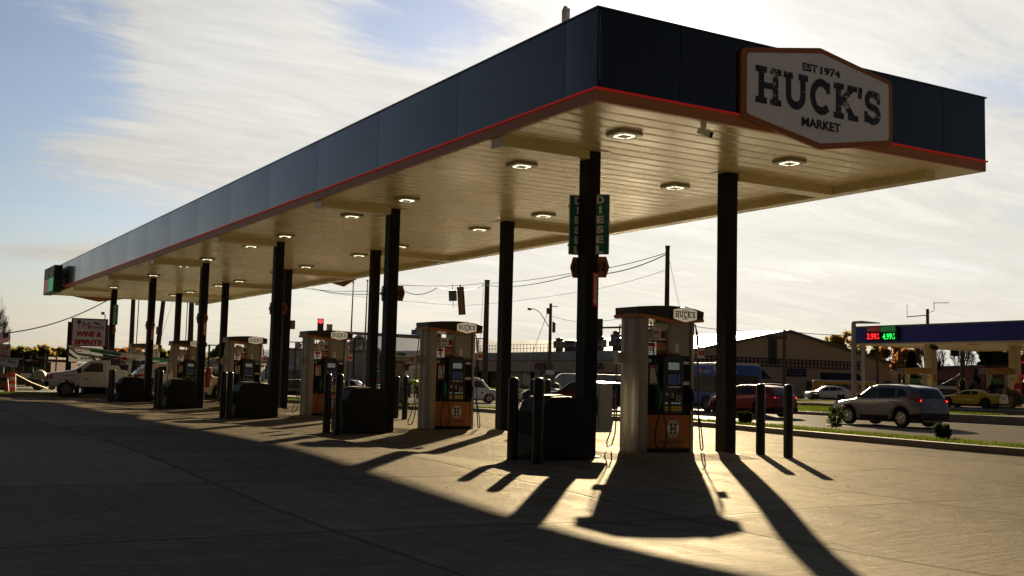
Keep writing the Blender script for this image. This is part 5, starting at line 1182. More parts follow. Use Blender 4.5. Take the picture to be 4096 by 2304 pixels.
def wallsign(px0, px1, y0, y1, m, nm, txt=None):
    a = math.radians(azd(px0)); b = math.radians(azd(px1)); ya = FX/math.tan(a)-(FY+11); yb = FX/math.tan(b)-(FY+11)
    yc = (ya+yb)/2; za = zat(FX, yc+FY+11, y1); zb_ = zat(FX, yc+FY+11, y0); m_ = MB()
    if txt: text(m_, txt, (-.25, yc, (za+zb_)/2), abs(ya-yb), zb_-za, (0, -1, 0), (0, 0, 1), bold=.05, depth=.12)
    else: m_.prism([(yb, za+.1), ((ya+yb)/2, za), (ya, za+.1), (ya, zb_), (yb, zb_)], -.25, -.05, 'x')
    return m_.build(nm, m, t)
wallsign(2152, 2220, 1451, 1478, RDK, 'shop_letters', 'NAIL &'); wallsign(2160, 2215, 1470, 1481, mat('teal_sign', (.02, .10, .10), .5), 'shop_sign')
wallsign(2385, 2425, 1451, 1478, RDK, 'shop_letters', 'SPA')
wallsign(1900, 1928, 1466, 1481, mat('dim_yellow_letters', (.16, .15, .02), .5), 'shop_letters', 'ST. FOOD')
wallsign(1190, 1214, 1441, 1453, RDK, 'shop_letters', 'BEAUTY'); wallsign(1050, 1075, 1452, 1460, mat('blue_letters', (.05, .06, .16), .5), 'shop_letters', 'SALON'); wallsign(1052, 1072, 1462, 1468, RDK, 'shop_letters', 'NAILS')
for (px, w_, h_) in ((2403, 1.6, 1.9), (2470, 1.2, 3.0), (2498, 3.0, 1.3), (2243, 1.4, 1.8), (2290, 2.4, 1.1)):
    a = math.radians(azd(px)); y = (FX+4)/math.tan(a)
    u = thing('roof_ventilator', 'x', 'roof unit', (FX+4, y, zw-.25), R(20), 'ventilation units on the strip mall roof')
    u['label'] = {2403: 'box shaped roof unit just right of the nearest front column', 2470: 'tall stacked roof ventilator left of the nearest dispenser', 2498: 'wide dark roof unit right beside the tall stacked ventilator', 2243: 'pale roof unit left of the nearest front column above the railing', 2290: 'low dark roof unit beside the pale one above the railing'}[px]
    m_ = MB(); m_.cbox((0, 0, 1.0+h_*.3), (w_, w_, h_*.6)); m_.build('housing', STEEL, u, bevel=.05)
    m_ = MB(); m_.cbox((0, 0, .5), (w_*.6, w_*.6, 1.0)); m_.build('base', DARKM, u)
    m_ = MB(); m_.lathe([(w_*.35, 1.0+h_*.6), (w_*.45, 1.15+h_*.6), (w_*.45, 1.4+h_*.6), (w_*.2, 1.55+h_*.6)], 12); m_.build('cowl', STEEL, u, smooth=True)
# gabled warehouse shop: gable faces -Y at y = FY
t = thing('gabled_shop_hall', 'wide tan shop hall with low gable, lattice band and dark awnings', 'building', (106.6, FY, 0))
HW, ZE, ZA_ = 19.9, 4.86, 8.56
gab = [(-HW, .12), (HW, .12), (HW, ZE), (0, ZA_), (-HW, ZE)]
m_ = MB(); m_.prism(gab, 0, .4, 'y'); m_.build('gable_wall', TANW, t)
m_ = MB()
for s in (-1, 1):
    ov = .9
    m_.prism([(s*(HW+ov), ZE-(ZA_-ZE)/HW*ov+.02), (0, ZA_+.02), (0, ZA_+.36), (s*(HW+ov), ZE-(ZA_-ZE)/HW*ov+.30)], -.5, 10.6, 'y')
m_.build('roof', ROOFW, t)
m_ = MB()
for s in (-1, 1): m_.prism([(s*(HW+1.0), ZE-.19), (0, ZA_-.02), (0, ZA_+.38), (s*(HW+1.0), ZE+.14)], -.62, -.51, 'y')
m_.build('bargeboard', mat('weathered_board', (.16, .14, .12), .8), t)
m_ = MB(); zb0, zb1 = 3.95, 5.05
for z in (zb0, (zb0+zb1)/2, zb1-.1): m_.box(-17.5, 14.6, -.16, -.003, z, z+.12)
k = -17.5
while k < 14.6: m_.box(k, k+.13, -.12, -.001, zb0, zb1); k += .72
m_.build('lattice_band', PURP, t)
m_ = MB(); m_.box(-3.4, -1.9, -.05, -.002, 4.3, 8.0); m_.build('louvre_panel', mat('louvre_dark', (.07, .06, .05), .7, stretch=(.1, 1, 9), var=.5, vscale=4), t)
m_ = MB()
for k in range(17): m_.box(-3.4, -1.9, -.09, -.051, 4.35+k*.215, 4.44+k*.215)
m_.build('louvre_slats', mat('louvre_slat', (.10, .085, .07), .7), t)
for (a, b) in ((-11.5, -4.2), (6.2, 13.4)):
    m_ = MB(); m_.prism([(-1.5, 2.35), (0, 2.35), (0, 3.45)], a, b, 'x'); m_.build('awning', AWN, t)
m_ = MB(); m_.box(-.1, 3.4, -.12, -.003, 2.75, 3.85); m_.build('sign_board', mat('dark_violet_board', (.015, .01, .03), .5), t)
m_ = MB(); text(m_, 'PHONE', (2.2, -.13, 3.5), 1.8, .3); text(m_, 'PANDORA', (1.75, -.13, 3.08), 2.3, .34); m_.build('lettering', mat('grey_violet_letters', (.16, .13, .20), .5), t)
m_ = MB(); m_.prism([(.5+.38*math.cos(R(a)), 3.45+.36*math.sin(R(a))) for a in range(90, 271, 18)]+[(.5+.2*math.cos(R(a)), 3.45+.19*math.sin(R(a))) for a in range(270, 89, -18)], -.14, -.125, 'y'); m_.build('sign_logo', mat('pink_logo', (.30, .03, .12), .5), t)
for (a, b, z) in ((-16, -11.8, 2.1), (-4, -.5, 2.0), (3.5, 6, 2.2), (14.2, 17, 2.1)): m_ = MB(); m_.box(a, b, -.03, -.001, .2, z); m_.build('shutter_door', mat('door_tan', (.13, .11, .085), .7), t)
for x in (-4.0, 4.6, 5.4, 13.9): m_ = MB(); m_.box(x, x+.45, -.2, -.001, 1.2, 1.9); m_.build('wall_lamp', DARKM, t)
m_ = MB(); m_.prism([(HW, .12), (HW+5.2, .12), (HW+5.2, 3.5), (HW, 4.3)], .6, 12, 'y'); m_.build('side_wing', TANW, t); 
# long roof ridge of the mall beyond, running away from the gable
m_ = MB()
for s in (-1, 1): m_.add([(106.6-106.6, 10.6, ZA_+.2), (0, 330, ZA_+.2), (s*13, 330, ZE+.9), (s*13, 10.6, ZE+.9)], [(0, 1, 2, 3)])
for v in (): pass
rf = m_.build('long_roof', ROOFW, t)
# A-frame shop with blue and white band
t = thing('a_frame_shop', 'steep gabled shop with glass gable and blue and white sign band', 'building', (83, 195, 0))
HA = 11.5; AE, AA = 5.6, 9.1
m_ = MB(); m_.prism([(-HA, .02), (HA, .02), (HA, AE), (0, AA), (-HA, AE)], 0, .4, 'x'); m_.build('gable_wall', mat('cream_wall', (.30, .27, .21), .8), t)
m_ = MB(); m_.prism([(-HA+3, 5.2), (HA-3, 5.2), (0, AA-1.5)], -.05, -.003, 'x'); m_.build('gable_glass', DKG, t)
m_ = MB()
for s in (-1, 1): m_.prism([(s*(HA+1), AE-.3), (0, AA), (0, AA+.4), (s*(HA+1), AE+.15)], -1., 46, 'x')
m_.build('roof', ROOFW, t)
m_ = MB()
for k in range(-3, 4): m_.box(-.12, -.06, k*2-.1, k*2+.1, 5.2, AA-1.6-abs(k)*.62)
m_.build('gable_mullions', mat('mullion_grey', (.18, .17, .16), .6), t)
m_ = MB(); m_.box(-1.6, -.06, -HA, HA, 2.9, 5.3); m_.build('sign_band', mat('grey_cladding', (.12, .11, .115), .6), t)
for (a, b) in ((3.0, 11.3), (-11.3, -4.8)):
    m_ = MB(); m_.box(-1.7, -1.61, a, b, 3.5, 4.75); m_.build('blue_panel', mat('periwinkle_panel', (.075, .09, .33), .5), t)
    m_ = MB(); m_.box(-1.7, -1.61, a, b, 4.76, 5.3); m_.box(-1.7, -1.61, a, b, 2.9, 3.49); m_.build('white_panel_band', mat('dull_white', (.30, .30, .33), .5), t)
m_ = MB(); text(m_, 'Aspen', (-1.75, -.7, 4.2), 5.0, 1.1, (0, -1, 0), (0, 0, 1), bold=.03, depth=.1, shear=.2); text(m_, 'Day, Night', (-1.75, -.3, 3.35), 3.6, .4, (0, -1, 0), (0, 0, 1), depth=.1); m_.build('lettering', mat('dull_white', (.3, .3, .33)), t)
for y in (-10, -7, -4, -1, 2, 5, 8): m_ = MB(); m_.box(-.06, -.003, y, y+2.2, .4, 2.8); m_.build('window', DKG, t)
# shop with white awning left of it
a_ = gp(1175, 1585, 0)
p = at(1195, 1480, 175); t = thing('corner_shop', 'grey box shop with white awning and red letters left of the A-frame shop', 'building', (p.x, p.y, 0), faceang(p))
m_ = MB(); m_.box(-2.6, 12, 0, 8, 0, zat(p.x, p.y, 1400)); m_.build('wall', GREYW, t)
m_ = MB(); m_.box(-3.0, 12.4, -.4, 8.4, zat(p.x, p.y, 1403), zat(p.x, p.y, 1393)); m_.build('roof_edge', STEEL, t)
m_ = MB(); m_.prism([(-1.3, zat(p.x, p.y, 1480)), (-.02, zat(p.x, p.y, 1480)), (-.02, zat(p.x, p.y, 1463))], -1.5, 2.2, 'x'); m_.build('awning', PAPER, t)
m_ = MB(); m_.box(-1.8, 2.6, -.05, -.003, 0, zat(p.x, p.y, 1500)); m_.build('shop_window', DKG, t)
for k, (px, r_) in enumerate(((1194, .5), (1286, .55))):
    q = at(px, 1384 if k == 0 else 1378, 170); t = thing('satellite_dish', 'round white dish on the roof %s' % ('right of the fourth nearest front column' if k == 0 else 'just above the third nearest dispenser adverts'), 'dish', (q.x, q.y, q.z))
    m_ = MB(); m_.lathe([(.01, 0), (r_*.6, .1), (r_, .28), (r_*.98, .30), (r_*.5, .2)], 16, M=Matrix.Rotation(faceang(q), 4, 'Z') @ Matrix.Rotation(R(70), 4, 'X')); m_.build('dish', PAPER, t, smooth=True)
    m_ = MB(); m_.tube([(0, 0, 0), (0, .2, -1.6)], .06); m_.build('mast', DARKM, t)

# ------------------------------------------------------------------ the other station
t = thing('blue_canopy', 'blue fascia canopy of the other fuel station on cream columns', 'canopy', (70, 63, APZ))
BZ0, BZ1 = 4.62, 6.02; BL, BWd = 52., 15.
m_ = MB()
BLUEF = mat('deep_blue_fascia', (.03, .032, .30), .35, 0, .08, .5)
m_.box(0, .12, -BL, 0, BZ0+.12, BZ1); m_.box(BWd-.12, BWd, -BL, 0, BZ0+.12, BZ1); m_.box(.12, BWd-.12, -.12, 0, BZ0+.12, BZ1); m_.box(.12, BWd-.12, -BL, -BL+.12, BZ0+.12, BZ1); m_.build('fascia', BLUEF, t)
m_ = MB(); m_.box(-.08, .2, -BL, .08, BZ1+.003, BZ1+.12); m_.box(.2, BWd+.08, -.2, .08, BZ1+.003, BZ1+.12); m_.build('coping', mat('grey_coping', (.2, .2, .22), .5), t)
m_ = MB(); m_.box(-.03, .3, -BL, .03, BZ0, BZ0+.117); m_.box(.3, BWd, -.3, .03, BZ0, BZ0+.117); m_.box(BWd-.3, BWd+.02, -BL, -.3, BZ0, BZ0+.117); m_.build('fascia_lip', CREAMB, t)
m_ = MB(); m_.box(.12, BWd-.12, -BL+.12, -.12, BZ0+.10, BZ0+.16); m_.build('soffit', mat('other_soffit', (.50, .42, .27), .45), t)
BCM = mat('cream_column_paint', (.42, .36, .22), .5)
cols = [(at(3723, 1500, 85.5)), (at(4060, 1500, 86))]
for c in cols:
    x, y = c.x-70, c.y-63
    m_ = MB(); m_.box(x-.32, x+.32, y-.32, y+.32, 0, BZ0+.1); m_.build('column', BCM, t, bevel=.02)
    m_ = MB(); text(m_, '31', (x-.33, y, 2.1), .22, .22, (0, -1, 0), (0, 0, 1)); m_.build('column_number', INK, t)
    m_ = MB(); m_.box(x+.0, x+.22, y-.335, y-.322, 1.75, 2.35); m_.build('column_sticker', REDS, t)
for (u, v) in ((4, -8), (4, -16), (10, -8), (10, -16)): m_ = MB(); m_.cbox((u, v, BZ0+.08), (.9, .5, .05)); m_.build('ceiling_lamp', mat('unlit_lamp', (.22, .18, .11), .4), t)
t = thing('fuel_price_board', 'lit board showing UNLEADED 3.99 in red and DIESEL 4.99 in green', 'price sign', (70, 63, APZ))
y0, y1 = -1.95, -6.1
def fy(px): return 69.9/math.tan(math.radians(azd(px)))-63
def fzz(px, py): a = math.radians(azd(px)); return hz((69.9, 69.9/math.tan(a)), py)-APZ
pa, pb, pm_ = fy(3474), fy(3601), fy(3532)
m_ = MB(); m_.box(-.20, -.003, pb, pa, fzz(3540, 1363), fzz(3540, 1306)); m_.build('cabinet', BLACK, t)
m_ = MB(); m_.box(-.215, -.202, pm_, fy(3476), fzz(3500, 1328), fzz(3500, 1308)); m_.build('header', mat('dull_red_header', (.16, .015, .02), .5, emit=(1, .05, .05), es=.03), t)
m_ = MB(); m_.box(-.215, -.202, fy(3590), pm_-.02, fzz(3560, 1327), fzz(3560, 1306)); m_.build('header', mat('green_header', (.01, .13, .03), .5, emit=(.1, 1, .2), es=.03), t)
m_ = MB(); text(m_, 'UNLEADED', (-.22, (fy(3477)+fy(3526))/2, fzz(3500, 1318)), fy(3477)-fy(3526), .20, (0, -1, 0), (0, 0, 1), bold=.02); m_.build('header_text', mat('pink_text', (.5, .3, .3), .5), t)
m_ = MB(); text(m_, 'DIESEL', (-.22, (fy(3546)+fy(3577))/2, fzz(3560, 1316)), fy(3546)-fy(3577), .20, (0, -1, 0), (0, 0, 1), bold=.02); m_.build('header_text', mat('pale_green_text', (.3, .5, .35), .5), t)
RL = mat('red_led_digits', (.2, 0, 0), .5, emit=(1, .02, .03), es=.8); GL = mat('green_led_digits', (0, .2, 0), .5, emit=(.02, 1, .12), es=.5)
for (s_, a, b, M_, c, d) in (('3.99', 3477, 3514, RL, 3516, 3526), ('4.99', 3539, 3577, GL, 3579, 3589)):
    za, zb_ = fzz(a, 1359), fzz(a, 1334)
    m_ = MB(); text(m_, s_, (-.22, (fy(a)+fy(b))/2, (za+zb_)/2), fy(a)-fy(b), zb_-za, (0, -1, 0), (0, 0, 1), bold=.03); m_.build('price_digits', M_, t)
    m_ = MB(); text(m_, '9', (-.22, (fy(c)+fy(d))/2, za+(zb_-za)*.78), (fy(c)-fy(d))*.6, (zb_-za)*.4, (0, -1, 0), (0, 0, 1), bold=.02); text(m_, '10', (-.22, (fy(c)+fy(d))/2, za+(zb_-za)*.22), (fy(c)-fy(d)), (zb_-za)*.4, (0, -1, 0), (0, 0, 1), bold=.02); m_.build('price_fraction', M_, t)
def small_pump(px, base, lab, depth, hh):
    p = at(px, base, depth); p.z = APZ; t = thing('fuel_dispenser', lab, 'fuel dispenser', p, faceang(p)-.35, 'dispensers of the other station')
    for x in (-.65, .65): m_ = MB(); m_.box(x-.12, x+.12, -.25, .25, 0, hh-.45); m_.build('tower', BCM, t, bevel=.02)
    m_ = MB(); m_.box(-.5, .5, -.22, .22, .1, hh-1.2); m_.build('cabinet', BLACK, t, bevel=.02)
    m_ = MB(); m_.prism([(-1.35, hh-.42), (1.35, hh-.42), (1.35, hh-.02), (.5, hh+.06), (-1.35, hh-.02)], -.3, .3, 'y'); m_.build('topper', distressed('orange_flame_topper', (.38, .15, .015), (.45, .28, .02), 1.5, .55), t)
    m_ = MB(); m_.box(-1.36, -.75, -.31, -.303, hh-.40, hh-.04); m_.build('topper_panel', mat('grey_violet_panel', (.2, .18, .25), .5), t)
    m_ = MB(); m_.box(-.42, .42, -.26, -.23, hh-1.15, hh-.75); m_.build('advert_screen', mat('green_advert', (.05, .16, .03), .4), t)
    return t
small_pump(3665, 1610, 'dispenser with flame topper seen above the silver SUV', 84, 2.75); small_pump(3994, 1628, 'dispenser with flame topper behind the yellow coupe', 82, 2.85)
for k, px in enumerate((4019, 4045)):
    p = at(px, 1610, 79); p.z = APZ; t = thing('yellow_bollard', 'yellow guard post, %s of the two by the yellow coupe' % ('left' if k == 0 else 'right'), 'bollard', p, 0, 'yellow guard posts')
    m_ = MB(); m_.lathe([(.11, 0), (.11, 1.35 if k == 0 else .75), (.05, 1.42 if k == 0 else .8)], 12); m_.build('post', mat('guard_yellow', (.5, .30, .02), .5), t, smooth=True)
    m_ = MB(); m_.lathe([(.16, 0), (.16, .03)], 12); m_.build('base_ring', DARKM, t)
p = at(4072, 1590, 83); t = thing('red_extinguisher_box', 'red fire extinguisher case fixed to the right cream column', 'extinguisher', (p.x, p.y, APZ+.7), faceang(p))
m_ = MB(); m_.prism(rounded([(-.28, 0), (.28, 0), (.28, .95), (.12, 1.12), (-.12, 1.12), (-.28, .95)], .05), -.15, .15, 'y'); m_.build('case', mat('extinguisher_red', (.42, .01, .012)), t, bevel=.03)
m_ = MB(); m_.lathe([(.15, 0), (.15, .01)], 14, M=Matrix.Translation((0, -.16, .5)) @ Matrix.Rotation(R(90), 4, 'X')); m_.build('badge', PAPER, t)
p = at(3734, 1389, 84); t = thing('security_camera', 'small black camera on the left cream column of the other station', 'camera', p); m_ = MB(); m_.tube([(-.2, 0, 0), (.4, 0, -.05)], .16, 10); m_.build('camera_body', BLACK, t, smooth=True); m_ = MB(); m_.box(-.3, -.15, -.1, .1, -.05, .2); m_.build('mount', DARKM, t)
def pole(name, lab, cat, px, base_d, ytop, r0, r1, mt, lean=0., group=None, base_z=0.):
    p = at(px, 1500, base_d); p.z = base_z; zt = hz((p.x, p.y), ytop)
    t = thing(name, lab, cat, p, faceang(p), group); m_ = MB(); m_.tube([(0, 0, 0), (lean*.5, 0, (zt-base_z)*.5), (lean, 0, zt-base_z)], [r0, (r0+r1)/2, r1], 10); m_.build('pole', mt, t, smooth=True); t['h'] = zt-base_z
    del t['h']
    return t, zt-base_z
WPM = mat('white_pole_paint', (.40, .38, .37), .5)
t, h = pole('light_pole', 'tall white square lamp pole beside the blue price fascia', 'lamp post', 3415, 74, 1292, .17, .16, WPM)
m_ = MB(); m_.prism([(-.1, h-.04), (1.7, h-.02), (1.7, h+.03), (.5, h+.14), (-.1, h+.1)], -.25, .25, 'y'); m_.build('lamp_head', WPM, t)
t, h = pole('thin_white_pole', 'second thinner white pole under the corner of the blue canopy', 'post', 3452, 88, 1372, .14, .14, WPM); m_ = MB(); m_.box(-.3, .3, -.3, .3, 0, .3); m_.build('base', BCM, t)

# ------------------------------------------------------------------ poles and wires
poles = {}
def wood(key, lab, px, d, ytop, r=.16, lean=0.):
    t, h = pole('utility_pole', lab, 'utility pole', px, d, ytop, r, r*.72, WOODP, lean, 'wooden utility poles'); poles[key] = (t, h); return t, h
t, h = wood('a', 'wooden pole standing above the nearest dispenser topper', 2664, 46, 988, .13)
m_ = MB(); m_.box(-.10, .10, -.10, .10, h-.02, h+.05); m_.build('pole_cap', DARKM, t)
m_ = MB(); m_.cbox((0, -.13, h*.72), (.16, .04, .5)); m_.build('conduit_guard', DARKM, t)
t, h = wood('b', 'dark wooden pole right of the second nearest dispenser', 1939, 78, 1124, .24); m_ = MB(); m_.cbox((0, 0, h+.03), (.4, .3, .08)); m_.build('pole_cap', DARKM, t)
m_ = MB(); m_.tube([(-.25, -.1, h-.1), (-.55, -.1, 0)], .012, 5); m_.build('down_wire', DARKM, t)
t, h = wood('c', 'wooden pole with street lamp arm and transformer', 2197, 92, 1214, .17)
m_ = MB(); m_.lathe([(.05, h-1.5), (.14, h-1.55), (.14, h-2.38), (.05, h-2.45)][::-1], 14, (.30, 0, 0)); m_.build('transformer', STEEL, t, smooth=True)
m_ = MB(); m_.tube([(0, -.1, h-2.15), (-.2, -.12, h-1.85), (-.5, -.15, h-1.35), (-.85, -.2, h-.85), (-1.15, -.25, h-.6), (-1.6, -.3, h-.47)], .03, 8); arm = m_.build('lamp_arm', STEEL, t, smooth=True)
m_ = MB(); m_.lathe([(.03, .08), (.17, .03), (.20, -.03), (.15, -.13), (.04, -.16)][::-1], 14, (-1.75, -.32, h-.48)); m_.build('lamp_head', mat('lamp_head_grey', (.3, .3, .29), .4), t, smooth=True)
m_ = MB(); m_.cbox((-.2, -.15, h-.65), (.3, .15, .5)); m_.cbox((.35, -.15, h-.25), (.5, .06, .06)); m_.build('insulators', DARKM, t)
m_ = MB(); m_.box(-.30, .42, -.25, -.22, h*.0+hz((at(2197, 1500, 92).x, at(2197, 1500, 92).y), 1498), hz((at(2197, 1500, 92).x, at(2197, 1500, 92).y), 1480)); m_.build('notice_board', mat('pale_blue_notice', (.3, .4, .5), .5), t)
t, h = wood('d', 'short wooden pole in front of the hall gable', 3137, 98, 1320, .19); m_ = MB(); m_.cbox((-.4, 0, h-.7), (1.3, .2, .25)); m_.build('crossarm', WOODP, t)
t, h = wood('e', 'pole with side antennas above the blue canopy', 3712, 125, 1236, .24)
m_ = MB(); m_.tube([(-2.2, 0, h-.9), (0, 0, h-.7)], .06, 6); m_.tube([(-2.2, 0, h-1.0), (-2.2, 0, h+.5)], .03, 5); m_.tube([(.2, 0, h-.4), (.7, 0, h-.2), (.7, 0, h+.75)], .04, 6); m_.tube([(.6, 0, h+.7), (2.3, 0, h+.7)], .04, 6); m_.build('antenna_arms', DARKM, t)
t, h = wood('f', 'orange brown pole under the far end of the canopy', 520, 84, 1165, .22, -.05); m_ = MB(); m_.tube([(.32, -.1, 0), (.36, -.1, h)], .04, 6); m_.build('red_conduit', mat('red_brown_conduit', (.25, .03, .03), .5), t)
t, h = wood('g', 'leaning grey pole behind the fifth nearest front column', 615, 90, 1170, .24, .5); m_ = MB(); m_.cbox((.1, -.25, h*.6), (.2, .1, .6)); m_.build('meter_box', STEEL, t)
t, h = wood('h', 'grey pole behind the farthest rear column', 757, 92, 1165, .28, -.1); m_ = MB(); m_.tube([(-.42, -.1, 0), (-.42, -.1, h)], .04, 6); m_.build('conduit', DARKM, t)
t, h = wood('i', 'dark pole with transformer among the bare trees', 3850, 118, 1330, .25); m_ = MB(); m_.lathe([(.05, 0), (.45, .1), (.45, 1.3), (.1, 1.5)], 12, (-.75, 0, h*.66)); m_.build('transformer', BLACK, t, smooth=True)
t, h = wood('j', 'tall grey pole between the hall and the blue canopy', 3598, 112, 1370, .2); m_ = MB(); m_.cbox((0, 0, h-.5), (.8, .2, .15)); m_.build('crossarm', WOODP, t)
t, h = wood('k', 'thin distant pole before the autumn tree', 3510, 118, 1378, .16); m_ = MB(); m_.cbox((0, 0, h-.5), (.6, .2, .12)); m_.build('crossarm', WOODP, t)
for k, (px, yt, d, w_) in enumerate(((832, 1382, 130, .12), (1413, 1355, 120, .1), (1178, 1370, 150, .1), (1910, 1355, 150, .08))):
    t, h = pole('lot_lamp_post', ['thin twin lamp post left of the fourth island', 'thin lamp post before the blue and white shop', 'thin post above the corner shop roof', 'small mast above the white mall roof'][k], 'lamp post', px, d, yt, w_, w_, DARKM)
    m_ = MB(); m_.cbox((0, 0, h+.05), (1.9, .25, .12)); m_.build('lamp_bar', DARKM, t)
for k, (px, yt, d) in enumerate(((1396, 1135, 66), (1453, 1128, 66))):
    t, h = pole('flagpole', 'bare tapering flagpole with gold ball, %s of two' % ('left' if k == 0 else 'right'), 'flagpole', px, d, yt, .08, .03, STEEL, .06, 'bare flagpoles')
    m_ = MB(); m_.lathe([(.01, 0), (.07, .05), (.07, .10), (.01, .15)], 10, (.06, 0, h)); m_.build('finial', mat('gold_ball', (.35, .25, .06), .3, .6), t, smooth=True)
def wire(lab, pts, r=.012, sag=.0, n=14, name='overhead_wire'):
    P3 = [at(*p) for p in pts]; out = []
    for a, b in zip(P3[:-1], P3[1:]):
        for i in range(n):
            u = i/n; q = a.lerp(b, u); q.z -= sag*4*u*(1-u); out.append(q)
    out.append(P3[-1]); m_ = MB(); m_.tube(out, r, 5, False); o = m_.build(name, DARKM); return tag(o, lab, 'wire', 'overhead wires')
wire('heavy service cable rising from the left edge to the canopy far end', [(-120, 1338, 52), (440, 1195, 62)], .03, .55)
wire('thin wire low in the sky left of the wine sign', [(-20, 1372, 90), (640, 1340, 120)], .015, .2)
wire('second thin wire beneath it left of the wine sign', [(-20, 1388, 90), (640, 1352, 120)], .015, .2)
wire('long sagging signal cable between the canopy and the dark pole', [(1180, 1145, 80), (1420, 1165, 72), (1600, 1140, 66), (1939, 1133, 78), (2300, 1090, 52), (2664, 1012, 46)], .016, .12)
wire('lower looped cable under the signal cable', [(1250, 1155, 80), (1620, 1165, 68), (1750, 1150, 66), (1939, 1140, 78), (2300, 1097, 52), (2664, 1018, 46)], .022, .30)
wire('faint straight wire crossing behind the hanging signal', [(1300, 1170, 80), (1860, 1222, 80), (2330, 1165, 60), (2664, 1080, 46)], .010, .1)
wire('slanting guy wire dropping from the lamp pole to the ground', [(2197, 1235, 92), (2140, 1385, 86), (2070, 1585, 78)], .02)
wire('service wire running right from the transformer pole', [(2203, 1262, 92), (2330, 1288, 80), (2560, 1260, 60)], .015, .1)
wire('long wire from the nearest dispenser to the hall pole', [(2700, 1290, 70), (2945, 1322, 84), (3137, 1336, 98)], .022, .1)
wire('wire from the hall pole to the blue canopy', [(3137, 1324, 98), (3430, 1342, 100)], .03, .1)
wire('guy wire beside the pole above the nearest dispenser', [(2672, 1015, 46), (2720, 1240, 46)], .008)
wire('bright wire low in front of the brick houses', [(3700, 1560, 100), (3840, 1495, 116)], .03, .2)
wire('upper dark wire in front of the red brick building', [(3600, 1490, 112), (3850, 1500, 118), (4096, 1462, 110)], .03, .3)
wire('guy wire right of the grey leaning pole', [(690, 1210, 90), (628, 1400, 86)], .014)
# ---- traffic signals
SGY = mat('signal_yellow_brown', (.20, .115, .03), .5)
p = at(1845, 1203, 63); t = thing('hanging_signal', 'long yellow and black signal head seen from behind, tilted on its wire', 'traffic light', p, faceang(p)); t.rotation_euler[1] = R(-5.5)
m_ = MB(); m_.box(-.20, .20, .05, .12, -.80, .80); m_.build('backplate', BLACK, t)
m_ = MB(); m_.box(-.125, .125, -.12, .049, -.72, .72); m_.build('housing', SGY, t, bevel=.02)
m_ = MB(); m_.tube([(0, 0, .8), (0, 0, .92)], .04); m_.build('hanger', STEEL, t)
p = at(1811, 1183, 63); t = thing('hanging_lane_sign', 'grey back of a square sign hung beside the yellow signal', 'sign', p, faceang(p)); t.rotation_euler[1] = R(-4)
m_ = MB(); m_.prism(rounded([(-.23, -.30), (.23, -.30), (.23, .30), (-.23, .30)], .04), 0, .02, 'y'); m_.build('plate', STEEL, t)
m_ = MB(); m_.box(-.015, .015, -.03, -.001, -.65, .65); m_.build('strap', DARKM, t)
# mast arm with the red signal and street name
p0 = at(1282, 1325, 60); p1 = at(1750, 1352, 56)
g = at(1752, 1500, 56); t = thing('signal_mast_arm', 'long steel mast arm with post behind the second nearest dispenser', 'traffic light pole', (g.x, g.y, 0))
L0 = Vector(g); L0.z = 0
m_ = MB(); m_.tube([p0-L0, p1-L0], [.06, .11], 8); m_.build('arm', STEEL, t, smooth=True)
m_ = MB(); m_.tube([(0, 0, 0), (0, 0, p1.z+.3)], [.16, .13], 10); m_.build('post', STEEL, t, smooth=True)
def signal(lab, px, py, d, lit, hgt=1.15, wd=.38):
    p = at(px, py, d); t = thing('traffic_signal', lab, 'traffic light', p, faceang(p))
    m_ = MB(); m_.box(-wd/2, wd/2, 0, .12, -hgt/2, hgt/2); m_.build('housing', BLACK, t, bevel=.02)
    for k in range(3):
        z = hgt*.31-k*hgt*.31; m_ = MB(); m_.lathe([(.12, 0), (.12, .02)], 16, M=Matrix.Translation((0, -.005, z)) @ Matrix.Rotation(R(90), 4, 'X'))
        m_.build('lens', mat('lit_red_lens', (.5, .02, .02), .3, emit=(1, .03, .04), es=1.2) if (k == 0 and lit) else mat('dark_lens', (.03, .03, .028), .2), t)
        m_ = MB(); m_.add([(.13*math.cos(R(a)), -y, z+.13*math.sin(R(a))) for a in range(20, 161, 20) for y in (0, .16)], [(2*i, 2*i+1, 2*i+3, 2*i+2) for i in range(7)]); m_.build('visor', BLACK, t)
    return t
signal('traffic signal showing a red light left of the yield sign', 1282, 1303, 60, True, .78, .33)
p = at(1318, 1312, 59.8); t = thing('yield_sign', 'white sign LEFT TURN YIELD ON GREEN with green dot', 'sign', p, faceang(p))
m_ = MB(); m_.prism(rounded([(-.16, -.21), (.16, -.21), (.16, .21), (-.16, .21)], .03), 0, .01, 'y'); m_.build('plate', PAPER, t)
m_ = MB(); text(m_, 'LEFT TURN', (0, -.005, .155), .25, .055, bold=.03); text(m_, 'YIELD', (0, -.005, .07), .20, .06, bold=.03); text(m_, 'ON GREEN', (0, -.005, -.015), .24, .05, bold=.03); m_.build('lettering', INK, t)
m_ = MB(); m_.lathe([(.06, 0), (.06, .005)], 16, M=Matrix.Translation((0, -.003, -.12)) @ Matrix.Rotation(R(90), 4, 'X')); m_.build('green_dot', GREENS, t)
p = at(1672, 1330, 57); t = thing('street_name_sign', 'blue street name sign reading Old C on the mast arm', 'street sign', p, faceang(p)); t.rotation_euler[1] = R(2.5)
m_ = MB(); m_.prism(rounded([(-.34, -.12), (.36, -.12), (.36, .13), (-.34, .13)], .02), 0, .015, 'y'); m_.build('plate', BLUES, t)
m_ = MB(); text(m_, 'Old Co', (.10, -.006, 0), .42, .14); m_.build('lettering', PAPER, t); m_ = MB(); text(m_, 'Shiloh', (-.22, -.006, .0), .17, .06, shear=.3); m_.build('city_name', mat('pale_blue_print', (.2, .3, .6), .5), t)
signal('dark signal head seen from behind right of the nearest front column', 2398, 1319, 50, False, 1.0, .30)
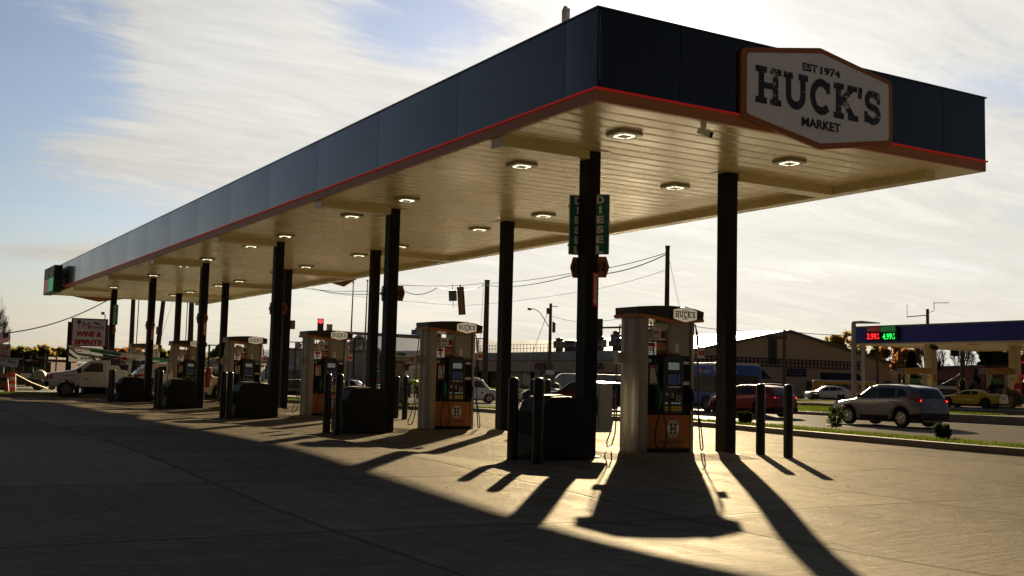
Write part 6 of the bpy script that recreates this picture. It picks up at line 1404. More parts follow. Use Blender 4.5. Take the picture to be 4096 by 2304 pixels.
g = at(2690, 1500, 47); q0 = at(2400, 1311, 50); q1 = at(2690, 1305, 47); t = thing('signal_mast_arm', 'thin mast arm passing behind the nearest dispenser', 'traffic light pole', (g.x, g.y, 0)); L0 = Vector((g.x, g.y, 0))
m_ = MB(); m_.tube([q0-L0, q1-L0], [.04, .06], 8); m_.build('arm', DARKM, t, smooth=True); m_ = MB(); m_.tube([(0, 0, 0), (0, 0, q1.z+.1)], [.09, .08], 8); m_.build('post', DARKM, t, smooth=True)
p = at(2642, 1307, 46.5); t = thing('street_name_sign', 'blue street name sign under the nearest dispenser topper', 'street sign', p, faceang(p)); m_ = MB(); m_.prism([(-.22, -.08), (.24, -.08), (.24, .08), (-.22, .08)], 0, .015, 'y'); m_.build('plate', BLUES, t); m_ = MB(); text(m_, 'US HW', (.06, -.006, 0), .22, .08); m_.build('lettering', PAPER, t)
def roadsign(lab, px, y0, y1, d, w_, m, txt=None, tm=PAPER):
    p = at(px, (y0+y1)/2, d); g_ = Vector((p.x, p.y, 0)); t = thing('road_sign', lab, 'road sign', g_, faceang(p)); za, zb_ = hz(g_, y1), hz(g_, y0)
    m_ = MB(); m_.prism(rounded([(-w_/2, za), (w_/2, za), (w_/2, zb_), (-w_/2, zb_)], .03), 0, .015, 'y'); m_.build('plate', m, t)
    m_ = MB(); m_.tube([(0, .04, 0), (0, .04, zb_)], .03, 6); m_.build('post', STEEL, t)
    if txt: m_ = MB(); text(m_, txt, (0, -.006, (za+zb_)/2), w_*.75, (zb_-za)*.35); m_.build('lettering', tm, t)
roadsign('green road sign ending in lton beside the second front column', 1511, 1472, 1494, 55, .34, GREENS, 'lton')
roadsign('green and red emblem sign below the green road sign', 1512, 1500, 1536, 54.5, .26, GREENS, 'J', REDS)
roadsign('small white and red notice by the road left of the bin', 2078, 1573, 1592, 60, .30, PAPER, 'X', REDS)
# ------------------------------------------------------------------ left: signs, plant, barrels
def atg(px, py, d): p = at(px, py, d); return Vector((p.x, p.y, 0.0))
D_ = 88.
g = atg(347, 1490, D_); t = thing('pylon_sign', 'tall pylon sign reading Mirage WINE & SPIRITS over a letter board', 'sign', g, faceang(g))
k_ = D_/FPX/math.cos(math.atan((347-2048)/FPX))
def lx(px): return (px-347)*k_
def lz(py): return hz(g, py)
for a, b, c in ((272, 292, 1290), (398, 416, 1297)): m_ = MB(); m_.box(lx(a), lx(b), .05, .6, 0, lz(c)); m_.build('post', BLACK, t)
m_ = MB(); m_.box(lx(284), lx(412), -.08, .04, lz(1386), lz(1274)); m_.build('red_frame', mat('dark_red_frame', (.22, .01, .03), .5), t)
m_ = MB(); m_.box(lx(290), lx(404), -.12, -.085, lz(1381), lz(1279)); m_.build('face_panel', mat('sign_face_white', (.66, .64, .70), .5), t)
m_ = MB(); m_.box(lx(282), lx(400), -.10, -.02, lz(1448), lz(1388)); m_.build('letter_board', mat('letter_board_cream', (.75, .70, .55), .5, emit=(1, .9, .65), es=.06), t)
SGR = mat('sign_deep_red', (.48, .012, .03), .5)
def stx(s_, c, wd, ht, m, **k): m_ = MB(); text(m_, s_, c, wd, ht, **k); return m_.build('lettering', m, t)
stx('M', (lx(335), -.13, lz(1302)), lx(348)-lx(322), lz(1288)-lz(1316), SGR, bold=.0, shear=.1); stx('irage', (lx(367), -.13, lz(1311)), lx(388)-lx(347), lz(1303)-lz(1320), SGR)
stx('WINE &', (lx(347), -.13, lz(1337)), lx(393)-lx(302), lz(1326)-lz(1348), SGR, bold=.06); stx('SPIRITS', (lx(346), -.13, lz(1369)), lx(394)-lx(297), lz(1358)-lz(1379), SGR, bold=.06)
stx('BUD', (lx(315), -.11, lz(1404)), lx(328)-lx(303), .22, INK, bold=.04); stx('24PK', (lx(345), -.11, lz(1420)), lx(365)-lx(327), .22, INK, bold=.04); stx('$18.99', (lx(343), -.11, lz(1434)), lx(364)-lx(322), .24, INK, bold=.04)
m_ = MB(); m_.tube([(lx(312), -.14, lz(1316)), (lx(311), -.14, lz(1290))], .025, 5)
for a in range(0, 360, 51): m_.tube([(lx(311), -.14, lz(1290)), (lx(311)+.12*math.cos(R(a)), -.14, lz(1290)+.12*math.sin(R(a))+.03), (lx(311)+.2*math.cos(R(a)), -.14, lz(1290)+.18*math.sin(R(a))-.03)], [.03, .035, .01], 4)
m_.build('palm_emblem', INK, t)
m_ = MB(); m_.tube([(lx(362), -.14, lz(1290)), (lx(382), -.14, lz(1296))], .07, 6); m_.tube([(lx(382), -.14, lz(1296)), (lx(390), -.14, lz(1299))], .03, 6); m_.build('bottle_emblem', mat('dark_red_bottle', (.08, .01, .02), .5), t)
m_ = MB(); m_.lathe([(.08, 0), (.08, .02), (.015, .04), (.015, .16), (.10, .30)], 10, (lx(394), -.14, lz(1319))); m_.build('glass_emblem', mat('dark_red_bottle', (.08, .01, .02)), t)
m_ = MB(); m_.tube([(lx(400), 0, lz(1278)), (lx(401), 0, lz(1262)), (lx(398), 0, lz(1255))], .04, 6); m_.box(lx(386), lx(398), -.15, .25, lz(1256), lz(1246)); m_.build('floodlight', DARKM, t)
D_ = 80.; g = atg(16, 1490, D_); t = thing('vet_sign', 'cream sign reading Pets Hospital Center with a red web strip, left edge', 'sign', g, faceang(g)); k_ = D_/FPX/math.cos(math.atan((16-2048)/FPX))
def lx(px): return (px-16)*k_
m_ = MB(); m_.box(lx(-60), lx(33), 0, .2, lz(1427), lz(1376)); m_.build('panel', mat('cream_sign_face', (.66, .60, .48), .5), t)
m_ = MB(); m_.box(lx(-60), lx(27), -.03, -.003, lz(1426), lz(1417)); m_.build('web_strip', SGR, t)
stx('Pets', (lx(9), -.02, lz(1392)), lx(16)-lx(2), .13, SGR, bold=.02); stx('Hospital', (lx(7), -.02, lz(1400)), lx(24)-lx(-10), .13, SGR, bold=.02); stx('Center', (lx(11), -.02, lz(1409)), lx(22)-lx(0), .12, SGR, bold=.02); stx('SAH.COM', (lx(12), -.04, lz(1421)), lx(26)-lx(-3), .09, PAPER, bold=.02)
m_ = MB(); m_.tube([(lx(10), .1, 0), (lx(10), .1, lz(1427))], .12, 8); m_.build('post', STEEL, t)
m_ = MB(); m_.prism([(lx(23)+.09*math.cos(R(a)), lz(1391)+.09*math.sin(R(a))) for a in range(0, 360, 45)], -.02, -.003, 'y'); m_.build('paw_emblem', SGR, t)
for k in range(4): m_ = MB(); c = (lx(19)+k*.08, lz(1386)+(.03 if k in (1, 2) else 0)); m_.prism([(c[0]+.03*math.cos(R(a)), c[1]+.04*math.sin(R(a))) for a in range(0, 360, 60)], -.02, -.003, 'y'); m_.build('paw_toe', SGR, t)
D_ = 76.; g = atg(20, 1490, D_); t = thing('dental_sign', 'rounded white sign reading meier Dental with a tooth, below the vet sign', 'sign', g, faceang(g)); k_ = D_/FPX/math.cos(math.atan((20-2048)/FPX))
def lx(px): return (px-20)*k_
m_ = MB(); m_.prism(rounded([(lx(-70), lz(1470)), (lx(63), lz(1470)), (lx(65), lz(1430)), (lx(-70), lz(1427))], .08), 0, .2, 'y'); m_.build('frame', DARKM, t)
m_ = MB(); m_.prism(rounded([(lx(-69), lz(1468.5)), (lx(61), lz(1468.5)), (lx(63), lz(1431.5)), (lx(-69), lz(1429))], .07), -.02, -.002, 'y'); m_.build('face_panel', mat('pale_grey_face', (.6, .62, .68), .5), t)
stx('meier Dental', (lx(27), -.03, lz(1437)), lx(59)-lx(-4), .16, INK, bold=.02, shear=.3); stx('-8888', (lx(13), -.05, lz(1447)), lx(27)-lx(0), .12, PAPER); stx('Kollmeier', (lx(7), -.03, lz(1460)), lx(20)-lx(-6), .08, INK); stx('Kollmeier-Moehl', (lx(15), -.03, lz(1466)), lx(36)-lx(-6), .08, INK)
m_ = MB(); m_.add([(lx(-20+i*8), -.025, lz(1446-3.4*math.sin(i/9*3.1)+(i-4)*.25)) for i in range(10)]+[(lx(-20+i*8), -.025, lz(1452-3.4*math.sin(i/9*3.1)+(i-4)*.25)) for i in range(10)], [(i, i+1, 11+i, 10+i) for i in range(9)]); m_.build('swoosh', mat('navy_swoosh', (.03, .035, .13), .5), t)
m_ = MB(); m_.tube([(lx(46), -.03, lz(1452)), (lx(49), -.03, lz(1450)), (lx(53), -.03, lz(1452)), (lx(57), -.03, lz(1450)), (lx(59), -.03, lz(1455)), (lx(57), -.03, lz(1464)), (lx(54), -.03, lz(1458)), (lx(50), -.03, lz(1464)), (lx(47), -.03, lz(1457)), (lx(46), -.03, lz(1452))], .012, 5); m_.build('tooth_outline', mat('navy_swoosh', (.03, .035, .13)), t)
m_ = MB(); m_.tube([(lx(-30), .1, 0), (lx(-30), .1, lz(1440))], .1); m_.tube([(lx(45), .1, 0), (lx(45), .1, lz(1440))], .1); m_.build('posts', STEEL, t)
D_ = 110.; g = atg(127, 1490, D_); t = thing('dealer_sign', 'black sign board reading carlotz in white and orange', 'sign', g, faceang(g)); k_ = D_/FPX/math.cos(math.atan((127-2048)/FPX))
def lx(px): return (px-127)*k_
m_ = MB(); m_.box(lx(97), lx(154), 0, .3, lz(1467), lz(1433)); m_.build('board', BLACK, t); stx('car', (lx(114), -.05, lz(1442)), lx(124)-lx(104), .20, PAPER, bold=.03); stx('lotz', (lx(137), -.05, lz(1441)), lx(149)-lx(125), .26, mat('orange_letters', (.30, .12, .03), .5), bold=.03)
m_ = MB(); m_.tube([(0, .1, 0), (0, .1, lz(1450))], .15); m_.build('post', DARKM, t)
# flag
def fzp(g_, py): return hz(g_, py)
g = atg(29.5, 1490, 82); t = thing('flag', 'stars and stripes flag on a pole flying at the left edge', 'flag', g, faceang(g)); z0 = fzp(g, 1374)
m_ = MB(); m_.tube([(0, 0, 0), (0, 0, fzp(g, 1320))], .04, 6); m_.build('flagpole', STEEL, t)
kf = 82/FPX/.92
def flagq(m_, u0, u1, v0, v1, y=0.):
    n = 8; vs = []
    for i in range(n+1):
        u = u0+(u1-u0)*i/n
        for v in (v0, v1):
            x = -.05-u*48*kf; zt = fzp(g, 1327+16*u); zb_ = fzp(g, 1368+12*u); vs.append((x, .12*math.sin(u*9)+y, zt+(zb_-zt)*v))
    m_.add(vs, [(2*i, 2*i+1, 2*i+3, 2*i+2) for i in range(n)])
m_ = MB(); 
for k in range(0, 13, 2): flagq(m_, 0 if k > 6 else .42, 1, k/13, (k+1)/13)
m_.build('red_stripes', mat('flag_red', (.35, .03, .05), .8), t); m_ = MB()
for k in range(1, 13, 2): flagq(m_, 0 if k > 6 else .42, 1, k/13, (k+1)/13)
m_.build('white_stripes', mat('flag_white', (.5, .48, .5), .8), t); m_ = MB(); flagq(m_, 0, .42, 0, 7/13); m_.build('canton', mat('flag_blue', (.03, .03, .15), .8), t)
# channelizer barrel, cone, caution tape
g = gp(42, 1569, .02); t = thing('traffic_barrel', 'orange and white striped traffic barrel by the kerb at far left', 'barrel', g)
for k in range(5):
    m_ = MB(); z = .06+k*.19; m_.lathe([(.27-.012*k, z), (.262-.012*k, z+.187)], 18); m_.build('band', mat('barrel_orange', (.50, .05, .02), .5) if k % 2 == 0 else mat('barrel_white', (.5, .47, .45), .5), t, smooth=True)
m_ = MB(); m_.lathe([(.34, 0), (.34, .05), (.29, .06)], 18); m_.build('base', BLACK, t); m_ = MB(); m_.box(-.12, .12, -.03, .03, 1.0, 1.10); m_.build('handle', MATS['barrel_orange'], t)
g = gp(26, 1570, .02); t = thing('traffic_cone', 'small orange traffic cone beside the striped barrel', 'cone', g); m_ = MB(); m_.lathe([(.14, .03), (.03, .72), (.02, .74)], 16); m_.build('cone', MATS['barrel_orange'], t, smooth=True); m_ = MB(); m_.box(-.18, .18, -.18, .18, 0, .03); m_.build('base', MATS['barrel_orange'], t)
a, b = gp(55, 1569, .02), gp(190, 1568, .02); a.z = 1.0; b.z = .2; m_ = MB(); m_.tube([a, (a+b)/2-Vector((0, 0, .06)), b], .03, 4); tag(m_.build('caution_tape', mat('tape_yellow', (.45, .36, .02), .5)), 'yellow caution tape slanting from the barrel to the truck', 'tape')
# construction plant on the left verge
g = gp(40, 1560, .02); t = thing('wheel_loader', 'dark yellow and black loader parked behind the striped barrel', 'loader', (g.x+.6, g.y+1, .02), faceang(g)+R(8)); t.scale = (.62,)*3; YEL = mat('plant_yellow', (.22, .12, .02), .6, 0, .3, 3)
m_ = MB(); m_.prism([(-2.2, .5), (2.4, .5), (2.4, .95), (1.2, 1.1), (-2.2, 1.2)], -.7, .7, 'y'); m_.build('chassis', DARKM, t, bevel=.04)
m_ = MB(); m_.prism([(-.2, 1.1), (1.1, 1.0), (1.2, 1.75), (-.1, 1.8)], -.55, .55, 'y'); m_.build('cab', BLACK, t, bevel=.03)
m_ = MB(); m_.box(-.05, 1.0, -.56, -.553, 1.15, 1.65); m_.build('cab_window', GLSL, t)
m_ = MB(); m_.prism([(-2.0, 1.2), (-.25, 1.1), (-.3, 1.5), (-1.9, 1.6)], -.6, .6, 'y'); m_.build('engine_cover', YEL, t, bevel=.04)
m_ = MB(); m_.box(-.55, -.3, -.62, -.5, 1.3, 1.85); m_.build('light_bracket', YEL, t)
m_ = MB(); m_.tube([(-1.8, -.7, 1.1), (-2.6, -.7, .6), (-2.9, -.7, .3)], .12, 6); m_.build('boom', YEL, t)
for x in (-1.6, 1.6): wheel(t, x, -.75, .55, .35, YEL, 6)
m_ = MB(); m_.tube([(.9, -.8, .62), (3.6, -.8, .55)], .12, 6); m_.build('timber_load', mat('timber', (.25, .17, .09), .8), t)
g = gp(175, 1560, .02); t = thing('tank_trailer', 'round tan tank on a dark trailer behind the truck bonnet', 'trailer', (g.x, g.y+1.0, .02), faceang(g)); t.scale = (.5,)*3; m_ = MB(); m_.lathe([(.05, -.9), (.62, -.85), (.86, -.4), (.88, .4), (.62, .85), (.05, .9)], 20, M=Matrix.Translation((-.3, 0, 1.55)) @ Matrix.Rotation(R(78), 4, 'X')); m_.build('tank', mat('tan_tank', (.30, .27, .16), .6, 0, .2, 2), t, smooth=True)
m_ = MB(); m_.box(-1.2, 2.0, -.7, .7, .5, .85); m_.build('chassis', DARKM, t, bevel=.03); m_ = MB(); m_.prism([(.3, .85), (1.9, .85), (1.8, 1.72), (.5, 1.75)], -.6, .6, 'y'); m_.build('cab_box', BLACK, t, bevel=.05); wheel(t, -.6, -.75, .4, .25, STEEL, 6); wheel(t, 1.2, -.75, .4, .25, STEEL, 6)
g = gp(90, 1556, .02); t = thing('dark_pickup', 'dark car with pale roof edge behind the loader and timber', 'car', (g.x+1.0, g.y+3, .02), faceang(g)); t.scale = (.6,)*3; B2 = suv_body(4.8, 1.9, 1.55); B2.shell().build('body', paint('dark_blue_paint', (.02, .025, .05)), t, smooth=True)
for sg in (-1, 1): B2.side(G1[0], sg).build('window', GLS, t)
# low dark buildings beyond on the left
def shed(lab, px0, px1, ytop, d, mt, roofm=None, dep=12, zb_=0., rt=.35, windows=0):
    a, b = at(px0, 1480, d), at(px1, 1480, d); c = (a+b)/2; w_ = (b-a).length; z = hz(c, ytop); ang = math.atan2(b.y-a.y, b.x-a.x); t = thing('low_building', lab, 'building', (c.x, c.y, zb_), ang)
    m_ = MB(); m_.box(-w_/2, w_/2, 0, dep, 0, z-zb_); m_.build('wall', mt, t); m_ = MB(); m_.box(-w_/2-.2, w_/2+.2, -.2, dep+.2, z-zb_+.003, z-zb_+rt); m_.build('roof_edge', roofm or STEEL, t)
    for k in range(windows): m_ = MB(); x = -w_/2+w_*(k+.5)/windows; m_.box(x-1.2, x+1.2, -.06, -.003, .8, 2.4); m_.build('window', DKG, t)
    return t
shed('long dark brown building behind the plant at far left', -60, 270, 1452, 190, mat('dark_brick', (.05, .022, .016), .8), mat('brown_roof', (.04, .025, .02), .8), windows=6)
shed('grey roofed building with red band behind the dealer sign', 155, 188, 1436, 170, mat('dull_red_wall', (.12, .02, .02), .8), STEEL, windows=1)
shed('low building with white roof left of the dealer sign', 60, 98, 1440, 200, mat('dark_wall', (.04, .035, .03), .8), PAPER, windows=1)
shed('low dark shop behind the fifth pump island', 770, 1000, 1455, 200, GREYW, STEEL, windows=4)
shed('pale fenced shop behind the wine sign', 440, 700, 1462, 180, mat('dull_wall', (.10, .09, .085), .8), PAPER, windows=5)
# fence posts at the left
for k, (px, yt) in enumerate(((222, 1397), (175, 1410), (142, 1414), (117, 1418), (88, 1424))):
    t, h = pole('lamp_standard', 'dark thin post number %s from the right before the autumn trees' % ['one', 'two', 'three', 'four', 'five'][k], 'post', px, 130, yt, .09, .08, DARKM, 0, 'thin dark posts at the left'); m_ = MB(); m_.cbox((0, 0, h), (.35, .3, .15)); m_.build('lamp_head', DARKM, t)
# houses behind the other station
def house(lab, px0, px1, yeave, yridge, d, wallm, roofm, gablepx=None):
    a, b = at(px0, 1560, d), at(px1, 1560, d); c = (a+b)/2; w_ = (b-a).length; ze, zr = hz(c, yeave), hz(c, yridge); ang = math.atan2(b.y-a.y, b.x-a.x); t = thing('brick_house', lab, 'house', (c.x, c.y, 0), ang)
    m_ = MB(); m_.box(-w_/2, w_/2, 0, 8, 0, ze); m_.build('wall', wallm, t)
    m_ = MB(); m_.prism([(-.7, ze-.1), (8.7, ze-.1), (4, zr)], -w_/2-.5, w_/2+.5, 'x'); m_.build('roof', roofm, t)
    for k in range(3): m_ = MB(); x = -w_/2+w_*(k+.5)/3; m_.box(x-.7, x+.7, -.05, -.003, 1.0, 2.2); m_.build('window', PAPER if k == 1 else DKG, t)
    if gablepx is not None:
        x = -w_/2+w_*gablepx; hw = w_*.16; m_ = MB(); m_.prism([(x-hw, 0), (x+hw, 0), (x+hw, ze), (x, zr-.1), (x-hw, ze)], -1.6, -.02, 'y'); m_.build('gable_wall', wallm, t)
        m_ = MB()
        for s in (-1, 1): m_.prism([(x+s*(hw+.4), ze-.15), (x, zr-.08), (x, zr+.14), (x+s*(hw+.4), ze+.12)], -2.0, -1.6, 'y')
        m_.build('white_bargeboard', PAPER, t)
BR = mat('red_brick_wall', (.16, .05, .035), .85, 0, .25, 4); SH = mat('brown_shingle_roof', (.16, .11, .07), .85, 0, .25, 3); SHD = mat('dark_shingle_roof', (.03, .03, .034), .8)
house('brick house with brown roof and white gable left of the cream column', 3610, 3810, 1548, 1522, 140, BR, SH, .22)
house('brick house with brown roof and gable behind the yellow coupe', 3815, 3935, 1552, 1526, 138, BR, SH, .85)
house('grey roofed house higher behind the two brick houses', 3730, 3935, 1524, 1496, 170, mat('grey_wall', (.07, .07, .075), .8), SHD, .2)
t = shed('two storey red brick block right of the dark fir', 3937, 4066, 1468, 120, BR, DARKM, 14, 0, .2, 0); m_ = MB(); m_.box(4, 6.2, -.05, -.003, 3.4, 4.6); m_.build('glass_block_window', STEEL, t)
m_ = MB(); m_.box(-3, -2.1, -.05, -.003, .2, 2.2); m_.build('door', DKG, t)
t = shed('low white carport roof behind the silver SUV', 3735, 3815, 1556, 112, BR, PAPER, 6, 0, .3, 1)

# ------------------------------------------------------------------ trees and shrubs
BARK = mat('tree_bark', (.05, .038, .028), .9, 0, .3, 6)
def crown_mesh(cl, n, size, rg, flat=1.):
    "cl: clump centres+radii; many small leaf faces spread on and in the clumps"
    w_ = np.array([c[3]**2 for c in cl]); w_ = w_/w_.sum(); ids = rg.choice(len(cl), n, p=w_); C_ = np.array([c[:3] for c in cl])[ids]; Rr = np.array([c[3] for c in cl])[ids]
    d = rg.normal(0, 1, (n, 3)); d /= np.linalg.norm(d, axis=1)[:, None]; rad = Rr*(rg.uniform(0, 1, n)**.45)*rg.uniform(.75, 1.18, n); pos = C_+d*rad[:, None]*np.array([1, 1, flat])
    a = rg.normal(0, 1, (n, 3)); a /= np.linalg.norm(a, axis=1)[:, None]; b = np.cross(a, rg.normal(0, 1, (n, 3))); b /= np.linalg.norm(b, axis=1)[:, None]
    s_ = size*rg.uniform(.6, 1.4, n)[:, None]; vs = np.stack([pos-a*s_, pos-b*s_*.6, pos+a*s_, pos+b*s_*.6], 1).reshape(-1, 3)
    m_ = MB(); m_.v = [tuple(v) for v in vs.tolist()]; m_.f = [(4*i, 4*i+1, 4*i+2, 4*i+3) for i in range(n)]; return m_
def limbs(m_, p, d, L, r, depth, rg, out, nb=3, spread=.6):
    q = p+d*L; mid = p.lerp(q, .5)+Vector(rg.normal(0, .06, 3).tolist())*L
    m_.tube([p, mid, q], [r, r*.82, r*.62], 5, False); out.append((q, depth))
    if depth == 0: return
    for k in range(nb):
        v = Vector(rg.normal(0, 1, 3).tolist()); v = (v-d*v.dot(d)).normalized(); nd = (d+v*spread*rg.uniform(.6, 1.3)+Vector((0, 0, .12))).normalized()
        limbs(m_, q if k else mid.lerp(q, .6), nd, L*rg.uniform(.62, .85), r*.58, depth-1, rg, out, nb, spread)
def tree(name, lab, px, d, ytop, wpx, leaf, n=2600, seed=1, group=None, trunk=.35, base=0., size=.22, shape='round', bare=False):
    rg = np.random.default_rng(seed); g_ = at(px, 1500, d); g_.z = base; H = hz(g_, ytop)-base; W_ = wpx*d/FPX/1.0
    t = thing(name, lab, 'tree', g_, rg.uniform(0, 6), group); m_ = MB(); out = []
    if shape == 'cone':
        m_.tube([(0, 0, 0), (0, 0, H*.95)], [trunk*.6, .04], 6); cl = []
        for i in range(60):
            u = rg.uniform(.06, 1)**.8; rr = W_/2*(1-u)**.8*(.78+.3*rg.uniform()); a = rg.uniform(0, 6.28); cl.append((rr*math.cos(a)*.8, rr*math.sin(a)*.8, H*(.05+.93*u), max(.25, W_*.11*(1.15-u))))
    else:
        limbs(m_, Vector((0, 0, 0)), Vector((rg.normal(0, .04), rg.normal(0, .04), 1)).normalized(), H*(.30 if not bare else .26), trunk, 3 if not bare else 6, rg, out, 3, .62 if not bare else .55)
        k0 = max(q.z for q, _ in out); kx = max(math.hypot(q.x, q.y) for q, _ in out) or 1; sz = H/k0*(.93 if not bare else 1.); sx = (W_/2)/kx*(.85 if not bare else 1.0)
        m_.v = [(x*(1+(sx-1)*min(1, z/(k0*.3))), y*(1+(sx-1)*min(1, z/(k0*.3))), z*sz) for x, y, z in m_.v]; cl = []
        for q, dd in out:
            if dd <= 1: cl.append((q.x*sx, q.y*sx, q.z*sz, W_*.085*rg.uniform(.6, 1.3)))
        if not bare:
            for k in range(34):
                v = rg.normal(0, 1, 3); v /= np.linalg.norm(v); u = rg.uniform(.35, 1)**.6; zz = H*.52+v[2]*u*H*.44
                cl.append((v[0]*u*W_*.42, v[1]*u*W_*.42, zz, W_*rg.uniform(.07, .15)))
    m_.build('trunk', BARK, t, smooth=False)
    if not bare or n: crown_mesh(cl, n, size, rg, .85).build('crown', leaf, t)
    return t
LG = leafmat('olive_green_leaves', (.10, .105, .03), (.23, .21, .06), .65); LY = leafmat('yellowing_leaves', (.20, .15, .035), (.40, .30, .07), .68); LR = leafmat('russet_leaves', (.22, .105, .035), (.40, .19, .06), .68)
LC = leafmat('crimson_leaves', (.16, .008, .016), (.34, .02, .035), .6); LD = leafmat('dark_fir_needles', (.010, .016, .010), (.02, .03, .015), .2); LW = leafmat('willow_leaves', (.05, .055, .02), (.10, .10, .04), .4)
GL_, GR_ = 'autumn trees behind the left lots', 'trees behind the other station'
LT = [(60, 235, 1388, 90, LG, 'dark green round tree behind the vet sign'), (95, 240, 1382, 70, LY, 'yellow tree right of the flag'), (128, 240, 1392, 70, LY, 'low yellow tree above the dealer sign'), (150, 245, 1378, 55, LG, 'taller green tree right of the dealer sign'),
      (180, 240, 1378, 80, LY, 'broad yellow green tree left of the wine sign'), (213, 245, 1388, 60, LY, 'yellow tree touching the dark post'), (238, 245, 1390, 50, LG, 'green tree beside it left of the wine sign'), (262, 240, 1395, 60, LG, 'dark tree half behind the wine sign'),
      (430, 230, 1395, 60, LG, 'green tree right of the wine sign'), (470, 225, 1390, 70, LR, 'russet tree behind the farthest island'), (500, 220, 1392, 60, LR, 'reddish tree left of the orange pole'), (480, 190, 1425, 50, LC, 'bright red low tree behind the bucket truck'),
      (560, 230, 1398, 60, LR, 'russet tree between two leaning poles'), (645, 230, 1395, 50, LG, 'dark green tree behind the fifth nearest column'), (670, 240, 1400, 60, LY, 'yellow green tree behind the fourth dispenser'), (730, 235, 1396, 60, LR, 'brown tree behind the farthest rear column'),
      (780, 225, 1400, 60, LY, 'yellowish tree left of the lamp post'), (868, 210, 1375, 62, LG, 'round olive tree right of the twin lamp post'), (945, 205, 1380, 80, LG, 'olive tree behind the fourth dispenser topper'), (1000, 215, 1393, 50, LG, 'low green tree right of the fourth dispenser'), (1170, 230, 1385, 60, LR, 'russet tree over the corner shop roof'), (1300, 235, 1378, 60, LR, 'russet tree above the third dispenser'), (20, 235, 1385, 70, LG, 'green tree behind the vet sign at left edge')]
for k, (px, d, yt, wp, lf, lab) in enumerate(LT): tree('autumn_tree', lab, px, d, yt, wp*1.55, lf, 3200, 100+k, GL_, .3, size=.36)
RT = [(3330, 190, 1335, 110, LY, 'golden tree left of the white lamp pole above the hall roof', 2600), (3395, 192, 1318, 120, LY, 'tall golden tree just left of the blue canopy corner', 3200), (3465, 195, 1330, 110, LY, 'golden tree behind the corner of the blue canopy', 2600), (3480, 185, 1385, 80, LG, 'green tree under the price board', 2200),
      (3555, 180, 1372, 130, LR, 'orange brown tree left of the dark round fir', 3200), (3630, 155, 1372, 110, LR, 'russet tree behind the first dispenser with flame topper', 2400), (4092, 125, 1440, 70, LC, 'crimson tree at the right edge', 3200), (4075, 145, 1385, 60, LR, 'thin russet tree above the crimson one', 900), (3990, 150, 1372, 120, LW, 'drooping pale green tree behind the dark fir', 3600), (4040, 152, 1440, 60, LW, 'lower branch mass of the drooping tree near the right column', 1400), (3840, 170, 1470, 90, LY, 'distant yellowish trees low behind the dark pole', 1500), (3750, 175, 1465, 80, LY, 'distant hazy tree right of the left cream column', 1400), (3890, 170, 1460, 70, LG, 'distant green tree left of the large dark fir', 1400), (3850, 108, 1510, 24, LW, 'small yellow sapling before the brick house', 160)]
for k, (px, d, yt, wp, lf, lab, n) in enumerate(RT): tree('autumn_tree', lab, px, d, yt, wp*1.2, lf, int(n*1.5), 200+k, GR_, .3, size=.22)
tree('dark_fir', 'dark round conical fir behind the silver SUV roof', 3645, 118, 1412, 88, LD, 7000, 5, GR_, .3, size=.26, shape='cone')
tree('dark_fir', 'large dark fir with feathery branches right of the dark pole', 3945, 122, 1390, 150, LD, 9000, 6, GR_, .3, size=.28, shape='cone')
for k, (px, yt, wp, d) in enumerate(((3705, 1330, 150, 128), (3780, 1370, 170, 132), (3860, 1360, 120, 126), (3835, 1375, 90, 140))):
    tree('bare_tree', ['bare branching tree behind the left cream column', 'wide bare tree right of the left cream column', 'bare forked tree beside the dark pole', 'thin bare tree behind the dark pole'][k], px, d, yt, wp, LY, 0, 300+k, GR_, .30, size=.14, bare=True)
tree('bare_tree', 'bare twigs of a tree reaching in at the left edge', -58, 60, 1160, 150, LY, 0, 310, None, .22, size=.1, bare=True)
tree('bare_tree', 'bare tree tips behind the vet sign and flag', -20, 90, 1230, 110, LY, 0, 311, None, .2, size=.1, bare=True)
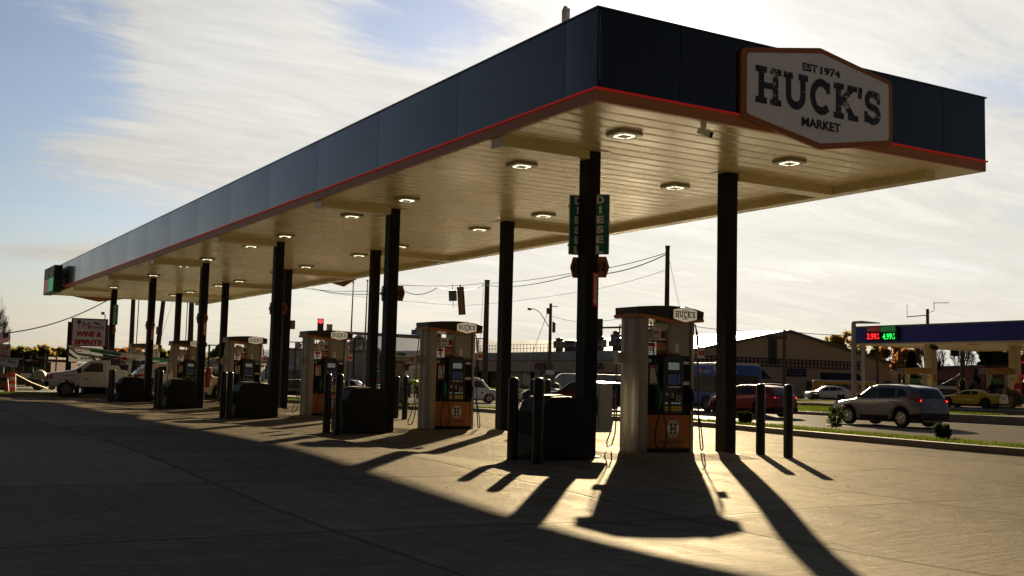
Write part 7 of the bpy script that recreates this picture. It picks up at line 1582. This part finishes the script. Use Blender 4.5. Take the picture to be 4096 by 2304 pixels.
# shrubs on the verge
def shrub(name, lab, px, py, w_, h_, leaf, n, seed, z=.13, twigs=True, size=.035):
    rg = np.random.default_rng(seed); g_ = gp(px, py, z); t = thing(name, lab, 'shrub', g_); m_ = MB(); cl = []
    for k in range(16 if twigs else 8):
        a = rg.uniform(0, 6.28); r_ = w_/2*rg.uniform(.3, 1.); q = Vector((r_*math.cos(a), r_*math.sin(a), h_*rg.uniform(.55, 1.05))); m_.tube([(0, 0, 0), (q.x*.4, q.y*.4, q.z*.55), q], [.012, .008, .004], 4)
        cl.append((q.x, q.y, q.z*.9, w_*.16)); cl.append((q.x*.8, q.y*.8, q.z*.5, w_*.17)); cl.append((q.x*.7, q.y*.7, q.z*.2, w_*.13))
    m_.build('stems', BARK, t); crown_mesh(cl, n, size, rg, .9).build('foliage', leaf, t)
DS = leafmat('dark_shrub_leaves', (.018, .03, .010), (.05, .07, .02), .35)
shrub('rose_bush', 'leggy rose bush with a red bloom on the verge beside the silver SUV wheel', 3345, 1714, .60, .62, DS, 700, 1)
q = gp(3345, 1714, .13); t = thing('rose_bloom', 'small red rose bloom on the leggy bush', 'flower', (q.x+.18, q.y-.1, .72)); m_ = MB(); m_.lathe([(.01, 0), (.05, .03), (.055, .07), (.02, .09)], 10); m_.build('petals', mat('rose_red', (.35, .01, .04), .6), t, smooth=True)
shrub('round_bush', 'low round dark bush on the verge right of the rose bush', 3780, 1756, .58, .36, DS, 2600, 2, twigs=False, size=.03)
shrub('round_bush', 'low round dark bush on the verge just right of the near right column', 2983, 1694, .62, .36, DS, 2600, 3, twigs=False, size=.03)
shrub('reddish_bush', 'low reddish bush behind the second front column', 1578, 1616, .5, .9, leafmat('reddish_leaves', (.04, .012, .012), (.10, .03, .02), .3), 1300, 4, twigs=True, size=.04)
shrub('clipped_hedge', 'clipped green hedge lit on top before the dark blue saloon', 2115, 1597, 1.8, .55, leafmat('hedge_leaves', (.03, .05, .01), (.08, .11, .02), .4), 2600, 5, z=-.03, twigs=False, size=.06)
